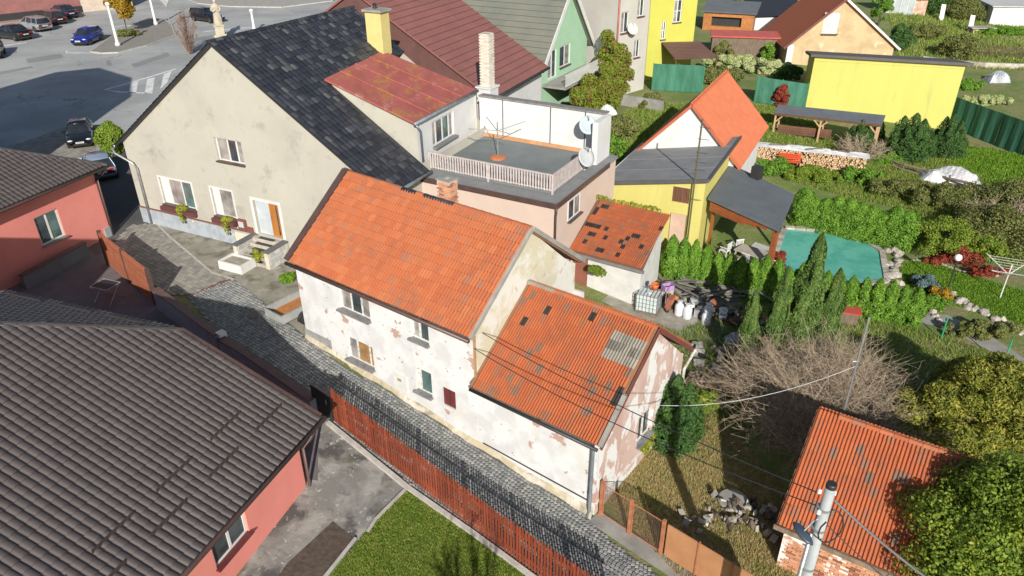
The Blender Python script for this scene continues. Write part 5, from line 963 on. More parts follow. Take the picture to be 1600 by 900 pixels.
# small red-tiled shed (lower right)
sd = thing('brick_shed', 'small brick shed with orange tiled roof and flaking whitewash behind the utility pole', 'shed', (7.81, 15.52, -1.65), -34.1)
SLn = 4.9; p35 = math.tan(math.radians(37)); W2 = 3.0
plane_roof(sd, [(-0.05, 0, 1.95), (SLn, 0, 1.95), (SLn, W2, 1.95 + W2 * p35), (-0.05, W2, 1.95 + W2 * p35)], MATS['old_roof_battens'], 0.08); plane_roof(sd, [(SLn, 2 * W2, 1.95), (-0.05, 2 * W2, 1.95), (-0.05, W2, 1.95 + W2 * p35), (SLn, W2, 1.95 + W2 * p35)], MATS['old_roof_battens'], 0.08)
PT3 = pantile(0.22, 0.38, 0.05); gs_ = Vector((0, 1, p35)).normalized()
lay(sd, 'roof_tile', PT3, tile_grid((0, -0.03, 1.96), X, gs_, SLn, W2 / math.cos(math.radians(37)), 0.22, 0.35), ORANGE_OLD); lay(sd, 'roof_tile', PT3, tile_grid((SLn, 2 * W2, 1.96), -X, Vector((0, -1, p35)).normalized(), SLn, W2 / math.cos(math.radians(37)), 0.22, 0.35), BROWN_TILE, 0, 'back_roof_tiles')
ridge_caps(sd, (0.6, W2, 1.98 + W2 * p35), (SLn, W2, 1.98 + W2 * p35), ORANGE, 0.38, 0.13)
MB().beam((-0.08, -0.05, 1.84), (SLn, -0.05, 1.84), 0.05, 0.16).build('eave_board', WOOD, sd)
w = MB(); cl = [((0, W2, 1.85 + W2 * p35), Vector((0, -p35, 1))), ((0, W2, 1.85 + W2 * p35), Vector((0, p35, 1)))]
wall_sheet(w, (0, 0.3, 0), X, -Y, 0.2, SLn - 0.2, -0.6, 1.9); wall_sheet(w, (0.2, 0, 0), Y, -X, 0.3, 5.6, -0.6, 4.3, (), 0.1, cl)
w.build('wall', patch_mat('whitewashed_brick', (0.42, 0.22, 0.13), [((0.7, 0.68, 0.64), 0.9, 0.47, 0.52), ((0.52, 0.36, 0.24), 3, 0.6, 0.66)], bump=0.6), sd)
br = MB().box((-0.115, -0.02, -0.03), (0.115, 0.02, 0.03)); ms = []
for k in range(26):
    for i in range(17):
        x = 0.4 + i * 0.25 + (0.125 if k % 2 else 0); z = -0.3 + k * 0.08
        if z < 1.75 and random.random() < 0.62: ms.append(Matrix.Translation((x, 0.29, z)))
lay(sd, 'brick', br, ms, BRICK, 300)

# ================================================================ FENCES, WALLS, GATES
def on(p, dz=0.0): return (p[0], p[1], T(p[0], p[1]) + dz)
FENCER = mat('red_brown_stain', (0.25, 0.052, 0.02), 0.6, (0.16, 0.035, 0.015), 3, rnd=0.22, stretch=(1, 1, 0.25), bump=0.15)
def mesh_of(mb, name, material):
    me = bpy.data.meshes.new(name); me.from_pydata([tuple(v) for v in mb.v], [], mb.f); me.materials.append(material); return me
def put(name, me, parent, loc, rz=0.0, sc=(1, 1, 1), rx=0.0, ry=0.0):
    o = bpy.data.objects.new(name, me); COL.objects.link(o); o.parent = parent; o.location = loc; o.rotation_euler = (rx, ry, rz); o.scale = sc; return o
fa, fb = Vector((-6.70, 21.38)), Vector((3.0, 13.35)); fd = (fb - fa); fl = fd.length; fd.normalize(); fyaw = math.atan2(fd.y, fd.x)
fe = thing('picket_fence', 'long red-brown wooden picket fence between the lawn and the cobbled lane', 'fence', (fa.x, fa.y, 0), math.degrees(fyaw))
pk = MB(); w2 = 0.032; pk.add([(-w2, -0.011, 0.02), (w2, -0.011, 0.02), (w2, -0.011, 1.5), (0.0, -0.011, 1.56), (-w2, -0.011, 1.5), (-w2, 0.011, 0.02), (w2, 0.011, 0.02), (w2, 0.011, 1.5), (0.0, 0.011, 1.56), (-w2, 0.011, 1.5)],
    [(0, 1, 2, 3, 4), (9, 8, 7, 6, 5), (0, 5, 6, 1), (1, 6, 7, 2), (2, 7, 8, 3), (3, 8, 9, 4), (4, 9, 5, 0)]); pkm = mesh_of(pk, 'picket', FENCER)
nP = int(fl / 0.118)
for i in range(nP):
    t = 0.1 + i * 0.118; x, y = fa.x + fd.x * t, fa.y + fd.y * t; put('picket', pkm, fe, (t, random.uniform(-.004, .004), T(x, y) + 0.06 + random.uniform(-.012, .012)), 0, (random.uniform(.94, 1.05), 1, 1), 0, random.uniform(-.012, .012))
for i in range(int(fl / 2.2) + 1):
    t = min(i * 2.2, fl); x, y = fa.x + fd.x * t, fa.y + fd.y * t; z = T(x, y); MB().box((t - 0.05, 0.04, z - 0.3), (t + 0.05, 0.14, z + 1.5)).build('fence_post', BROWNMETAL, fe)
for h in (0.35, 1.25):
    mb = MB(); n = 12
    for k in range(n):
        t0, t1 = fl * k / n, fl * (k + 1) / n; mb.beam((t0, 0.035, T(fa.x + fd.x * t0, fa.y + fd.y * t0) + h), (t1, 0.035, T(fa.x + fd.x * t1, fa.y + fd.y * t1) + h), 0.045, 0.09)
    mb.build('rail', FENCER, fe)
# low rendered wall with brown coping
BLUER = mat('blue_grey_block', (0.27, 0.3, 0.36), 0.85, (0.21, 0.23, 0.28), 2, bump=0.3)
BCAP = mat('brown_coping', (0.14, 0.075, 0.065), 0.6, (0.1, 0.055, 0.05), 3)
def low_wall(label, a, b, h, m_, cap=True, t=0.26, name='garden_wall'):
    a, b = Vector(a), Vector(b); d = b - a; L_ = d.length; w_ = thing(name, label, 'wall', on(a), math.degrees(math.atan2(d.y, d.x)), 'garden walls'); z0 = T(*a); n = 4; mb = MB(); cp = MB()
    for k in range(n):
        t0, t1 = L_ * k / n, L_ * (k + 1) / n; p, q = a + d * (k / n), a + d * ((k + 1) / n); za, zb = T(*p) - z0, T(*q) - z0
        mb.add([(t0, -t / 2, za - .4), (t1, -t / 2, zb - .4), (t1, t / 2, zb - .4), (t0, t / 2, za - .4), (t0, -t / 2, za + h), (t1, -t / 2, zb + h), (t1, t / 2, zb + h), (t0, t / 2, za + h)], [(4, 5, 6, 7), (0, 1, 5, 4), (2, 3, 7, 6)] + ([(3, 0, 4, 7)] if k == 0 else []) + ([(1, 2, 6, 5)] if k == n - 1 else []))
        if cap: cp.beam((t0, 0, za + h + 0.03), (t1, 0, zb + h + 0.03), t + 0.1, 0.06)
    mb.build('wall_face', m_, w_)
    if cap: cp.build('coping', BCAP, w_)
    return w_
low_wall('low blue-grey wall with brown coping beside the paved forecourt', (-16.0, 28.75), (-11.85, 24.95), 0.95, BLUER)
low_wall('low blue-grey wall with brown coping beside the manhole in the lane', (-11.75, 24.85), (-7.3, 21.45), 0.85, BLUER)
pl_ = thing('white_pier', 'small white block pier between the two blue-grey walls', 'pier', on((-11.75, 25.0)), -40)
for k in range(5): MB().box((-0.16, -0.16, k * 0.215), (0.16, 0.16, k * 0.215 + 0.2)).build('block', WHITEPAINT, pl_)
scr = thing('timber_screen', 'tall orange-brown timber screen wall behind the dark terrace', 'screen', on((-20.4, 33.1)), math.degrees(math.atan2(28.95 - 33.1, -16.2 + 20.4)))
SCR = mat('orange_brown_boarding', (0.36, 0.12, 0.06), 0.7, (0.28, 0.09, 0.045), 3, rnd=0.12)
for k in range(10): MB().box((0.02, -0.06, 0.05 + k * 0.17), (5.85 - k * 0.02, 0.06, 0.21 + k * 0.17)).build('board', SCR, scr)
for x in (0, 2.9, 5.8): MB().box((x - 0.06, -0.09, -0.1), (x + 0.06, 0.09, 1.85)).build('post', BROWNMETAL, scr)
low_wall('grey parapet wall along the shaded terrace of the red house', (-23.11, 30.51), (-21.94, 34.13), 0.7, mat('slate_grey_render', (0.16, 0.17, 0.18), 0.85), True, 0.2)
tr = thing('folding_table', 'white tubular folding table frame on the dark terrace', 'table', (-18.62, 29.49, -0.00), -20)
for x in (-0.45, 0.45):
    MB().tube([(x, -0.45, 0), (x, 0.35, 0.8), (x, 0.36, 0.8)], 0.016, 6).build('leg', ZINC, tr); MB().tube([(x, 0.45, 0), (x, -0.35, 0.8)], 0.016, 6).build('leg', ZINC, tr)
MB().tube([(-0.5, -0.4, 0.8), (0.5, -0.4, 0.8), (0.5, 0.4, 0.8), (-0.5, 0.4, 0.8), (-0.5, -0.4, 0.8)], 0.018, 6).build('top_frame', ZINC, tr); MB().box((-0.48, -0.38, 0.78), (0.48, 0.38, 0.795)).build('top', BLACKMETAL, tr)
bgate = thing('black_metal_gate', 'black metal gate between the low wall and the picket fence', 'gate', on((-7.3, 21.6)), -25)
MB().beam((0, 0, 0), (0, 0, 1.5), 0.1).beam((0.72, 0, 0), (0.72, 0, 1.5), 0.1).build('post', BLACKMETAL, bgate); MB().box((0.06, -0.02, 0.1), (0.66, 0.02, 1.4)).build('leaf', BLACKMETAL, bgate); MB().tube([(0.58, -0.05, 0.75), (0.58, -0.05, 0.95)], 0.015, 6).build('handle', ZINC, bgate)
# rusty mesh gate and sheet gate at the end of the low house
RUSTO = mat('rusty_orange_paint', (0.42, 0.17, 0.08), 0.7, (0.28, 0.1, 0.05), 4)
ga_, gb_ = Vector((2.85, 17.75)), Vector((7.0, 13.9)); gd = gb_ - ga_; gd.normalize(); gyaw = math.degrees(math.atan2(gd.y, gd.x))
mg = thing('wire_mesh_gate', 'rusty framed wire mesh gate at the corner of the low house', 'gate', on(ga_), gyaw)
z0 = T(*ga_)
def gz(t): p = ga_ + gd * t; return T(*p) - z0
for k, t in enumerate((0.08, 1.22, 2.42)): MB().box((t - 0.05, -0.05, gz(t) - 0.2), (t + 0.05, 0.05, gz(t) + 1.5)).build('gate_post', RUSTO, mg)
for t0, t1 in ((0.16, 1.14), (1.3, 2.34)):
    a0, a1 = gz(t0), gz(t1); f = MB(); c4 = [(t0, 0, a0 + 0.12), (t1, 0, a1 + 0.12), (t1, 0, a1 + 1.4), (t0, 0, a0 + 1.4), (t0, 0, a0 + 0.12)]
    f.tube(c4, 0.02, 6); lf = f.build('gate_leaf', RUSTO, mg); mm = MB()
    for i in range(15): t = t0 + (t1 - t0) * i / 15; mm.beam((t, 0, gz(t) + 0.12), (t, 0, gz(t) + 1.4), 0.006)
    for i in range(20): h = 0.12 + 1.28 * i / 20; mm.beam((t0, 0, a0 + h), (t1, 0, a1 + h), 0.006)
    mm.build('wire_mesh', mat('rusty_wire', (0.16, 0.1, 0.07), 0.7), lf)
sg = thing('sheet_metal_gate', 'tan sheet metal gate panels along the garden beside the lane', 'gate', on(ga_ + gd * 2.52), gyaw)
SHEET = mat('tan_sheet', (0.45, 0.22, 0.10), 0.6, (0.36, 0.17, 0.08), 1.2, bump=0.08)
zb = T(*(ga_ + gd * 2.52))
for k in range(3):
    t0, t1 = 0.04 + k * 1.1, 1.1 + k * 1.1; pa = ga_ + gd * (2.52 + t0); pb = ga_ + gd * (2.52 + t1); za, zc_ = T(*pa) - zb, T(*pb) - zb
    MB().add([(t0, -.02, za + .08), (t1, -.02, zc_ + .08), (t1, -.02, zc_ + 1.42), (t0, -.02, za + 1.42), (t0, .02, za + .08), (t1, .02, zc_ + .08), (t1, .02, zc_ + 1.42), (t0, .02, za + 1.42)], [(0, 1, 2, 3), (7, 6, 5, 4), (0, 4, 5, 1), (1, 5, 6, 2), (2, 6, 7, 3), (3, 7, 4, 0)]).build('sheet_panel', SHEET, sg)
    MB().box((t1 + 0.0, -0.05, zc_ - 0.2), (t1 + 0.035, 0.05, zc_ + 1.46)).build('gate_post', RUSTO, sg)
drape('gate_footing', [tuple(ga_ + gd * 0 + Vector((-0.4, -0.35))), tuple(ga_ + gd * 5.6 + Vector((-0.45, -0.35))), tuple(ga_ + gd * 5.6 + Vector((0.1, 0.1))), tuple(ga_ + Vector((0.1, 0.1)))], 0.02, CONCRETE)

# ================================================================ UTILITY POLE AND WIRES
up_ = thing('utility_pole', 'pale concrete utility pole with dark street lamp in front of the brick shed', 'utility pole', (6.62, 11.3, -1.7), 0)
POLE = mat('pale_concrete_pole', (0.36, 0.385, 0.39), 0.75, (0.28, 0.3, 0.31), 2.5, bump=0.15)
MB().tube([(0, 0, 0), (0, 0, 7.65)], [0.17, 0.105], 16).build('shaft', POLE, up_, True); MB().lathe([(0.112, 0), (0.112, 0.09), (0.10, 0.11)], 16, (0, 0, 7.62)).build('cap', BLACKMETAL, up_)
MB().tube([(-0.2, -0.02, 0), (-0.165, -0.02, 6.3)], 0.05, 8).build('conduit', ZINC, up_, True)
for z in (3.0, 5.2, 6.4, 7.0): MB().lathe([(0.14 + (7.6 - z) * 0.009, 0), (0.14 + (7.6 - z) * 0.009, 0.04)], 16, (-0.03, 0, z)).build('clamp', ZINC, up_)
lm = MB(); lm.lathe([(0.02, 0.0), (0.13, 0.02), (0.16, 0.06), (0.13, 0.1), (0.02, 0.13)], 14, (0, 0, 0), 1.0, 1.9); lampo = lm.build('lamp_head', mat('dark_blue_lamp', (0.05, 0.07, 0.1), 0.4), up_, True); lampo.location = (-0.42, -0.12, 6.35); lampo.rotation_euler = (0.25, 0.3, 0.5)
MB().tube([(-0.05, 0, 6.75), (-0.2, -0.05, 6.7), (-0.38, -0.1, 6.45)], 0.022, 6).build('lamp_arm', ZINC, up_)
for k, (x, y, z) in enumerate(((-0.16, 0.1, 7.35), (0.16, 0.1, 7.3), (-0.17, -0.1, 6.95))): MB().lathe([(0.03, 0), (0.05, 0.03), (0.03, 0.06), (0.05, 0.09), (0.02, 0.12)], 8, (x, y, z)).build('insulator', WHITEPAINT, up_)
MB().tube([(0.1 + 0.28 * math.sin(a * 0.5), -0.12 - 0.02 * a, 7.1 - 0.42 * (1 - math.cos(a * 0.5))) for a in range(0, 12)], 0.018, 5).build('cable_loop', BLACKMETAL, up_)
def wire(label, a, b, sag, r, material):
    a, b = Vector(a), Vector(b); pts = [a.lerp(b, t / 14) - Zv * (sag * 4 * (t / 14) * (1 - t / 14)) for t in range(15)]
    o = MB().tube([p - a for p in pts], r, 5).build('overhead_wire', material); o.location = a; tag(o, label, 'wire', 'overhead wires')
hmM = Matrix.Translation(hm.location) @ Matrix.Rotation(math.radians(-37), 4, 'Z')
pt_ = Vector((6.62, 11.3, 5.75))
wire('upper black wire from the utility pole to the tall part of the white house', pt_ + Vector((-0.15, 0.1, -0.1)), hmM @ Vector((UM + 0.1, 0.35, 3.6)), 0.25, 0.014, BLACKMETAL)
wire('lower black wire from the utility pole to the corner of the white house', pt_ + Vector((-0.15, 0.1, -0.45)), hmM @ Vector((UM + 0.1, -0.1, 3.2)), 0.35, 0.014, BLACKMETAL)
wire('thick twisted cable running from the pole to the lower right', pt_ + Vector((0.15, 0.0, -0.2)), (8.75, 9.54, 4.60), 0.1, 0.03, mat('grey_cable', (0.12, 0.12, 0.12), 0.6))
wire('thin cable below the thick one at the lower right of the pole', pt_ + Vector((0.1, 0.05, -0.9)), (8.79, 9.27, 4.00), 0.15, 0.012, BLACKMETAL)
ms_ = thing('roof_mast', 'thin grey mast standing on the ridge of the brick shed', 'mast', (11.26, 19.73, 0.55), 0)
MB().tube([(0, 0, -0.3), (0.0, 0, 4.3)], 0.035, 8).build('pole', ZINC, ms_); MB().tube([(-0.15, 0, 2.6), (0.05, 0, 2.6)], 0.02, 5).build('bracket', ZINC, ms_)
wire('white cable sagging between the low gable and the shed mast', hmM @ Vector((UL + 0.05, 3.3, 1.0)), Vector(ms_.location) + Vector((-0.03, 0, 2.4)), 0.55, 0.011, mat('pale_cable', (0.5, 0.5, 0.5), 0.6))

# ================================================================ TRAILER
tl_ = thing('car_trailer', 'small grey box trailer parked beside the white house corner', 'trailer', (-9.57, 27.70, -0.00), 53)
TW = mat('trailer_panel', (0.36, 0.37, 0.36), 0.5, (0.28, 0.29, 0.28), 2)
bd = MB(); L1, W1 = 2.1, 1.2
for lo, hi in (((-L1 / 2, -W1 / 2, 0.45), (L1 / 2, W1 / 2, 0.5)), ((-L1 / 2, -W1 / 2, 0.5), (L1 / 2, -W1 / 2 + .03, 0.86)), ((-L1 / 2, W1 / 2 - .03, 0.5), (L1 / 2, W1 / 2, 0.86)), ((-L1 / 2, -W1 / 2 + .03, 0.5), (-L1 / 2 + .03, W1 / 2 - .03, 0.86)), ((L1 / 2 - .03, -W1 / 2 + .03, 0.5), (L1 / 2, W1 / 2 - .03, 0.86))): bd.box(lo, hi)
bd.build('box_body', TW, tl_); MB().box((-L1 / 2 + .05, -W1 / 2 + .05, 0.505), (L1 / 2 - .05, W1 / 2 - .05, 0.56)).build('load_boards', FRESHWOOD, tl_)
MB().tube([(-L1 / 2 - .03, -W1 / 2, .87), (L1 / 2, -W1 / 2, .87), (L1 / 2, W1 / 2, .87), (-L1 / 2, W1 / 2, .87), (-L1 / 2 - .03, -W1 / 2, .87)], 0.022, 6).build('top_rail', ZINC, tl_)
def wheel(parent, loc, r=0.31, w_=0.2, axis='y'):
    mb = MB().lathe([(r * 0.6, -w_ / 2), (r * 0.94, -w_ / 2), (r, -w_ / 3), (r, w_ / 3), (r * 0.94, w_ / 2), (r * 0.6, w_ / 2)], 20); M_ = Matrix.Rotation(math.pi / 2, 4, 'X'); mb.v = [tuple(M_ @ Vector(v)) for v in mb.v]
    wh = mb.build('wheel', RUBBER, parent, True); wh.location = loc
    rm = MB().lathe([(r * 0.15, -w_ / 2 - 0.004), (r * 0.5, -w_ / 2 + 0.02), (r * 0.66, -w_ / 2 - 0.002), (r * 0.66, w_ / 2 + 0.002), (r * 0.5, w_ / 2 - 0.02), (r * 0.15, w_ / 2 + 0.004)], 16); rm.v = [tuple(M_ @ Vector(v)) for v in rm.v]; rm.build('rim', RIM, wh); return wh
for s in (-1, 1):
    wheel(tl_, (0, s * (W1 / 2 + 0.12), 0.28), 0.28, 0.16); MB().add([(math.cos(a) * 0.36, s * (W1 / 2 + dd), 0.28 + math.sin(a) * 0.36) for dd in (0.02, 0.22) for a in [math.pi * k / 8 for k in range(9)]], [(k, k + 1, k + 10, k + 9) for k in range(8)]).build('mudguard', BLACKMETAL, tl_)
MB().beam((L1 / 2, 0, 0.42), (L1 / 2 + 1.0, 0, 0.42), 0.07).build('drawbar', ZINC, tl_)

# ================================================================ JUNK IN THE YARD
ibc = thing('ibc_tank', 'pale caged liquid tank standing in the junk yard by the outbuilding', 'water tank', (6.48, 30.10, -1.17), -25)
MB().box((-0.48, -0.4, 0.16), (0.48, 0.4, 1.0)).lathe([(0.12, 0), (0.12, 0.06)], 12, (0, 0, 1.0)).build('tank', mat('milky_plastic', (0.52, 0.58, 0.58), 0.5, (0.44, 0.5, 0.5), 2), ibc)
MB().box((-0.52, -0.44, 0), (0.52, 0.44, 0.13)).build('pallet', WOOD, ibc)
cg = MB()
for i in range(7): x = -0.51 + i * 0.17; cg.beam((x, -0.43, 0.13), (x, -0.43, 1.04), 0.02).beam((x, 0.43, 0.13), (x, 0.43, 1.04), 0.02).beam((x, -0.43, 1.04), (x, 0.43, 1.04), 0.02)
for i in range(5): z = 0.2 + i * 0.21; cg.beam((-0.52, -0.43, z), (0.52, -0.43, z), 0.02).beam((-0.52, 0.43, z), (0.52, 0.43, z), 0.02).beam((-0.52, -0.43, z), (-0.52, 0.43, z), 0.02).beam((0.52, -0.43, z), (0.52, 0.43, z), 0.02)
cg.build('cage', ZINC, ibc)
def canister(label, p, s=1.0):
    t = thing('plastic_canister', label, 'canister', p, random.uniform(0, 90), 'canisters in the junk yard'); m_ = mat('white_plastic', (0.62, 0.64, 0.66), 0.45, (0.5, 0.52, 0.55), 3)
    MB().lathe([(0.02, 0), (0.2 * s, 0.01), (0.22 * s, 0.06), (0.22 * s, 0.5 * s), (0.18 * s, 0.6 * s), (0.11 * s, 0.64 * s), (0.11 * s, 0.72 * s), (0.13 * s, 0.73 * s), (0.13 * s, 0.77 * s), (0.09 * s, 0.77 * s)], 16).build('body', m_, t, True)
    MB().tube([(0.17 * s, 0, 0.56 * s), (0.24 * s, 0, 0.62 * s), (0.12 * s, 0, 0.69 * s)], 0.018, 6).build('handle', m_, t)
for lb, q in (('sunlit white plastic canister nearest the tank', (7.94, 29.97, -1.31)), ('white plastic canister second from the tank', (8.29, 29.75, -1.36)), ('grey-white canister in front of a darker one in the shade', (9.09, 29.31, -1.45)), ('canister half hidden behind another in the shade', (9.32, 29.91, -1.43))): canister(lb, q)
bk = thing('bucket_stack', 'white buckets stacked together at the end of the canister row', 'bucket', (9.96, 29.65, -1.49), 0)
MB().lathe([(0.15, 0), (0.19, 0.42), (0.2, 0.42), (0.16, 0.03)], 16).build('bucket', WHITEPAINT, bk, True); b2 = MB().lathe([(0.15, 0), (0.19, 0.42), (0.2, 0.42), (0.16, 0.03)], 16).build('bucket', WHITEPAINT, bk, True); b2.location = (0.08, 0.25, 0.1); MB().box((-0.06, -0.2, 0.12), (0.06, -0.185, 0.28)).build('bucket_label', mat('dark_red_print', (0.2, 0.03, 0.06), 0.6), bk)
pk_ = thing('scrap_timber_heap', 'heap of grey scrap planks and frames along the hedge', 'timber heap', (9.76, 31.84, -1.35), -15)
for k in range(46):
    L_ = random.uniform(0.8, 2.6); a = random.choice([0.0, 0.1, -0.2, 0.7, 1.2, -0.9]) + random.gauss(0, 0.12); c = Vector((random.gauss(0, 1.25), random.gauss(0, 0.55), 0.08 + random.random() * 0.5)); d = Vector((math.cos(a), math.sin(a), random.uniform(-0.15, 0.15))) * L_ / 2
    MB().beam(c - d, c + d, random.uniform(0.07, 0.16), 0.035).build('plank', mat('grey_weathered_plank', (0.2, 0.185, 0.165), 0.9, (0.12, 0.11, 0.1), 4, rnd=0.4), pk_)
wb = thing('wheelbarrow', 'rusty orange wheelbarrow tipped up beside the tank', 'wheelbarrow', (7.44, 30.11, -1.26), 60)
MB().add([(-.3, -.25, .9), (.3, -.25, .9), (.35, -.1, .3), (-.35, -.1, .3), (-.22, .05, .85), (.22, .05, .85), (.25, .1, .38), (-.25, .1, .38)], [(4, 5, 6, 7), (0, 1, 5, 4), (1, 2, 6, 5), (2, 3, 7, 6), (3, 0, 4, 7)]).build('tray', mat('rust_red_tray', (0.36, 0.13, 0.08), 0.6), wb); wheel(wb, (0, 0.0, 0.2), 0.2, 0.08)
for s in (-.2, .2): MB().tube([(s, 0, .2), (s, .1, .6), (s, .1, 1.3)], 0.018, 6).build('handle', ZINC, wb)
cr = thing('plastic_crate', 'purple plastic crate on the junk behind the canisters', 'crate', (7.47, 30.75, -0.35), 20)
MB().box((-.25, -.18, 0), (.25, .18, .02)).box((-.25, -.18, .02), (.25, -.16, .25)).box((-.25, .16, .02), (.25, .18, .25)).box((-.25, -.16, .02), (-.23, .16, .25)).box((.23, -.16, .02), (.25, .16, .25)).build('crate_body', mat('lilac_plastic', (0.42, 0.25, 0.5), 0.5), cr)
bk3 = thing('orange_bucket', 'orange bucket lying on top of the tank edge', 'bucket', (6.72, 30.14, 0.00), 0); MB().lathe([(0.13, 0), (0.18, 0.3), (0.19, 0.3), (0.14, 0.03)], 14).build('bucket_body', mat('orange_plastic', (0.6, 0.14, 0.03), 0.5), bk3, True)
def junk_bits(name, label, c, r, n, mats_, k_=1.0):
    t = thing(name, label, 'rubbish', c, 0)
    for k in range(n):
        p = Vector((random.gauss(0, r), random.gauss(0, r * 0.6), random.uniform(0, 0.25))); s = random.uniform(0.08, 0.3) * k_; mb = MB().box((-s, -s * .7, -s * .4), (s, s * .7, s * .4)); mb.v = [tuple(Vector(v) + Vector((random.uniform(-.3, .3), random.uniform(-.3, .3), random.uniform(-.3, .3))) * s) for v in mb.v]
        o = mb.build('scrap_piece', random.choice(mats_), t); o.location = p; o.rotation_euler = (random.random() * 3, random.random() * 3, random.random() * 3)
junk_bits('scrap_pile', 'mixed scrap and boards piled behind the tank', (7.28, 31.51, -1.14), 0.5, 26, [WOOD, RUSTO, WHITEPAINT, BLACKMETAL, FRESHWOOD, CONCRETE]); junk_bits('board_pile', 'boards and sheet scrap lying beside the canisters', (8.81, 30.45, -1.36), 0.6, 26, [WOOD, CONCRETE, ZINC, RUSTO], 0.9); junk_bits('brick_rubble', 'broken bricks and crates along the shaded yard edge', (10.36, 29.79, -1.51), 0.7, 30, [WOOD, RUSTO, BLACKMETAL, STONE], 0.7); junk_bits('rubble_pile', 'rubble and scrap scattered in the shaded yard behind the low house', (8.57, 26.67, -1.54), 0.9, 22, [STONE, WOOD, CONCRETE, BLACKMETAL])
junk_bits('stone_heap', 'pale stones heaped round the concrete lid in the garden', (7.37, 17.56, -1.65), 0.75, 80, [STONE, CONCRETE, WOOD, SOIL], 0.5); junk_bits('kerb_stones', 'loose stones and twigs at the foot of the low gable', (7.61, 24.84, -1.56), 0.5, 14, [STONE, WOOD])
cl_ = thing('concrete_lid', 'round concrete well lid in the rough garden', 'well', (7.49, 18.28, -1.65), 0); MB().lathe([(0.5, -0.2), (0.52, 0.1), (0.48, 0.15), (0.02, 0.16)], 24).build('ring', CONCRETE, cl_)
tb = thing('tarped_bundle', 'grey tarpaulin bundle beside the tall cypress', 'bundle', (10.10, 27.96, -1.57), 0)
def tarp(parent, rx, ry, h, material, name='tarpaulin', n=16, pts=None):
    vs = []; fs = []
    for j in range(n + 1):
        for i in range(n + 1):
            x = (i / n * 2 - 1); y = (j / n * 2 - 1); e = max(abs(x), abs(y)); z = h * (1 - e ** 3) * (0.75 + 0.25 * math.sin(x * 5 + y * 3)) + 0.05 * math.sin(x * 17 + y * 9) * (1 - e) + random.uniform(-.02, .02); vs.append((x * rx, y * ry, max(z, 0.01)))
    for j in range(n):
        for i in range(n): a = j * (n + 1) + i; fs.append((a, a + 1, a + n + 2, a + n + 1))
    return MB().add(vs, fs).build(name, material, parent)
TARP = mat('grey_tarpaulin', (0.4, 0.42, 0.45), 0.4, (0.25, 0.27, 0.29), 2.5); WTARP = mat('white_tarpaulin', (0.6, 0.6, 0.6), 0.45, (0.42, 0.42, 0.42), 1.5)
tarp(tb, 0.5, 0.4, 0.5, TARP)
wt = thing('white_cover_bundle', 'white fabric cover draped over a post behind the terrace wall', 'bundle', (7.30, 56.14, -0.00), 20); tarp(wt, 1.0, 0.7, 1.6, WTARP)

# ================================================================ POOL GARDEN
POOL = [(14.68, 36.67), (16.24, 39.82), (18.59, 39.52), (20.43, 38.87), (20.87, 37.06), (19.66, 33.72), (17.57, 33.2), (14.95, 34.33)]
pool = drape('pool', POOL, 0.06, mat('teal_pool_cover', (0.12, 0.4, 0.33), 0.18, (0.075, 0.33, 0.26), 0.9, (0.45, 0.6), bump=0.1, bscale=4, spec=0.6))
for i, (x, y) in enumerate(POOL[:-2]):
    x2, y2 = POOL[i + 1]; L_ = math.hypot(x2 - x, y2 - y); n = max(1, int(L_ / 0.5))
    for k in range(n): 
        t = (k + 0.5) / n; o = MB().box((-L_ / n * .47, -0.16, -0.1), (L_ / n * .47, 0.16, 0.12)).build('edge_stone', STONE, pool); o.location = (x + (x2 - x) * t, y + (y2 - y) * t, T(x, y)); o.rotation_euler = (0, 0, math.atan2(y2 - y, x2 - x))
def rocks(name, label, pts, s0, s1, material=None):
    t = thing(name, label, 'rocks', pts[0], 0); b0 = Vector(pts[0])
    for p in pts:
        s = random.uniform(s0, s1); bm = bmesh.new(); bmesh.ops.create_icosphere(bm, subdivisions=1, radius=s)
        for v in bm.verts: v.co *= random.uniform(0.7, 1.2); v.co.z *= 0.7
        me = bpy.data.meshes.new('rock'); bm.to_mesh(me); bm.free(); o = link('rock', me, material or STONE, t); o.location = Vector(p) - b0
def along(pts, n, jit=0.2):
    out = []
    for i in range(n):
        t = i / (n - 1) * (len(pts) - 1); k = min(int(t), len(pts) - 2); f = t - k; x = pts[k][0] * (1 - f) + pts[k + 1][0] * f + random.uniform(-jit, jit); y = pts[k][1] * (1 - f) + pts[k + 1][1] * f + random.uniform(-jit, jit); out.append((x, y, T(x, y) + 0.05))
    return out
rocks('pool_rockery', 'pale boulders of the rockery at the right edge of the pool', along([(21.67, 38.29), (21.4, 36.66), (20.48, 34.77), (20.04, 33.37)], 26, 0.3), 0.16, 0.36)
rocks('path_rockery', 'grey stones edging the path below the round lawn', along([(22.41, 31.7), (22.99, 30.46), (23.38, 29.02)], 22, 0.3), 0.12, 0.3); rocks('lamp_rocks', 'stones round the foot of the garden lamp', along([(21.92, 32.87), (22.24, 32.6), (22.42, 32.21)], 9, 0.15), 0.1, 0.24)
rocks('bed_edging', 'row of small stones between the lawn and the red flower bed', along([(22.11, 36.1), (23.22, 35.86), (24.02, 34.73), (25.78, 34.2)], 34, 0.05), 0.07, 0.11); rocks('pond_edging', 'pale stones edging the path beside the green fence posts', along([(20.0, 31.22), (20.58, 30.61), (20.32, 29.62)], 12, 0.1), 0.1, 0.2)
gl_ = thing('garden_lamp', 'garden lamp with white globe on a dark post over the lawn', 'lamp', (22.27, 32.67, -1.65), 0)
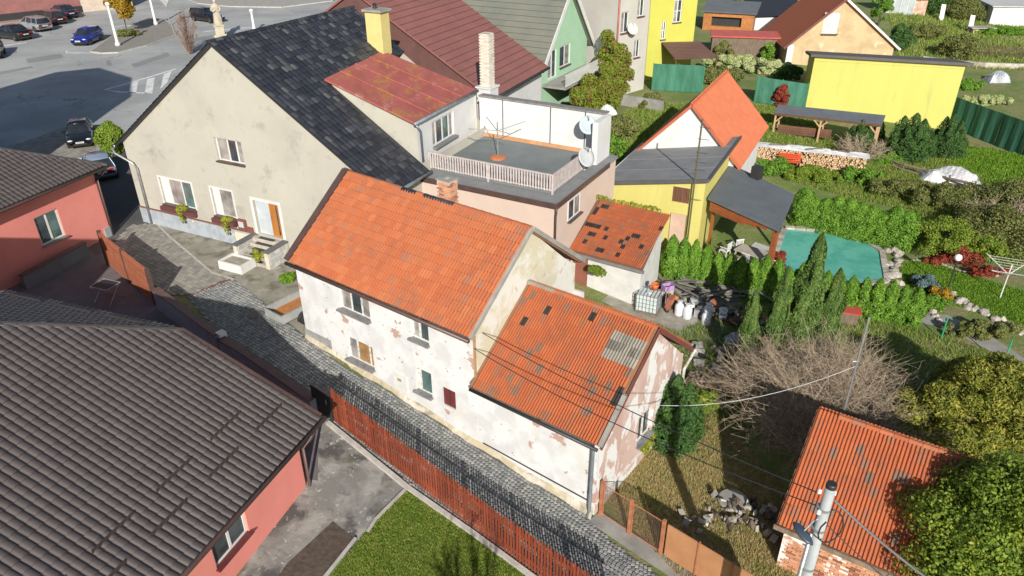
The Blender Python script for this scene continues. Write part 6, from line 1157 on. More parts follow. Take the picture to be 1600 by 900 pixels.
MB().tube([(0, 0, 0), (0, 0, 1.75)], 0.035, 8).build('post', BLACKMETAL, gl_); MB().lathe([(0.06, 0), (0.15, 0.06), (0.19, 0.18), (0.15, 0.3), (0.03, 0.36)], 16, (0, 0, 1.75)).build('globe', mat('opal_globe', (0.8, 0.8, 0.78), 0.3), gl_, True)
gd_ = thing('garden_clothes_dryer', 'white rotary clothes dryer standing open on the garden lawn', 'clothes dryer', (24.53, 31.93, -1.65), 10)
MB().tube([(0, 0, 0), (0, 0, 1.9)], 0.03, 8).build('pole', WHITEPAINT, gd_)
for a in range(4): t = a * math.pi / 2 + 0.2; MB().tube([(0, 0, 1.35), (math.cos(t) * 1.35, math.sin(t) * 1.35, 1.85)], 0.022, 6).build('arm', WHITEPAINT, gd_)
for rr in (0.45, 0.65, 0.85, 1.05, 1.25): MB().tube([(math.cos(a * math.pi / 2 + .2) * rr, math.sin(a * math.pi / 2 + .2) * rr, 1.36 + rr * 0.37) for a in range(5)], 0.008, 4).build('line', WHITEPAINT, gd_)
GPOST = mat('green_fence_paint', (0.02, 0.35, 0.15), 0.5)
for i, (lb, p, h) in enumerate((('green fence post at the edge of the cypress group', (17.54, 29.94, -1.65), 1.1), ('green fence post at the end of the thuja row', (18.89, 29.80, -1.65), 0.9), ('green fence post beside the stone path', (19.68, 28.24, -1.65), 1.1), ('green fence post in front of the yellow conifer', (21.26, 26.11, -1.65), 1.3), ('green fence post in front of the shaded thujas', (10.20, 33.20, -1.30), 1.2))):
    t = thing('green_fence_post', lb, 'fence post', p, 0, 'green fence posts'); MB().tube([(0, 0, 0), (0, 0, h)], 0.03, 8).build('post', GPOST, t); MB().lathe([(0.036, 0), (0.036, 0.04), (0.01, 0.05)], 8, (0, 0, h)).build('cap', GPOST, t)
# table and chairs on the patio
PGl = Matrix.Translation(pg.location) @ Matrix.Rotation(math.radians(-45), 4, 'Z')
WOODG = mat('bleached_wood', (0.45, 0.4, 0.33), 0.7, (0.34, 0.3, 0.24), 3)
q = PGl @ Vector((2.2, 1.6, 0.03)); tb_ = thing('patio_table', 'bleached wooden table under the patio shelter', 'table', q, -45)
MB().box((-0.8, -0.5, 0.7), (0.8, 0.5, 0.75)).build('table_top', WOODG, tb_)
for x in (-.7, .7):
    for y in (-.4, .4): MB().box((x - .04, y - .04, 0), (x + .04, y + .04, .7)).build('leg', WOODG, tb_)
for lb, x, y, a in (('white garden chair at the left end of the patio table', 0.8, 1.3, 90), ('white garden chair behind the left end of the patio table', 1.0, 2.2, 60), ('white garden chair at the right end of the patio table', 3.5, 1.4, -90), ('white garden chair in front of the patio table', 2.3, 0.5, 180)):
    c = thing('garden_chair', lb, 'chair', PGl @ Vector((x, y, 0.03)), a - 45, 'patio chairs'); MB().box((-.24, -.24, .42), (.24, .24, .45)).build('seat', WHITEPAINT, c); mb = MB()
    for k in range(6): mb.box((-.22 + k * .08, -.25, .45), (-.18 + k * .08, -.23, .9))
    mb.box((-.24, -.255, .88), (.24, -.225, .94)).build('backrest', WHITEPAINT, c)
    for sx in (-.21, .21):
        for sy in (-.21, .21): MB().box((sx - .02, sy - .02, 0), (sx + .02, sy + .02, .42)).build('leg', WHITEPAINT, c)
        MB().beam((sx, -.22, .64), (sx, .2, .64), .04).build('armrest', WHITEPAINT, c)
rsd = thing('red_roofed_hutch', 'small hutch with flat red roof behind the brown shrub', 'hutch', (15.89, 29.95, -1.65), -20)
MB().box((-0.55, -0.4, 0), (0.55, 0.4, 0.62)).build('box', WOOD, rsd); MB().box((-0.65, -0.5, 0.62), (0.65, 0.5, 0.69)).build('roof', mat('red_felt', (0.5, 0.08, 0.06), 0.7), rsd)
# ================================================================ FIREWOOD SHELTER, WOODPILE, FENCES BEHIND
cv = thing('firewood_shelter', 'open timber shelter with narrow dark roof in front of the yellow garage', 'shelter', (20.50, 55.60, -0.68), -22)
FR = [to_local(cv, p) for p in ((20.17, 55.89, 0.95), (27.09, 52.61, 0.95), (27.92, 54.01, 1.25), (20.96, 57.13, 1.25))]
plane_roof(cv, FR, SLATE, 0.1); MB().beam(FR[0] - Zv * .08, FR[1] - Zv * .08, .05, .16).build('fascia', DWOOD, cv)
PALEW = mat('pale_timber', (0.46, 0.3, 0.17), 0.7, (0.36, 0.22, 0.12), 4)
for t_ in (0.03, 0.46, 0.97):
    p = FR[0].lerp(FR[1], t_) + Vector((0, 0.15, 0)); MB().beam((p.x, p.y, -0.5), (p.x, p.y, p.z - .1), 0.13).build('post', PALEW, cv)
    for s in (-1, 1):
        if 0 < t_ + s * .05 < 1: MB().beam((p.x, p.y, p.z - .75), (p.x + s * .6, p.y, p.z - .12), 0.09).build('brace', PALEW, cv)
for t_ in (0.03, 0.46, 0.97): p = FR[3].lerp(FR[2], t_) + Vector((0, -.15, 0)); MB().beam((p.x, p.y, -0.5), (p.x, p.y, p.z - .1), 0.12).build('post', PALEW, cv)
for k in range(4): MB().box((0.1, 0.35, 0.02 + k * 0.17), (4.0, 0.4, 0.17 + k * 0.17)).build('side_board', DWOOD, cv)
wp = thing('woodpile', 'long split firewood stack partly covered by white sheeting', 'woodpile', (20.97, 49.48, -1.16), -22)
LOG = tile_mat('split_log', [(0.0, (0.42, 0.27, 0.14)), (0.5, (0.55, 0.38, 0.22)), (0.8, (0.62, 0.46, 0.3)), (1.0, (0.3, 0.18, 0.1))], dirt_amt=0.2)
lg = MB().lathe([(0.085, -0.2), (0.085, 0.2)], 6); M_ = Matrix.Rotation(math.pi / 2, 4, 'X'); lg.v = [tuple(M_ @ Vector(v)) for v in lg.v]; ms = []
for i in range(44):
    for j in range(8):
        if random.random() < 0.93: ms.append(Matrix.Translation((-3.6 + i * 0.165 + (0.08 if j % 2 else 0), random.uniform(-.06, .06), 0.09 + j * 0.145)) @ Matrix.Rotation(random.uniform(-.2, .2), 4, 'Z') @ Matrix.Rotation(random.uniform(0, 3), 4, 'Y') @ Matrix.Diagonal((random.uniform(.75, 1.05), 1, random.uniform(.75, 1.05), 1)))
lay(wp, 'log', lg, ms, LOG, 300)
cvs = tarp(wp, 3.8, 0.6, 0.16, WTARP, 'sheeting', 24); cvs.location = (0, 0.35, 1.18)
for x, y, a in ((-2.2, .3, .2), (0.2, .2, .5), (1.9, .3, -.1)): o = MB().box((-.6, -.05, 0), (.6, .05, .05)).build('weight_board', WOOD, wp); o.location = (x, y, 1.34); o.rotation_euler = (0, 0, a)
bn = thing('red_bench', 'bright red slatted bench in front of the woodpile', 'bench', (19.49, 49.18, -1.04), -15)
for k in range(5): MB().box((-.75, -.2 + k * .1, .44), (.75, -.12 + k * .1, .48)).build('seat_slat', mat('bright_red_paint', (0.6, 0.07, 0.02), 0.45), bn)
for k in range(3): MB().box((-.75, .3, .55 + k * .14), (.75, .33, .66 + k * .14)).build('back_slat', MATS['bright_red_paint'], bn)
for x in (-.65, .65): MB().box((x - .04, -.2, 0), (x + .04, .33, .44)).build('leg', BLACKMETAL, bn)
SCREEN = mat('green_screen_fabric', (0.02, 0.105, 0.06), 0.8, (0.045, 0.17, 0.11), 1.5, rnd=0.12, stretch=(1, 1, 0.3), bump=0.3)
def screen_fence(label, a, b, h):
    a, b = Vector(a[:2]), Vector(b[:2]); d = b - a; L_ = d.length; t = thing('screen_fence', label, 'fence', on(a), math.degrees(math.atan2(d.y, d.x)), 'green screen fences'); z0 = T(*a); n = max(2, int(L_ / 2.2))
    for k in range(n):
        p0, p1 = a + d * (k / n), a + d * ((k + 1) / n); za, zb_ = T(*p0) - z0, T(*p1) - z0; vs = []; m_ = 10
        for i in range(m_ + 1):
            f = i / m_; x = L_ * (k + f) / n; y = 0.05 * math.sin(f * math.pi * 5 + k); zz = za + (zb_ - za) * f
            vs += [(x, y, zz + 0.05), (x, y * .4, zz + h), (x, y + .02, zz + .05), (x, y * .4 + .02, zz + h)]
        MB().add(vs, [(4 * i, 4 * i + 4, 4 * i + 5, 4 * i + 1) for i in range(m_)] + [(4 * i + 2, 4 * i + 3, 4 * i + 7, 4 * i + 6) for i in range(m_)]).build('screen_panel', SCREEN, t)
    for k in range(n + 1): x = L_ * k / n; zz = T(*(a + d * (k / n))) - z0; MB().tube([(x, .06, zz - .2), (x, .06, zz + h + .08)], .035, 6).build('post', GPOST, t)
screen_fence('green fabric screen fence at the foot of the tall yellow house', (12.64, 66.27, -0.00), (16.91, 65.29, -0.00), 2.4)
screen_fence('green fabric screen fence left of the yellow garage', (20.92, 62.98, -0.19), (25.00, 62.11, -0.64), 2.2)
screen_fence('green fabric screen fence right of the yellow garage', (36.61, 60.56, -1.63), (38.92, 50.52, -1.65), 2.5)
rf_ = thing('log_rail_fence', 'low weathered log rail fence along the meadow', 'fence', (27.02, 51.96, -1.51), 0); b0 = Vector(rf_.location)
rp = [Vector(p) for p in ((26.91, 51.70, -1.51), (27.95, 49.83, -1.62), (28.87, 48.88, -1.65), (29.78, 47.16, -1.65), (30.89, 45.99, -1.65), (32.07, 45.07, -1.65))]
for a, b in zip(rp, rp[1:]):
    for h in (0.15, 0.5): MB().tube([a - b0 + Zv * h, b - b0 + Zv * (h + random.uniform(-.05, .05))], 0.09, 7).build('rail', WOOD, rf_)
    MB().tube([a - b0, a - b0 + Zv * .75], 0.06, 7).build('post', WOOD, rf_)
th2 = thing('tarped_heap', 'heap covered with a creased grey-white sheet beside the log fence', 'heap', (30.41, 48.12, -1.65), -20); tarp(th2, 2.0, 1.1, 1.0, WTARP)
for lb, p, s in (('grey covered garden furniture beyond the garage', (49.49, 75.63, -1.65), (1.1, .8, 1.1)),): t = thing('covered_furniture', lb, 'garden furniture', p, 0); tarp(t, *s, TARP)
for lb, px_, L_ in (('rusty iron lattice fence along the far garden path', ((53.11, 86.59, -1.51), (61.42, 85.70, -1.65)), 0),):
    a, b = [Vector(p) for p in px_]; t = thing('iron_garden_fence', lb, 'fence', a, 0); n = 46; me = mesh_of(MB().box((-.03, -.02, 0), (.03, .02, 1.3)), 'paling', mat('dark_rust', (0.12, 0.07, 0.05), 0.8))
    for k in range(n): put('paling', me, t, (b - a) * (k / n))
    MB().beam(Zv * .9, b - a + Zv * .9, .05).build('rail', MATS['dark_rust'], t)
for lb, p in (('white board leaning upright in the back garden', (58.87, 105.48, -0.75)), ('tall white board beside the stone table in the back garden', (59.87, 99.82, -1.25))): t = thing('leaning_board', lb, 'board', p, 10, 'white boards in the back garden'); MB().beam((0, 0, 0), (0.25, 0.5, 2.0), 0.7, 0.04, (0, -1, 0)).build('panel', WHITEPAINT, t); MB().beam((0, .5, 0), (0.2, .45, 1.6), .06).build('prop', WOOD, t)
stt = thing('stone_table', 'pale stone slab table on bricks in the back garden', 'table', (61.02, 99.57, -1.37), 0); MB().box((-1.6, -.9, .7), (1.6, .9, .82)).build('slab', STONE, stt); MB().box((-1.2, -.6, 0), (-.5, .6, .7)).box((.5, -.6, 0), (1.2, .6, .7)).build('brick_support', mat('hut_brick', (0.4, 0.2, 0.12), 0.9), stt)
low_wall('low concrete retaining wall between the barn and the grey house', (8.30, 62.55), (12.41, 59.56), 0.9, CONCRETE, False); low_wall('pale garden wall below the far lattice fence', (45.15, 82.56), (58.25, 80.75), 0.5, STONE, False, 0.3)
wbx = thing('white_planter', 'white block planter beside the front steps', 'planter', (-13.69, 32.60, -0.00), -26); MB().box((-.75, -.5, 0), (.75, -.4, .45)).box((-.75, .4, 0), (.75, .5, .45)).box((-.75, -.4, 0), (-.65, .4, .45)).box((.65, -.4, 0), (.75, .4, .45)).build('planter_wall', WHITEPAINT, wbx); MB().box((-.65, -.4, 0), (.65, .4, .36)).build('gravel_fill', STONE, wbx)

# ================================================================ TOWN SQUARE
for lb, p, h in (('white lamp post on the near tip of the traffic island', (-45.00, 87.31, -0.00), 4.3), ('white lamp post behind the round autumn tree', (-46.31, 100.80, -0.00), 5.0), ('short white lamp post beside the black tiled roof', (-31.94, 95.88, -0.00), 2.2)):
    t = thing('lamp_post', lb, 'lamp post', (p[0], p[1], 0.12 if h < 4.9 else 0.1), 0, 'white lamp posts on the square'); MB().lathe([(0.3, 0), (0.3, 0.25), (0.22, 0.35), (0.17, 0.5), (0.14, h - .1), (0.15, h)], 12).build('column', WHITEPAINT, t, True); MB().lathe([(0.05, 0), (0.22, 0.05), (0.25, 0.3), (0.1, 0.42)], 12, (0, 0, h)).build('lantern', mat('opal_globe', (0.8, 0.8, 0.78), 0.3), t, True)
sgn = thing('give_way_sign', 'triangular road sign seen from behind beside the bare bush', 'road sign', (-44.44, 100.74, -0.00), 10)
MB().tube([(0, 0, 0), (0, 0, 3.4)], 0.06, 8).build('post', ZINC, sgn); mb = MB(); mb.slab([(-.75, -.08, 3.5), (0, -.08, 2.3), (.75, -.08, 3.5)], (0, -.03, 0)); mb.build('sign_plate', ZINC, sgn); MB().slab([(-.78, -.04, 3.52), (0, -.04, 2.26), (.78, -.04, 3.52)], (0, -.015, 0)).build('sign_rim', mat('sign_red', (0.5, 0.03, 0.03), 0.5), sgn)
# stone statue: draped figure on a stepped pedestal
stu = thing('stone_statue', 'pale stone statue of a draped figure on a stepped pedestal', 'statue', (-34.46, 91.09, -0.00), 20)
SST = mat('statue_sandstone', (0.46, 0.41, 0.32), 0.85, (0.34, 0.3, 0.23), 3, bump=0.4)
MB().box((-.95, -.95, 0), (.95, .95, .35)).box((-.7, -.7, .35), (.7, .7, .7)).box((-.5, -.5, .7), (.5, .5, 1.6)).box((-.6, -.6, 1.6), (.6, .6, 1.75)).build('pedestal', SST, stu)
vs = []; seg = 20; prof = [(0.5, 1.75), (0.48, 2.1), (0.42, 2.7), (0.36, 3.1), (0.34, 3.3), (0.42, 3.65), (0.45, 3.85), (0.3, 4.0), (0.12, 4.08), (0.11, 4.15), (0.17, 4.22), (0.2, 4.36), (0.19, 4.5), (0.12, 4.6), (0.02, 4.63)]
for r_, z in prof:
    for k in range(seg): a = 2 * math.pi * k / seg; f = 1 + (0.12 * math.sin(a * 6 + z * 1.5) if z < 3.4 else 0.03 * math.sin(a * 4)); vs.append((math.cos(a) * r_ * f, math.sin(a) * r_ * f * 0.72, z))
mb = MB().add(vs, [(i * seg + k, i * seg + (k + 1) % seg, (i + 1) * seg + (k + 1) % seg, (i + 1) * seg + k) for i in range(len(prof) - 1) for k in range(seg)])
for s in (-1, 1): mb.tube([(s * .38, 0, 3.8), (s * .52, -.12, 3.4), (s * .3, -.38, 3.25), (s * .08, -.45, 3.4)], [.13, .12, .1, .07], 8)
mb.build('figure', SST, stu, True)

# ================================================================ CARS
def paint(name, c, metal=0.35): return mat(name, c, 0.28, tuple(k * 0.9 for k in c), 2, metal=metal, bump=0, coat=0.8, spec=0.5)
PLATE = mat('number_plate', (0.7, 0.7, 0.68), 0.5, bump=0); RLAMP = mat('red_lamp', (0.35, 0.015, 0.01), 0.2, bump=0); HLAMP = mat('clear_lamp', (0.6, 0.62, 0.64), 0.1, bump=0); TRIM = mat('black_trim', (0.02, 0.02, 0.02), 0.5, bump=0); PRINT = mat('plate_print', (0.03, 0.03, 0.03), 0.6, bump=0)
def car(name, label, front, rear, body, style='hatch', W=1.74, H=1.47, L=None, group='cars parked round the square'):
    f, r_ = Vector(front), Vector(rear); d = (f - r_); c = (f + r_) / 2; c.z = T(c.x, c.y) + 0.012; L = L or {'hatch': 3.95, 'sedan': 4.55, 'estate': 4.6}[style]
    t = thing(name, label, 'car', c, math.degrees(math.atan2(d.y, d.x)), group); h = L / 2; hw = W / 2
    tail = {'hatch': 0.9, 'sedan': 0.98, 'estate': 0.92}[style]
    st = [(-h, .42, .72, .86), (-h + .07, .3, tail - .02, .95), (-h + .5, .24, tail + .02, 1.0), (-h + 1.2, .2, .95, 1.0), (0.1, .2, .93, 1.0), (h - 1.25, .2, .93, 1.0), (h - .85, .22, .86, .99), (h - .3, .26, .75, .95), (h - .06, .3, .64, .86), (h, .38, .56, .78)]
    ring = lambda w_, z0, z1: [(-w_ * .8, z0), (-w_ * .96, z0 + .06), (-w_ * 1.0, z0 + (z1 - z0) * .45), (-w_ * .985, z0 + (z1 - z0) * .78), (-w_ * .9, z1), (-w_ * .45, z1 + .02), (0, z1 + .028), (w_ * .45, z1 + .02), (w_ * .9, z1), (w_ * .985, z0 + (z1 - z0) * .78), (w_ * 1.0, z0 + (z1 - z0) * .45), (w_ * .96, z0 + .06), (w_ * .8, z0)]
    vs = []; n = 13
    for x, z0, z1, wf in st: vs += [(x, y, z) for y, z in ring(hw * wf, z0, z1)]
    fs = [(i * n + k, i * n + (k + 1) % n, (i + 1) * n + (k + 1) % n, (i + 1) * n + k) for i in range(len(st) - 1) for k in range(n)] + [tuple(range(n)), tuple(range(len(st) * n - 1, (len(st) - 1) * n - 1, -1))]
    b_ = MB().add(vs, fs).build('body', body, t, True)
    # glasshouse
    rb, rt = {'hatch': (-h + .1, -h + .42), 'sedan': (-h + .75, -h + 1.35), 'estate': (-h + .08, -h + .3)}[style]; fb_, ft = h - 1.12, h - 1.9; zb_, zt_ = .9, H; wb_, wt_ = hw * .93, hw * .7
    N = 5; vs = []
    for k in range(N):
        u = k / (N - 1); xr = rb + (rt - rb) * u; xf = fb_ + (ft - fb_) * u; z = zb_ + (zt_ - .03 - zb_) * u; w_ = wb_ + (wt_ - wb_) * (u ** 1.3); vs += [(xr, -w_ * .92, z), (xr - .05, 0, z), (xr, w_ * .92, z), ((xr + xf) / 2, w_, z), (xf, w_ * .9, z), (xf + .1, 0, z), (xf, -w_ * .9, z), ((xr + xf) / 2, -w_, z)]
    n = 8; g_ = MB().add(vs, [(k * n + i, k * n + (i + 1) % n, (k + 1) * n + (i + 1) % n, (k + 1) * n + i) for k in range(N - 1) for i in range(n)]).build('windows', CARGLASS, t, False)
    rf = [(rt - .03, -wt_ * .95), (rt - .1, 0), (rt - .03, wt_ * .95), ((rt + ft) / 2, wt_ * 1.03), (ft + .02, wt_ * .95), (ft + .12, 0), (ft + .02, -wt_ * .95), ((rt + ft) / 2, -wt_ * 1.03)]
    MB().add([(x, y, H - .05) for x, y in rf] + [(x * .97 + .01, y * .9, H) for x, y in rf] + [((rt + ft) / 2, 0, H + .02)], [(i, (i + 1) % 8, (i + 1) % 8 + 8, i + 8) for i in range(8)] + [(i + 8, (i + 1) % 8 + 8, 16) for i in range(8)]).build('roof', body, t, True)
    for s in (-1, 1):
        for (xa, xb, wd) in ((fb_, ft, .06), (rb, rt, .11), (0.12, 0.06, .09), (rb * .55 + .1, rt * .55 + .1, .07) if style != 'hatch' else (-h + 1.0, -h + 1.05, .07)):
            MB().beam((xa, s * wb_ * 1.0, zb_), (xb, s * wt_ * 1.02, zt_ - .04), wd, .03, (0, s, .3)).build('pillar', body, t)
        MB().lathe([(.02, 0), (.09, .02), (.1, .12), (.03, .16)], 8, (fb_ - .3, s * (hw + .06), .95), .6, 1.2).build('door_mirror', body, t)
        hl = MB().lathe([(.02, 0), (.15, .03), (.15, .1), (.02, .13)], 8, (h - .2, s * hw * .66, .6), .9, 1.25).build('headlight', HLAMP, t, True)
        MB().box((-h - .0, s * hw * .6 - .14, .66), (-h + .12, s * hw * .6 + .14, .86)).build('tail_light', RLAMP, t)
        MB().box((-.5, s * (hw + .004) - .012, .78), (-.3, s * (hw + .004) + .012, .81)).build('door_handle', TRIM, t)
        for x in (-h + .78, h - .82):
            wheel(t, (x, s * (hw - .08), .31), .31, .2)
            MB().add([(x + math.cos(a) * rr, s * (hw + .003), .31 + math.sin(a) * rr) for rr in (.3, .375) for a in [math.pi * k / 10 for k in range(11)]], [(k, k + 1, k + 12, k + 11) for k in range(10)]).build('wheel_arch', TRIM, t)
    for x, s in ((h + .005, 1), (-h - .01, -1)):
        p = MB().box((x - .012, -.26, .48 if s > 0 else .6), (x + .012, .26, .59 if s > 0 else .71)).build('number_plate', PLATE, t); q = MB()
        for k in range(7): q.box((x + s * .0125 - .001, -.2 + k * .058, (.505 if s > 0 else .625)), (x + s * .0125 + .001, -.165 + k * .058, (.565 if s > 0 else .685)))
        q.build('plate_lettering', PRINT, p)
    MB().box((h - .03, -hw * .5, .36), (h + .004, hw * .5, .46)).build('grille', TRIM, t); MB().box((-h + .2, -hw * .8, .2), (h - .2, hw * .8, .3)).build('underbody', TRIM, t)
    if style == 'estate':
        for s in (-1, 1): MB().tube([(rt + .2, s * wt_ * .85, H + .05), (ft - .1, s * wt_ * .85, H + .05)], .018, 6).build('roof_rail', ZINC, t)
    if group.startswith('cars parked'): t.scale = (1.14, 1.14, 1.14)
    return t
BLK = paint('black_car_paint', (0.012, 0.013, 0.016)); SIL = paint('silver_car_paint', (0.48, 0.5, 0.52), .6); BLU = paint('blue_car_paint', (0.015, 0.035, 0.32)); NAV = paint('navy_car_paint', (0.02, 0.035, 0.085)); DGR = paint('dark_green_car_paint', (0.05, 0.065, 0.062)); LBL = paint('silver_blue_car_paint', (0.36, 0.43, 0.54), .4); DGY = paint('dark_grey_car_paint', (0.035, 0.036, 0.042))
car('blue_hatchback', 'bright blue hatchback parked facing the camera beside the traffic island', (-49.48, 86.73, -0.00), (-49.57, 92.34, -0.00), BLU, 'hatch')
car('silver_estate', 'silver estate car with roof rails in the parking row', (-64.02, 100.48, -0.00), (-57.02, 95.84, -0.00), SIL, 'estate')
car('black_saloon', 'black saloon car at the near end of the parking row', (-63.23, 93.97, -0.00), (-56.48, 90.61, -0.00), BLK, 'sedan')
car('dark_grey_estate', 'dark grey estate car next to the silver one', (-64.66, 105.79, -0.00), (-57.40, 100.25, -0.00), DGY, 'estate')
car('navy_saloon', 'navy saloon car fourth from the near end of the parking row', (-65.31, 110.53, -0.00), (-58.52, 105.07, -0.00), NAV, 'sedan')
car('green_grey_estate', 'dark green-grey car at the far end of the parking row', (-67.38, 117.55, -0.00), (-59.65, 109.78, -0.00), DGR, 'estate')
car('black_estate', 'black estate car parked alone behind the stone statue', (-37.82, 101.92, -0.00), (-43.23, 105.54, -0.00), BLK, 'estate')
car('dark_hatchback', 'dark hatchback cut off by the left edge of the picture', (-54.75, 79.39, -0.00), (-57.62, 85.24, -0.00), BLK, 'hatch')
car('courtyard_black_car', 'black car parked facing the camera in the shaded courtyard', (-30.62, 50.63, -0.00), (-32.81, 55.15, -0.00), BLK, 'sedan', group='cars in the courtyard')
car('silver_blue_hatchback', 'silver-blue hatchback seen from behind beside the beige house', (-28.55, 48.45, -0.00), (-25.48, 43.66, -0.00), LBL, 'hatch', group='cars in the courtyard')

# ================================================================ PLANTS
GREENL = leaf_mat('thuja_leaf', [(0.0, (0.046, 0.117, 0.016)), (0.4, (0.104, 0.227, 0.023)), (0.75, (0.182, 0.338, 0.033)), (1.0, (0.286, 0.429, 0.058))])
DKGREEN = leaf_mat('dark_conifer_leaf', [(0.0, (0.029, 0.072, 0.023)), (0.5, (0.058, 0.131, 0.032)), (1.0, (0.123, 0.203, 0.043))])
CYP = leaf_mat('cypress_leaf', [(0.0, (0.034, 0.081, 0.023)), (0.45, (0.086, 0.161, 0.034)), (0.8, (0.161, 0.241, 0.052)), (1.0, (0.253, 0.310, 0.081))])
YELC = leaf_mat('golden_conifer_leaf', [(0.0, (0.04, 0.065, 0.014)), (0.4, (0.13, 0.16, 0.022)), (0.7, (0.29, 0.28, 0.04)), (1.0, (0.48, 0.41, 0.09))])
BUSHL = leaf_mat('broad_leaf', [(0.0, (0.072, 0.123, 0.022)), (0.45, (0.160, 0.246, 0.029)), (0.8, (0.290, 0.348, 0.043)), (1.0, (0.435, 0.406, 0.072))], trans=0.35)
AUT = leaf_mat('autumn_leaf', [(0.0, (0.16, 0.14, 0.02)), (0.5, (0.36, 0.22, 0.02)), (1.0, (0.5, 0.3, 0.04))], trans=0.35)
REDL = leaf_mat('red_leaf', [(0.0, (0.14, 0.02, 0.015)), (0.6, (0.28, 0.05, 0.03)), (1.0, (0.36, 0.12, 0.05))])
OLIVE = leaf_mat('olive_leaf', [(0.0, (0.06, 0.085, 0.025)), (0.4, (0.13, 0.16, 0.04)), (0.75, (0.22, 0.22, 0.07)), (1.0, (0.3, 0.25, 0.11))])
VARI = leaf_mat('variegated_leaf', [(0.0, (0.174, 0.232, 0.072)), (0.5, (0.406, 0.464, 0.189)), (1.0, (0.600, 0.600, 0.406))])
IVY = leaf_mat('ivy_leaf', [(0.0, (0.087, 0.145, 0.022)), (0.55, (0.217, 0.290, 0.029)), (0.8, (0.232, 0.102, 0.043)), (1.0, (0.290, 0.116, 0.058))], trans=0.3)
BLUEJ = leaf_mat('blue_juniper_leaf', [(0.0, (0.08, 0.13, 0.13)), (1.0, (0.2, 0.28, 0.27))])
def leaves(P, N, size, aspect=1.6, flop=0.6):
    """leaf quads at points P, roughly facing normals N"""
    k = len(P); N = N + rng.normal(0, flop, (k, 3)); N /= np.linalg.norm(N, axis=1)[:, None] + 1e-9
    a = rng.normal(0, 1, (k, 3)); A = np.cross(N, a); A /= np.linalg.norm(A, axis=1)[:, None] + 1e-9; B = np.cross(N, A)
    s = size * rng.uniform(0.6, 1.35, k); A = A * s[:, None] * aspect / 2; B = B * s[:, None] / 2
    V = np.stack([P - A, P + B * 0.9 + A * 0.1, P + A, P - B * 0.9 + A * 0.1], 1).reshape(-1, 3); return V, np.arange(4 * k).reshape(-1, 4)
def crown_mesh(name, P, N, size, aspect=1.6, flop=0.6): V, F = leaves(P, N, size, aspect, flop); return fastmesh(name, V, F)
def col_points(n, h, r, prof, lump=0.16, z0=0.05, k=6):
    """points on a lumpy column; prof(t)->radius factor"""
    t = rng.uniform(0, 1, n) ** 0.85; a = rng.uniform(0, 2 * np.pi, n); ph = rng.uniform(0, 6.28, 5)
    f = 1 + lump * (np.sin(a * 3 + t * 9 + ph[0]) + np.sin(a * 5 - t * 14 + ph[1]) + 0.7 * np.sin(t * 26 + a * 2 + ph[2])) 
    R = r * prof(t) * f * (1 - 0.35 * rng.uniform(0, 1, n) ** 2.5); P = np.stack([np.cos(a) * R, np.sin(a) * R, z0 + t * h], 1); N = np.stack([np.cos(a), np.sin(a), 0.35 + 0 * a], 1); return P, N
def blob_points(n, clumps):
    """clumps: (x,y,z,r)"""
    C = np.array(clumps); w = C[:, 3] ** 2; idx = rng.choice(len(C), n, p=w / w.sum()); d = rng.normal(0, 1, (n, 3)); d /= np.linalg.norm(d, axis=1)[:, None]; d[:, 2] = np.where(d[:, 2] < -0.4, -d[:, 2], d[:, 2])
    R = C[idx, 3] * (1 - 0.4 * rng.uniform(0, 1, n) ** 2.0); P = C[idx, :3] + d * R[:, None]; return P, d
def clump_set(n, rx, ry, z0, z1, r0, r1):
    out = []
    for _ in range(n):
        a = random.uniform(0, 2 * math.pi); q = math.sqrt(random.random()); z = random.random(); sh = math.sqrt(max(0.05, 1 - (2 * z - 0.9) ** 2 * 0.85)); out.append((math.cos(a) * rx * q * sh, math.sin(a) * ry * q * sh, z0 + (z1 - z0) * z, random.uniform(r0, r1)))
    return out
def trunk_part(parent, h, r, n=5, lean=0.1, material=None):
    m_ = MB().tube([(0, 0, -0.1), (lean * .3, 0, h * .4), (lean, 0.05, h)], [r, r * .8, r * .35], 8)
    for k in range(n): a = 2 * math.pi * k / n + random.random(); z = h * random.uniform(.45, .85); m_.tube([(lean * .5, 0, z), (math.cos(a) * h * .16, math.sin(a) * h * .16, z + h * .14), (math.cos(a) * h * .3, math.sin(a) * h * .3, z + h * .34)], [r * .45, r * .3, r * .1], 5)
    return m_.build('trunk', material or BARK, parent)
flame = lambda t: np.clip(np.minimum(1.0, 0.72 + t * 0.9) * (1 - t ** 2.6) ** 0.8, 0.03, 1)
cone = lambda t: np.clip((1 - t) ** 0.62 * np.minimum(1, 0.55 + t * 3), 0.03, 1)
hedgep = lambda t: np.clip((1 - t ** 7) ** 0.7 * np.minimum(1, .85 + t), 0.05, 1)
THM = [crown_mesh('crown', *col_points(5000, 1.9, 0.42, flame, 0.13), 0.055, 2.0) for _ in range(3)]
HDM = [crown_mesh('crown', *col_points(7000, 2.2, 0.62, hedgep, 0.11), 0.06, 1.8) for _ in range(3)]
CYM = [crown_mesh('crown', *col_points(24000, 4.8, 0.66, flame, 0.2), 0.06, 2.2) for _ in range(2)]
for i, m_ in enumerate(THM): m_.materials.append(GREENL)
for m_ in HDM: m_.materials.append(GREENL)
for m_ in CYM: m_.materials.append(CYP)
TRK = mesh_of(MB().tube([(0, 0, -.1), (0, 0, 1.5)], [.06, .02], 6), 'trunk', BARK)
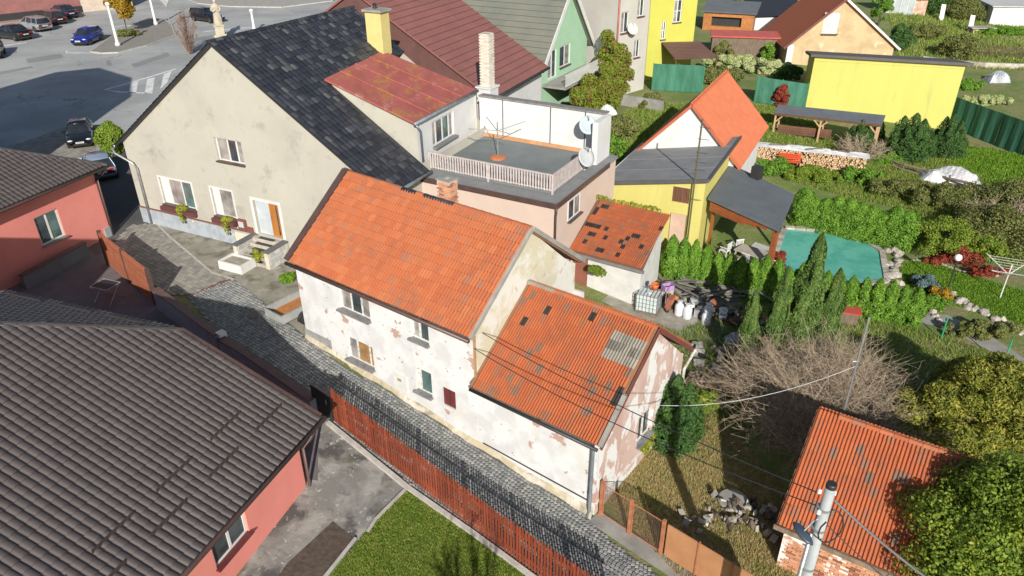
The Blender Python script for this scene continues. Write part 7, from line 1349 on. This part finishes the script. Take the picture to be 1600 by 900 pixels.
def col_tree(name, label, cat, loc, meshes, sc, group):
    t = thing(name, label, cat, (loc[0], loc[1], T(loc[0], loc[1])), random.uniform(0, 360), group); s = random.uniform(.86, 1.12)
    put('crown', random.choice(meshes), t, (0, 0, 0), 0, (sc[0] * s, sc[0] * s, sc[1] * random.uniform(.86, 1.1))); put('trunk', TRK, t, (0, 0, 0), 0, (1, 1, sc[1])); return t
ORD = 'first second third fourth fifth sixth seventh eighth ninth tenth eleventh twelfth thirteenth fourteenth fifteenth sixteenth seventeenth eighteenth nineteenth twentieth twenty-first'.split()
a, b = Vector((8.14, 33.39)), Vector((18.85, 29.46)); n = 21
for i in range(n):
    p = a.lerp(b, i / (n - 1)); col_tree('hedge_thuja', ORD[i] + ' columnar thuja of the front row, counted from the tiled outbuilding', 'thuja', p, THM, (1.08, 1.16), 'thujas in the row along the junk yard and pool')
a, b = Vector((17.35, 40.38)), Vector((22.21, 37.61)); n = 10
for i in range(n):
    p = a.lerp(b, i / (n - 1)); col_tree('clipped_thuja', ORD[i] + ' broad clipped thuja behind the pool, counted from the patio shelter', 'thuja', p, HDM, (1.0, 1.02), 'clipped thujas behind the pool')
for lb, p, sc in (('slim cypress nearest the junk yard', (9.74, 25.44), (0.62, 0.82)), ('second cypress of the tall group, darker and leaning on the tallest', (10.68, 25.10), (0.8, 1.12)), ('tallest cypress of the group in front of the pool', (11.79, 25.28), (0.92, 1.36)), ('rightmost cypress of the tall group', (13.13, 25.91), (0.74, 1.16))): col_tree('cypress', lb, 'cypress', p, CYM, sc, 'tall cypresses by the pool')
_pp = [(0, 0, 3.1, .55), (.5, .1, 2.7, .5), (-.45, .25, 2.8, .5), (.1, -.55, 2.5, .5), (-.35, -.4, 2.3, .45), (.45, -.4, 2.1, .45), (.35, .55, 2.3, .45), (-.75, -.05, 1.9, .4), (.85, .1, 1.7, .38), (-.1, .75, 2.0, .45)]
_q = [col_points(3000, h, r, flame, 0.2) for x, y, h, r in _pp]
YWM = crown_mesh('crown', np.concatenate([P + np.array([x, y, 0]) for (P, N), (x, y, h, r) in zip(_q, _pp)]), np.concatenate([N for P, N in _q]), 0.055, 2.0); YWM.materials.append(DKGREEN)
t = thing('green_conifer', 'dense dark green conifer beside the low gable', 'conifer', (5.91, 21.25, -1.60), 0); put('crown', YWM, t, (0, 0, 0)); put('trunk', TRK, t, (0, 0, 0))
def bush(name, label, cat, loc, rx, ry, h, nc, nl, size, material, tw=None, z0=0.12, cr=(0.3, 0.5), group=None, aspect=1.6):
    t = thing(name, label, cat, (loc[0], loc[1], T(loc[0], loc[1]) if len(loc) < 3 else loc[2]), 0, group); s = min(rx, ry, h) ; P, N = blob_points(nl, clump_set(nc, rx * .85, ry * .85, z0 * h, h * .9, cr[0] * s, cr[1] * s))
    me = crown_mesh('foliage', P, N, size, aspect); me.materials.append(material); link('foliage', me, None, t); trunk_part(t, h * .75, 0.03 + .03 * h); return t
bush('golden_conifer', 'large yellow-green conifer behind the brick shed', 'conifer', (16.85, 21.28, -1.65), 3.4, 2.7, 3.4, 64, 60000, 0.055, YELC, cr=(.14, .26), aspect=2.8)
bush('leafy_bush', 'big bright green leafy bush at the lower right corner', 'bush', (13.3, 14.0, -1.65), 2.9, 2.2, 5.0, 110, 90000, 0.07, BUSHL, cr=(.26, .42), z0=.08)
bush('green_shrub', 'round yellow-green shrub between the hedge and the red flower bed', 'shrub', (23.86, 36.78, -1.65), 1.5, 1.3, 2.1, 30, 14000, 0.075, BUSHL, cr=(.26, .42))
for lb, p, s in (('small juniper column left of the garage corner', (26.01, 53.27, -1.36), (1.0, 1.9)), ('pointed juniper beside the shelter end', (28.22, 55.21, -1.42), (.6, 1.6)), ('broad juniper in front of the yellow garage', (29.41, 52.47, -1.60), (1.5, 2.6)), ('juniper at the right end of the yellow garage', (32.58, 53.12, -1.65), (1.2, 2.4)), ('slim juniper between the two broad ones', (31.03, 52.82, -1.64), (.6, 1.7))): t = thing('juniper', lb, 'juniper', p, random.uniform(0, 360), 'junipers in front of the garage'); put('crown', YWM, t, (0, 0, 0), 0, (s[0] * .95, s[0] * .95, s[1] * .42)); put('trunk', TRK, t, (0, 0, 0), 0, (1, 1, .5))
bush('yellow_conifer_bush', 'golden green shrub behind the orange-roofed cottage gable', 'shrub', (6.96, 48.07, -0.00), .9, .9, 1.5, 10, 2500, .1, GREENL)
bush('gold_climber', 'bright yellow-green climber at the foot of the low gable', 'climber', (4.90, 20.54, -1.59), .5, .5, 1.1, 9, 1600, .09, leaf_mat('lime_leaf', [(0.0, (0.16, 0.2, 0.02)), (1.0, (0.36, 0.36, 0.05))]))
bush('car_park_shrub', 'bright green shrub at the left edge of the beige house', 'shrub', (-27.97, 50.03, -0.00), 1.0, .9, 2.1, 26, 9000, .09, leaf_mat('lime_green_leaf', [(0.0, (0.1, 0.17, 0.02)), (1.0, (0.26, 0.36, 0.04))]), cr=(.42, .62), z0=.05)
bush('step_plant', 'yellow-green plant growing over the front steps', 'plant', (-12.79, 33.01, -0.00), .4, .4, .75, 7, 900, .09, MATS['lime_leaf'])
bush('verge_grass_clump', 'grass clump beside the steps of the beige house', 'grass', (-10.77, 31.24, -0.00), .6, .4, .22, 12, 1500, .08, BLADE2, cr=(.6, .9)); bush('clipped_hedge_box', 'clipped green hedge beside the corner building', 'hedge', (-68.14, 108.49, -0.00), 1.8, 1.0, 1.6, 20, 3000, .2, GREENL)
for lb, p, s in (('blue-grey juniper at the corner of the lawn', (21.13, 32.88, -1.65), .75),): bush('blue_juniper', lb, 'juniper', p, s, s, .6, 12, 2600, .08, BLUEJ)
bush('rusty_shrub', 'rust-coloured low shrub beside the blue juniper', 'shrub', (21.39, 31.71, -1.65), .6, .5, .6, 9, 1600, .07, AUT)
for lb, p, s in (('red flower bed shrub behind the garden lamp', (24.43, 35.69, -1.65), (1.3, .8, .8)), ('low crimson ground plants left of the garden lamp', (23.21, 35.70, -1.65), (.9, .4, .35)), ('dark red plants along the right end of the flower bed', (25.35, 34.35, -1.65), (1.5, .4, .35))): bush('red_shrub', lb, 'shrub', p, *s, 14, 3200, .08, REDL, group='red flower bed', cr=(.4, .7))
# background shrubs of the gardens
SP = [('olive shrub below the screen fence', (19.15, 68.89, -0.00), 2.6, 1.4, 1.3, OLIVE), ('long variegated hedge behind the cottage roof', (22.43, 74.45, -0.00), 4.2, .8, 1.3, VARI), ('variegated hedge piece near the ochre house', (24.94, 72.24, -0.00), 2.6, .8, 1.2, VARI), ('dark clipped hedge left of the garage', (25.94, 69.91, -0.17), 1.6, .9, 1.4, DKGREEN), ('red autumn shrub by the green screen', (22.92, 62.21, -0.44), .8, .6, 1.9, REDL), ('variegated low hedge right of the garage', (42.86, 66.75, -1.65), 3.6, .6, .8, VARI), ('green shrub right of the garage', (44.33, 72.25, -1.60), 2.2, .8, .9, GREENL),
      ('olive bush behind the garage', (50.32, 84.85, -1.40), 2.8, 1.6, 2.4, OLIVE), ('dark green bush beside the ochre house', (44.45, 86.57, -0.74), 1.8, 1.4, 2.6, DKGREEN), ('tall green thuja beside the ochre roof', (47.08, 98.45, -0.14), 1.4, 1.2, 5.0, GREENL), ('tall thuja beside the timber shed', (29.91, 104.96, -0.00), 1.6, 1.4, 4.5, GREENL), ('garden shrubs along the far bed, left', (50.41, 93.49, -0.81), 3.0, 1.4, 1.4, OLIVE), ('garden shrubs along the far bed, centre', (59.29, 110.02, -0.47), 3.6, 2.0, 2.6, DKGREEN), ('garden shrubs along the far bed, right', (63.28, 107.85, -1.00), 3.0, 2.0, 2.6, OLIVE), ('low bushes in front of the white shed', (63.34, 99.16, -1.55), 4.0, 1.2, .9, GREENL),
      ('low green bushes between patio roof and woodpile', (17.84, 47.80, -0.98), 1.6, .9, .9, GREENL), ('yellowing bushes in front of the woodpile', (20.57, 47.30, -1.27), 2.6, .9, .8, BUSHL), ('green bushes right of the woodpile', (23.77, 47.50, -1.51), 2.0, .9, .9, GREENL), ('brown-green scrub behind the clipped hedge', (25.51, 45.48, -1.64), 2.4, 1.0, .9, OLIVE), ('brown scrub below the log fence', (27.80, 43.33, -1.65), 3.0, 1.2, 1.3, OLIVE), ('big olive scrub at the right edge', (27.85, 37.78, -1.65), 3.2, 2.4, 2.0, OLIVE), ('olive scrub above the clothes dryer', (31.74, 41.77, -1.65), 3.0, 2.2, 2.0, OLIVE), ('green shrubs at the corner right of the flower bed', (26.09, 36.59, -1.65), 1.6, .8, 1.2, BUSHL), ('shrub under the lowest roof corner of the yard', (7.51, 23.21, -1.61), .8, .6, .8, BUSHL),
      ('grassy tangle beside the junipers', (27.24, 51.37, -1.54), 1.8, .9, .6, GREENL), ('planting bed along the stone path', (20.67, 31.09, -1.65), 1.3, .5, .45, GREENL), ('planting bed below the stones at the right', (21.73, 28.49, -1.65), 2.2, .7, .6, OLIVE), ('tangle beside the grey house wall', (11.58, 60.90, -0.00), 1.6, .8, 1.0, OLIVE), ('dark shrubs behind the terrace end', (7.89, 52.95, -0.00), 1.8, 1.4, 1.3, OLIVE), ('small shrub beside the patio edge', (14.51, 35.66, -1.49), .5, .4, .6, REDL), ('small round thuja near the long shed', (26.99, 78.96, -0.00), .9, .8, 1.5, GREENL), ('climbing tangle on the canopy post', (21.60, 76.73, -0.00), 1.2, .8, 2.2, OLIVE), ('bush at the far end of the garden path', (74.52, 113.60, -1.56), 4, 2, 3, OLIVE)]
for lb, p, rx, ry, h, m_ in SP: bush('garden_shrub', lb, 'shrub', p, rx, ry, h, int(14 + rx * 9), int(3500 + 3200 * rx), .08 if p[1] < 50 else .12, m_, cr=(.22, .5), group='shrubs of the back gardens')
# ivy over the balcony front of the mint house
iv = thing('ivy_wall', 'ivy in green and rusty red climbing below the white balcony', 'ivy', (4.61, 63.04, -0.00), 0)
cl_iv = []
for _ in range(120):
    t_ = random.random(); cl_iv.append((5.2 + 4.2 * t_ + random.uniform(-.3, .7), 55.6 + 7.6 * t_ + random.uniform(-.6, .6), random.uniform(.1, 2.4 + 1.6 * t_), random.uniform(.35, .75)))
for _ in range(34): cl_iv.append((random.uniform(7.6, 9.2), random.uniform(61.5, 63.6), random.uniform(.5, 5.2), random.uniform(.35, .7)))
iv.location = (7, 59, 0); P, N = blob_points(56000, [(x - 7, y - 59, z, r) for x, y, z, r in cl_iv])
me = crown_mesh('foliage', P, N, .12); me.materials.append(IVY); link('foliage', me, None, iv); trunk_part(iv, 2.5, .06)
# weeds on the lean-to ridge, hanging flower-box plants
wd = thing('roof_weeds', 'green weeds sprouting along the top of the tiled outbuilding', 'weeds', (4.35, 35.0, 2.55), -31); P, N = blob_points(1200, [(i * .24, .02, .1, random.uniform(.08, .18)) for i in range(15)]); me = crown_mesh('foliage', P, N, .06); me.materials.append(MATS['lime_leaf']); link('foliage', me, None, wd)
for lb, u, z in (('trailing plant in the left flower box of the beige house', 3.55, 1.4), ('trailing plant in the right flower box of the beige house', 6.75, 1.35)):
    q = Matrix.Translation(hb.location) @ Matrix.Rotation(math.radians(-26), 4, 'Z') @ Vector((u, -.25, z)); t = thing('trailing_plant', lb, 'plant', q, 0, 'flower box plants'); P, N = blob_points(900, [(0, 0, .1, .25), (.2, 0, .12, .18), (-.05, -.1, -.15, .16), (0, -.12, -.4, .12), (.02, -.12, -.62, .08)]); me = crown_mesh('foliage', P, N, .07); me.materials.append(MATS['lime_leaf']); link('foliage', me, None, t); MB().lathe([(.1, -.1), (.14, .1)], 8).build('pot', mat('terracotta', (0.5, 0.17, 0.07), .8), t)
bq = thing('yard_vine', 'green vine hanging at the corner of the tiled outbuilding', 'vine', (4.02, 30.84, 0.60), 0); P, N = blob_points(700, [(0, 0, 0, .3), (.25, 0, -.1, .22), (-.2, 0, .1, .2)]); me = crown_mesh('foliage', P, N, .09); me.materials.append(BUSHL); link('foliage', me, None, bq)
# square: round autumn tree, bare bush, flower bed
at = thing('autumn_tree', 'small round street tree with golden autumn leaves', 'tree', (*(-47.69, 95.54), .12), 0); P, N = blob_points(7000, clump_set(30, 1.5, 1.5, 1.9, 4.2, .5, .8)); me = crown_mesh('crown', P, N, .2); me.materials.append(AUT); link('crown', me, None, at); trunk_part(at, 2.6, .09)
bush('island_bed', 'low grey-brown planting round the autumn tree', 'plants', (*(-46.48, 93.04), .12), 1.6, .9, .5, 14, 2200, .13, OLIVE, cr=(.6, .9)); bush('square_flower_bed', 'long yellow flower bed at the top edge of the square', 'flower bed', (*(-40.80, 124.24), .1), 5.0, 1.6, .8, 30, 5000, .2, AUT, cr=(.6, 1.0))
def bare(name, label, cat, loc, rx, h, n, material, thick=.012, up=.75, seedpts=60):
    t = thing(name, label, cat, loc, 0); V = []; F = []; 
    def tri_tube(a, b, r0, r1):
        d = (b - a); L_ = np.linalg.norm(d) + 1e-9; d = d / L_; q = np.cross(d, [0.3, 0.5, 0.81]); q /= np.linalg.norm(q) + 1e-9; w_ = np.cross(d, q); k0 = len(V)
        for p, r in ((a, r0), (b, r1)):
            for k in range(3): an = 2.094 * k; V.append(p + (q * math.cos(an) + w_ * math.sin(an)) * r)
        for k in range(3): F.append((k0 + k, k0 + (k + 1) % 3, k0 + 3 + (k + 1) % 3, k0 + 3 + k))
    for i in range(n):
        a_ = random.uniform(0, 6.283); q = math.sqrt(random.random()); p = np.array([math.cos(a_) * rx * .25 * q, math.sin(a_) * rx * .25 * q, 0.0]); out = np.array([math.cos(a_), math.sin(a_), 0]) * rx * q; top = np.array([0, 0, h * random.uniform(.6, 1.0) * math.sqrt(max(.15, 1 - q * q * .8))]); mid = p + out * .45 + top * .6; end = p + out + top
        tri_tube(p, mid, thick * 1.8, thick * 1.2); tri_tube(mid, end, thick * 1.2, thick * .6)
        for k in range(9):
            f = random.uniform(.25, 1.0); s = mid + (end - mid) * f if f > .5 else p + (mid - p) * f * 2; dv = (end - mid) * random.uniform(.15, .4) + np.array([random.gauss(0, 1), random.gauss(0, 1), random.gauss(.3, .8)]) * rx * .16; e = s + dv; tri_tube(s, e, thick * .8, thick * .4)
            for _ in range(2): g = s + dv * random.uniform(.4, 1.0); tri_tube(g, g + np.array([random.gauss(0, 1), random.gauss(0, 1), random.gauss(.2, .8)]) * rx * .09, thick * .55, thick * .3)
    me = fastmesh('twigs', np.array(V), np.array(F)); link('twigs', me, material, t); MB().tube([(0, 0, -.1), (.02, 0, .5)], [thick * 6, thick * 3], 6).build('stem', BARK, t); return t
bare('bare_brown_shrub', 'large tangled leafless brown shrub in front of the cypresses', 'shrub', (11.66, 22.13, -1.65), 2.9, 3.2, 560, TWIG, .0075)
bare('bare_square_bush', 'leafless twiggy bush beside the road sign on the island', 'bush', (*(-35.17, 83.25), .1), 1.1, 4.6, 46, mat('pinkish_twig', (0.26, 0.17, 0.13), .9, rnd=.3, bump=0), .022)
bare('bare_shelter_shrub', 'leafless brown shrub at the right end of the firewood shelter', 'shrub', (25.74, 51.76, -1.43), 1.5, 1.8, 60, TWIG, .016); bare('bare_scrub', 'brown leafless scrub under the cypress beside the yard', 'shrub', (8.30, 24.37, -1.60), .8, .8, 40, TWIG, .01)
bare('bare_edge_scrub', 'brown scrub at the far right above the flower bed', 'shrub', (29.14, 39.04, -1.65), 2.2, 2.0, 90, TWIG, .014)

# leafless garden tree just below the frame; its shadow falls in streaks over the lawn
bare('bare_garden_tree', 'leafless garden tree at the near corner of the lawn beside the fence', 'tree', (-0.6, 6.0, T(-0.6, 6.0)), 1.4, 7.0, 30, TWIG, .03)

# weeds and ground cover of the back gardens
WEED = leaf_mat('garden_weed', [(0.0, (0.08, 0.15, 0.02)), (0.4, (0.16, 0.26, 0.035)), (0.7, (0.28, 0.32, 0.07)), (0.88, (0.36, 0.29, 0.13)), (1.0, (0.2, 0.13, 0.08))], .75)
grass('garden_ground_cover', 'rough weeds and grasses between the pool hedge and the woodpile', [(17.2, 49.48), (22.6, 49.16), (27.59, 53.29), (32.43, 52.27), (33.61, 44.83), (31.08, 35.0), (26.96, 35.06), (25.03, 36.61), (25.53, 42.85), (19.04, 46.71)], 36000, .22, WEED, 0.0, .022)
grass('yard_ground_cover', 'patchy weeds round the cypresses and the brown shrub', [(6.93, 24.8), (9.78, 28.7), (12.27, 31.04), (18.74, 29.35), (23.07, 25.71), (19.55, 20.21), (15.83, 20.24), (12.47, 22.43), (8.52, 21.71)], 30000, .16, WEED, 0.0, .014)
grass('far_ground_cover', 'rough grass of the far gardens behind the garage', [(41.81, 81.54), (57.88, 80.17), (98.85, 144.26), (63.02, 133.08)], 30000, .35, WEED, 0.0, .05)
grass('middle_ground_cover', 'rough grass between the green screens and the firewood shelter', [(10.87, 61.5), (20.8, 62.15), (25.24, 62.17), (25.21, 53.47), (18.4, 52.02), (19.17, 64.37), (13.18, 56.87), (6.47, 46.82), (6.72, 55.33)], 26000, .22, WEED, 0.0, .03)
drape('far_garden_path', [(63.02, 100.84), (62.92, 88.04), (65.89, 92.7), (66.77, 103.58)], 0.01, mat('gravel_path', (0.4, 0.37, 0.32), .95, (0.3, .28, .24), 3, bump=.4))

grass('junk_yard_weeds', 'weeds and dead grass between the scrap in the yard behind the low house', [(5.99, 29.31), (7.65, 28.51), (11.79, 31.59), (9.92, 24.92), (8.16, 23.23), (6.93, 24.8), (6.87, 27.46)], 9000, .18, WEED, 0.0, .014)
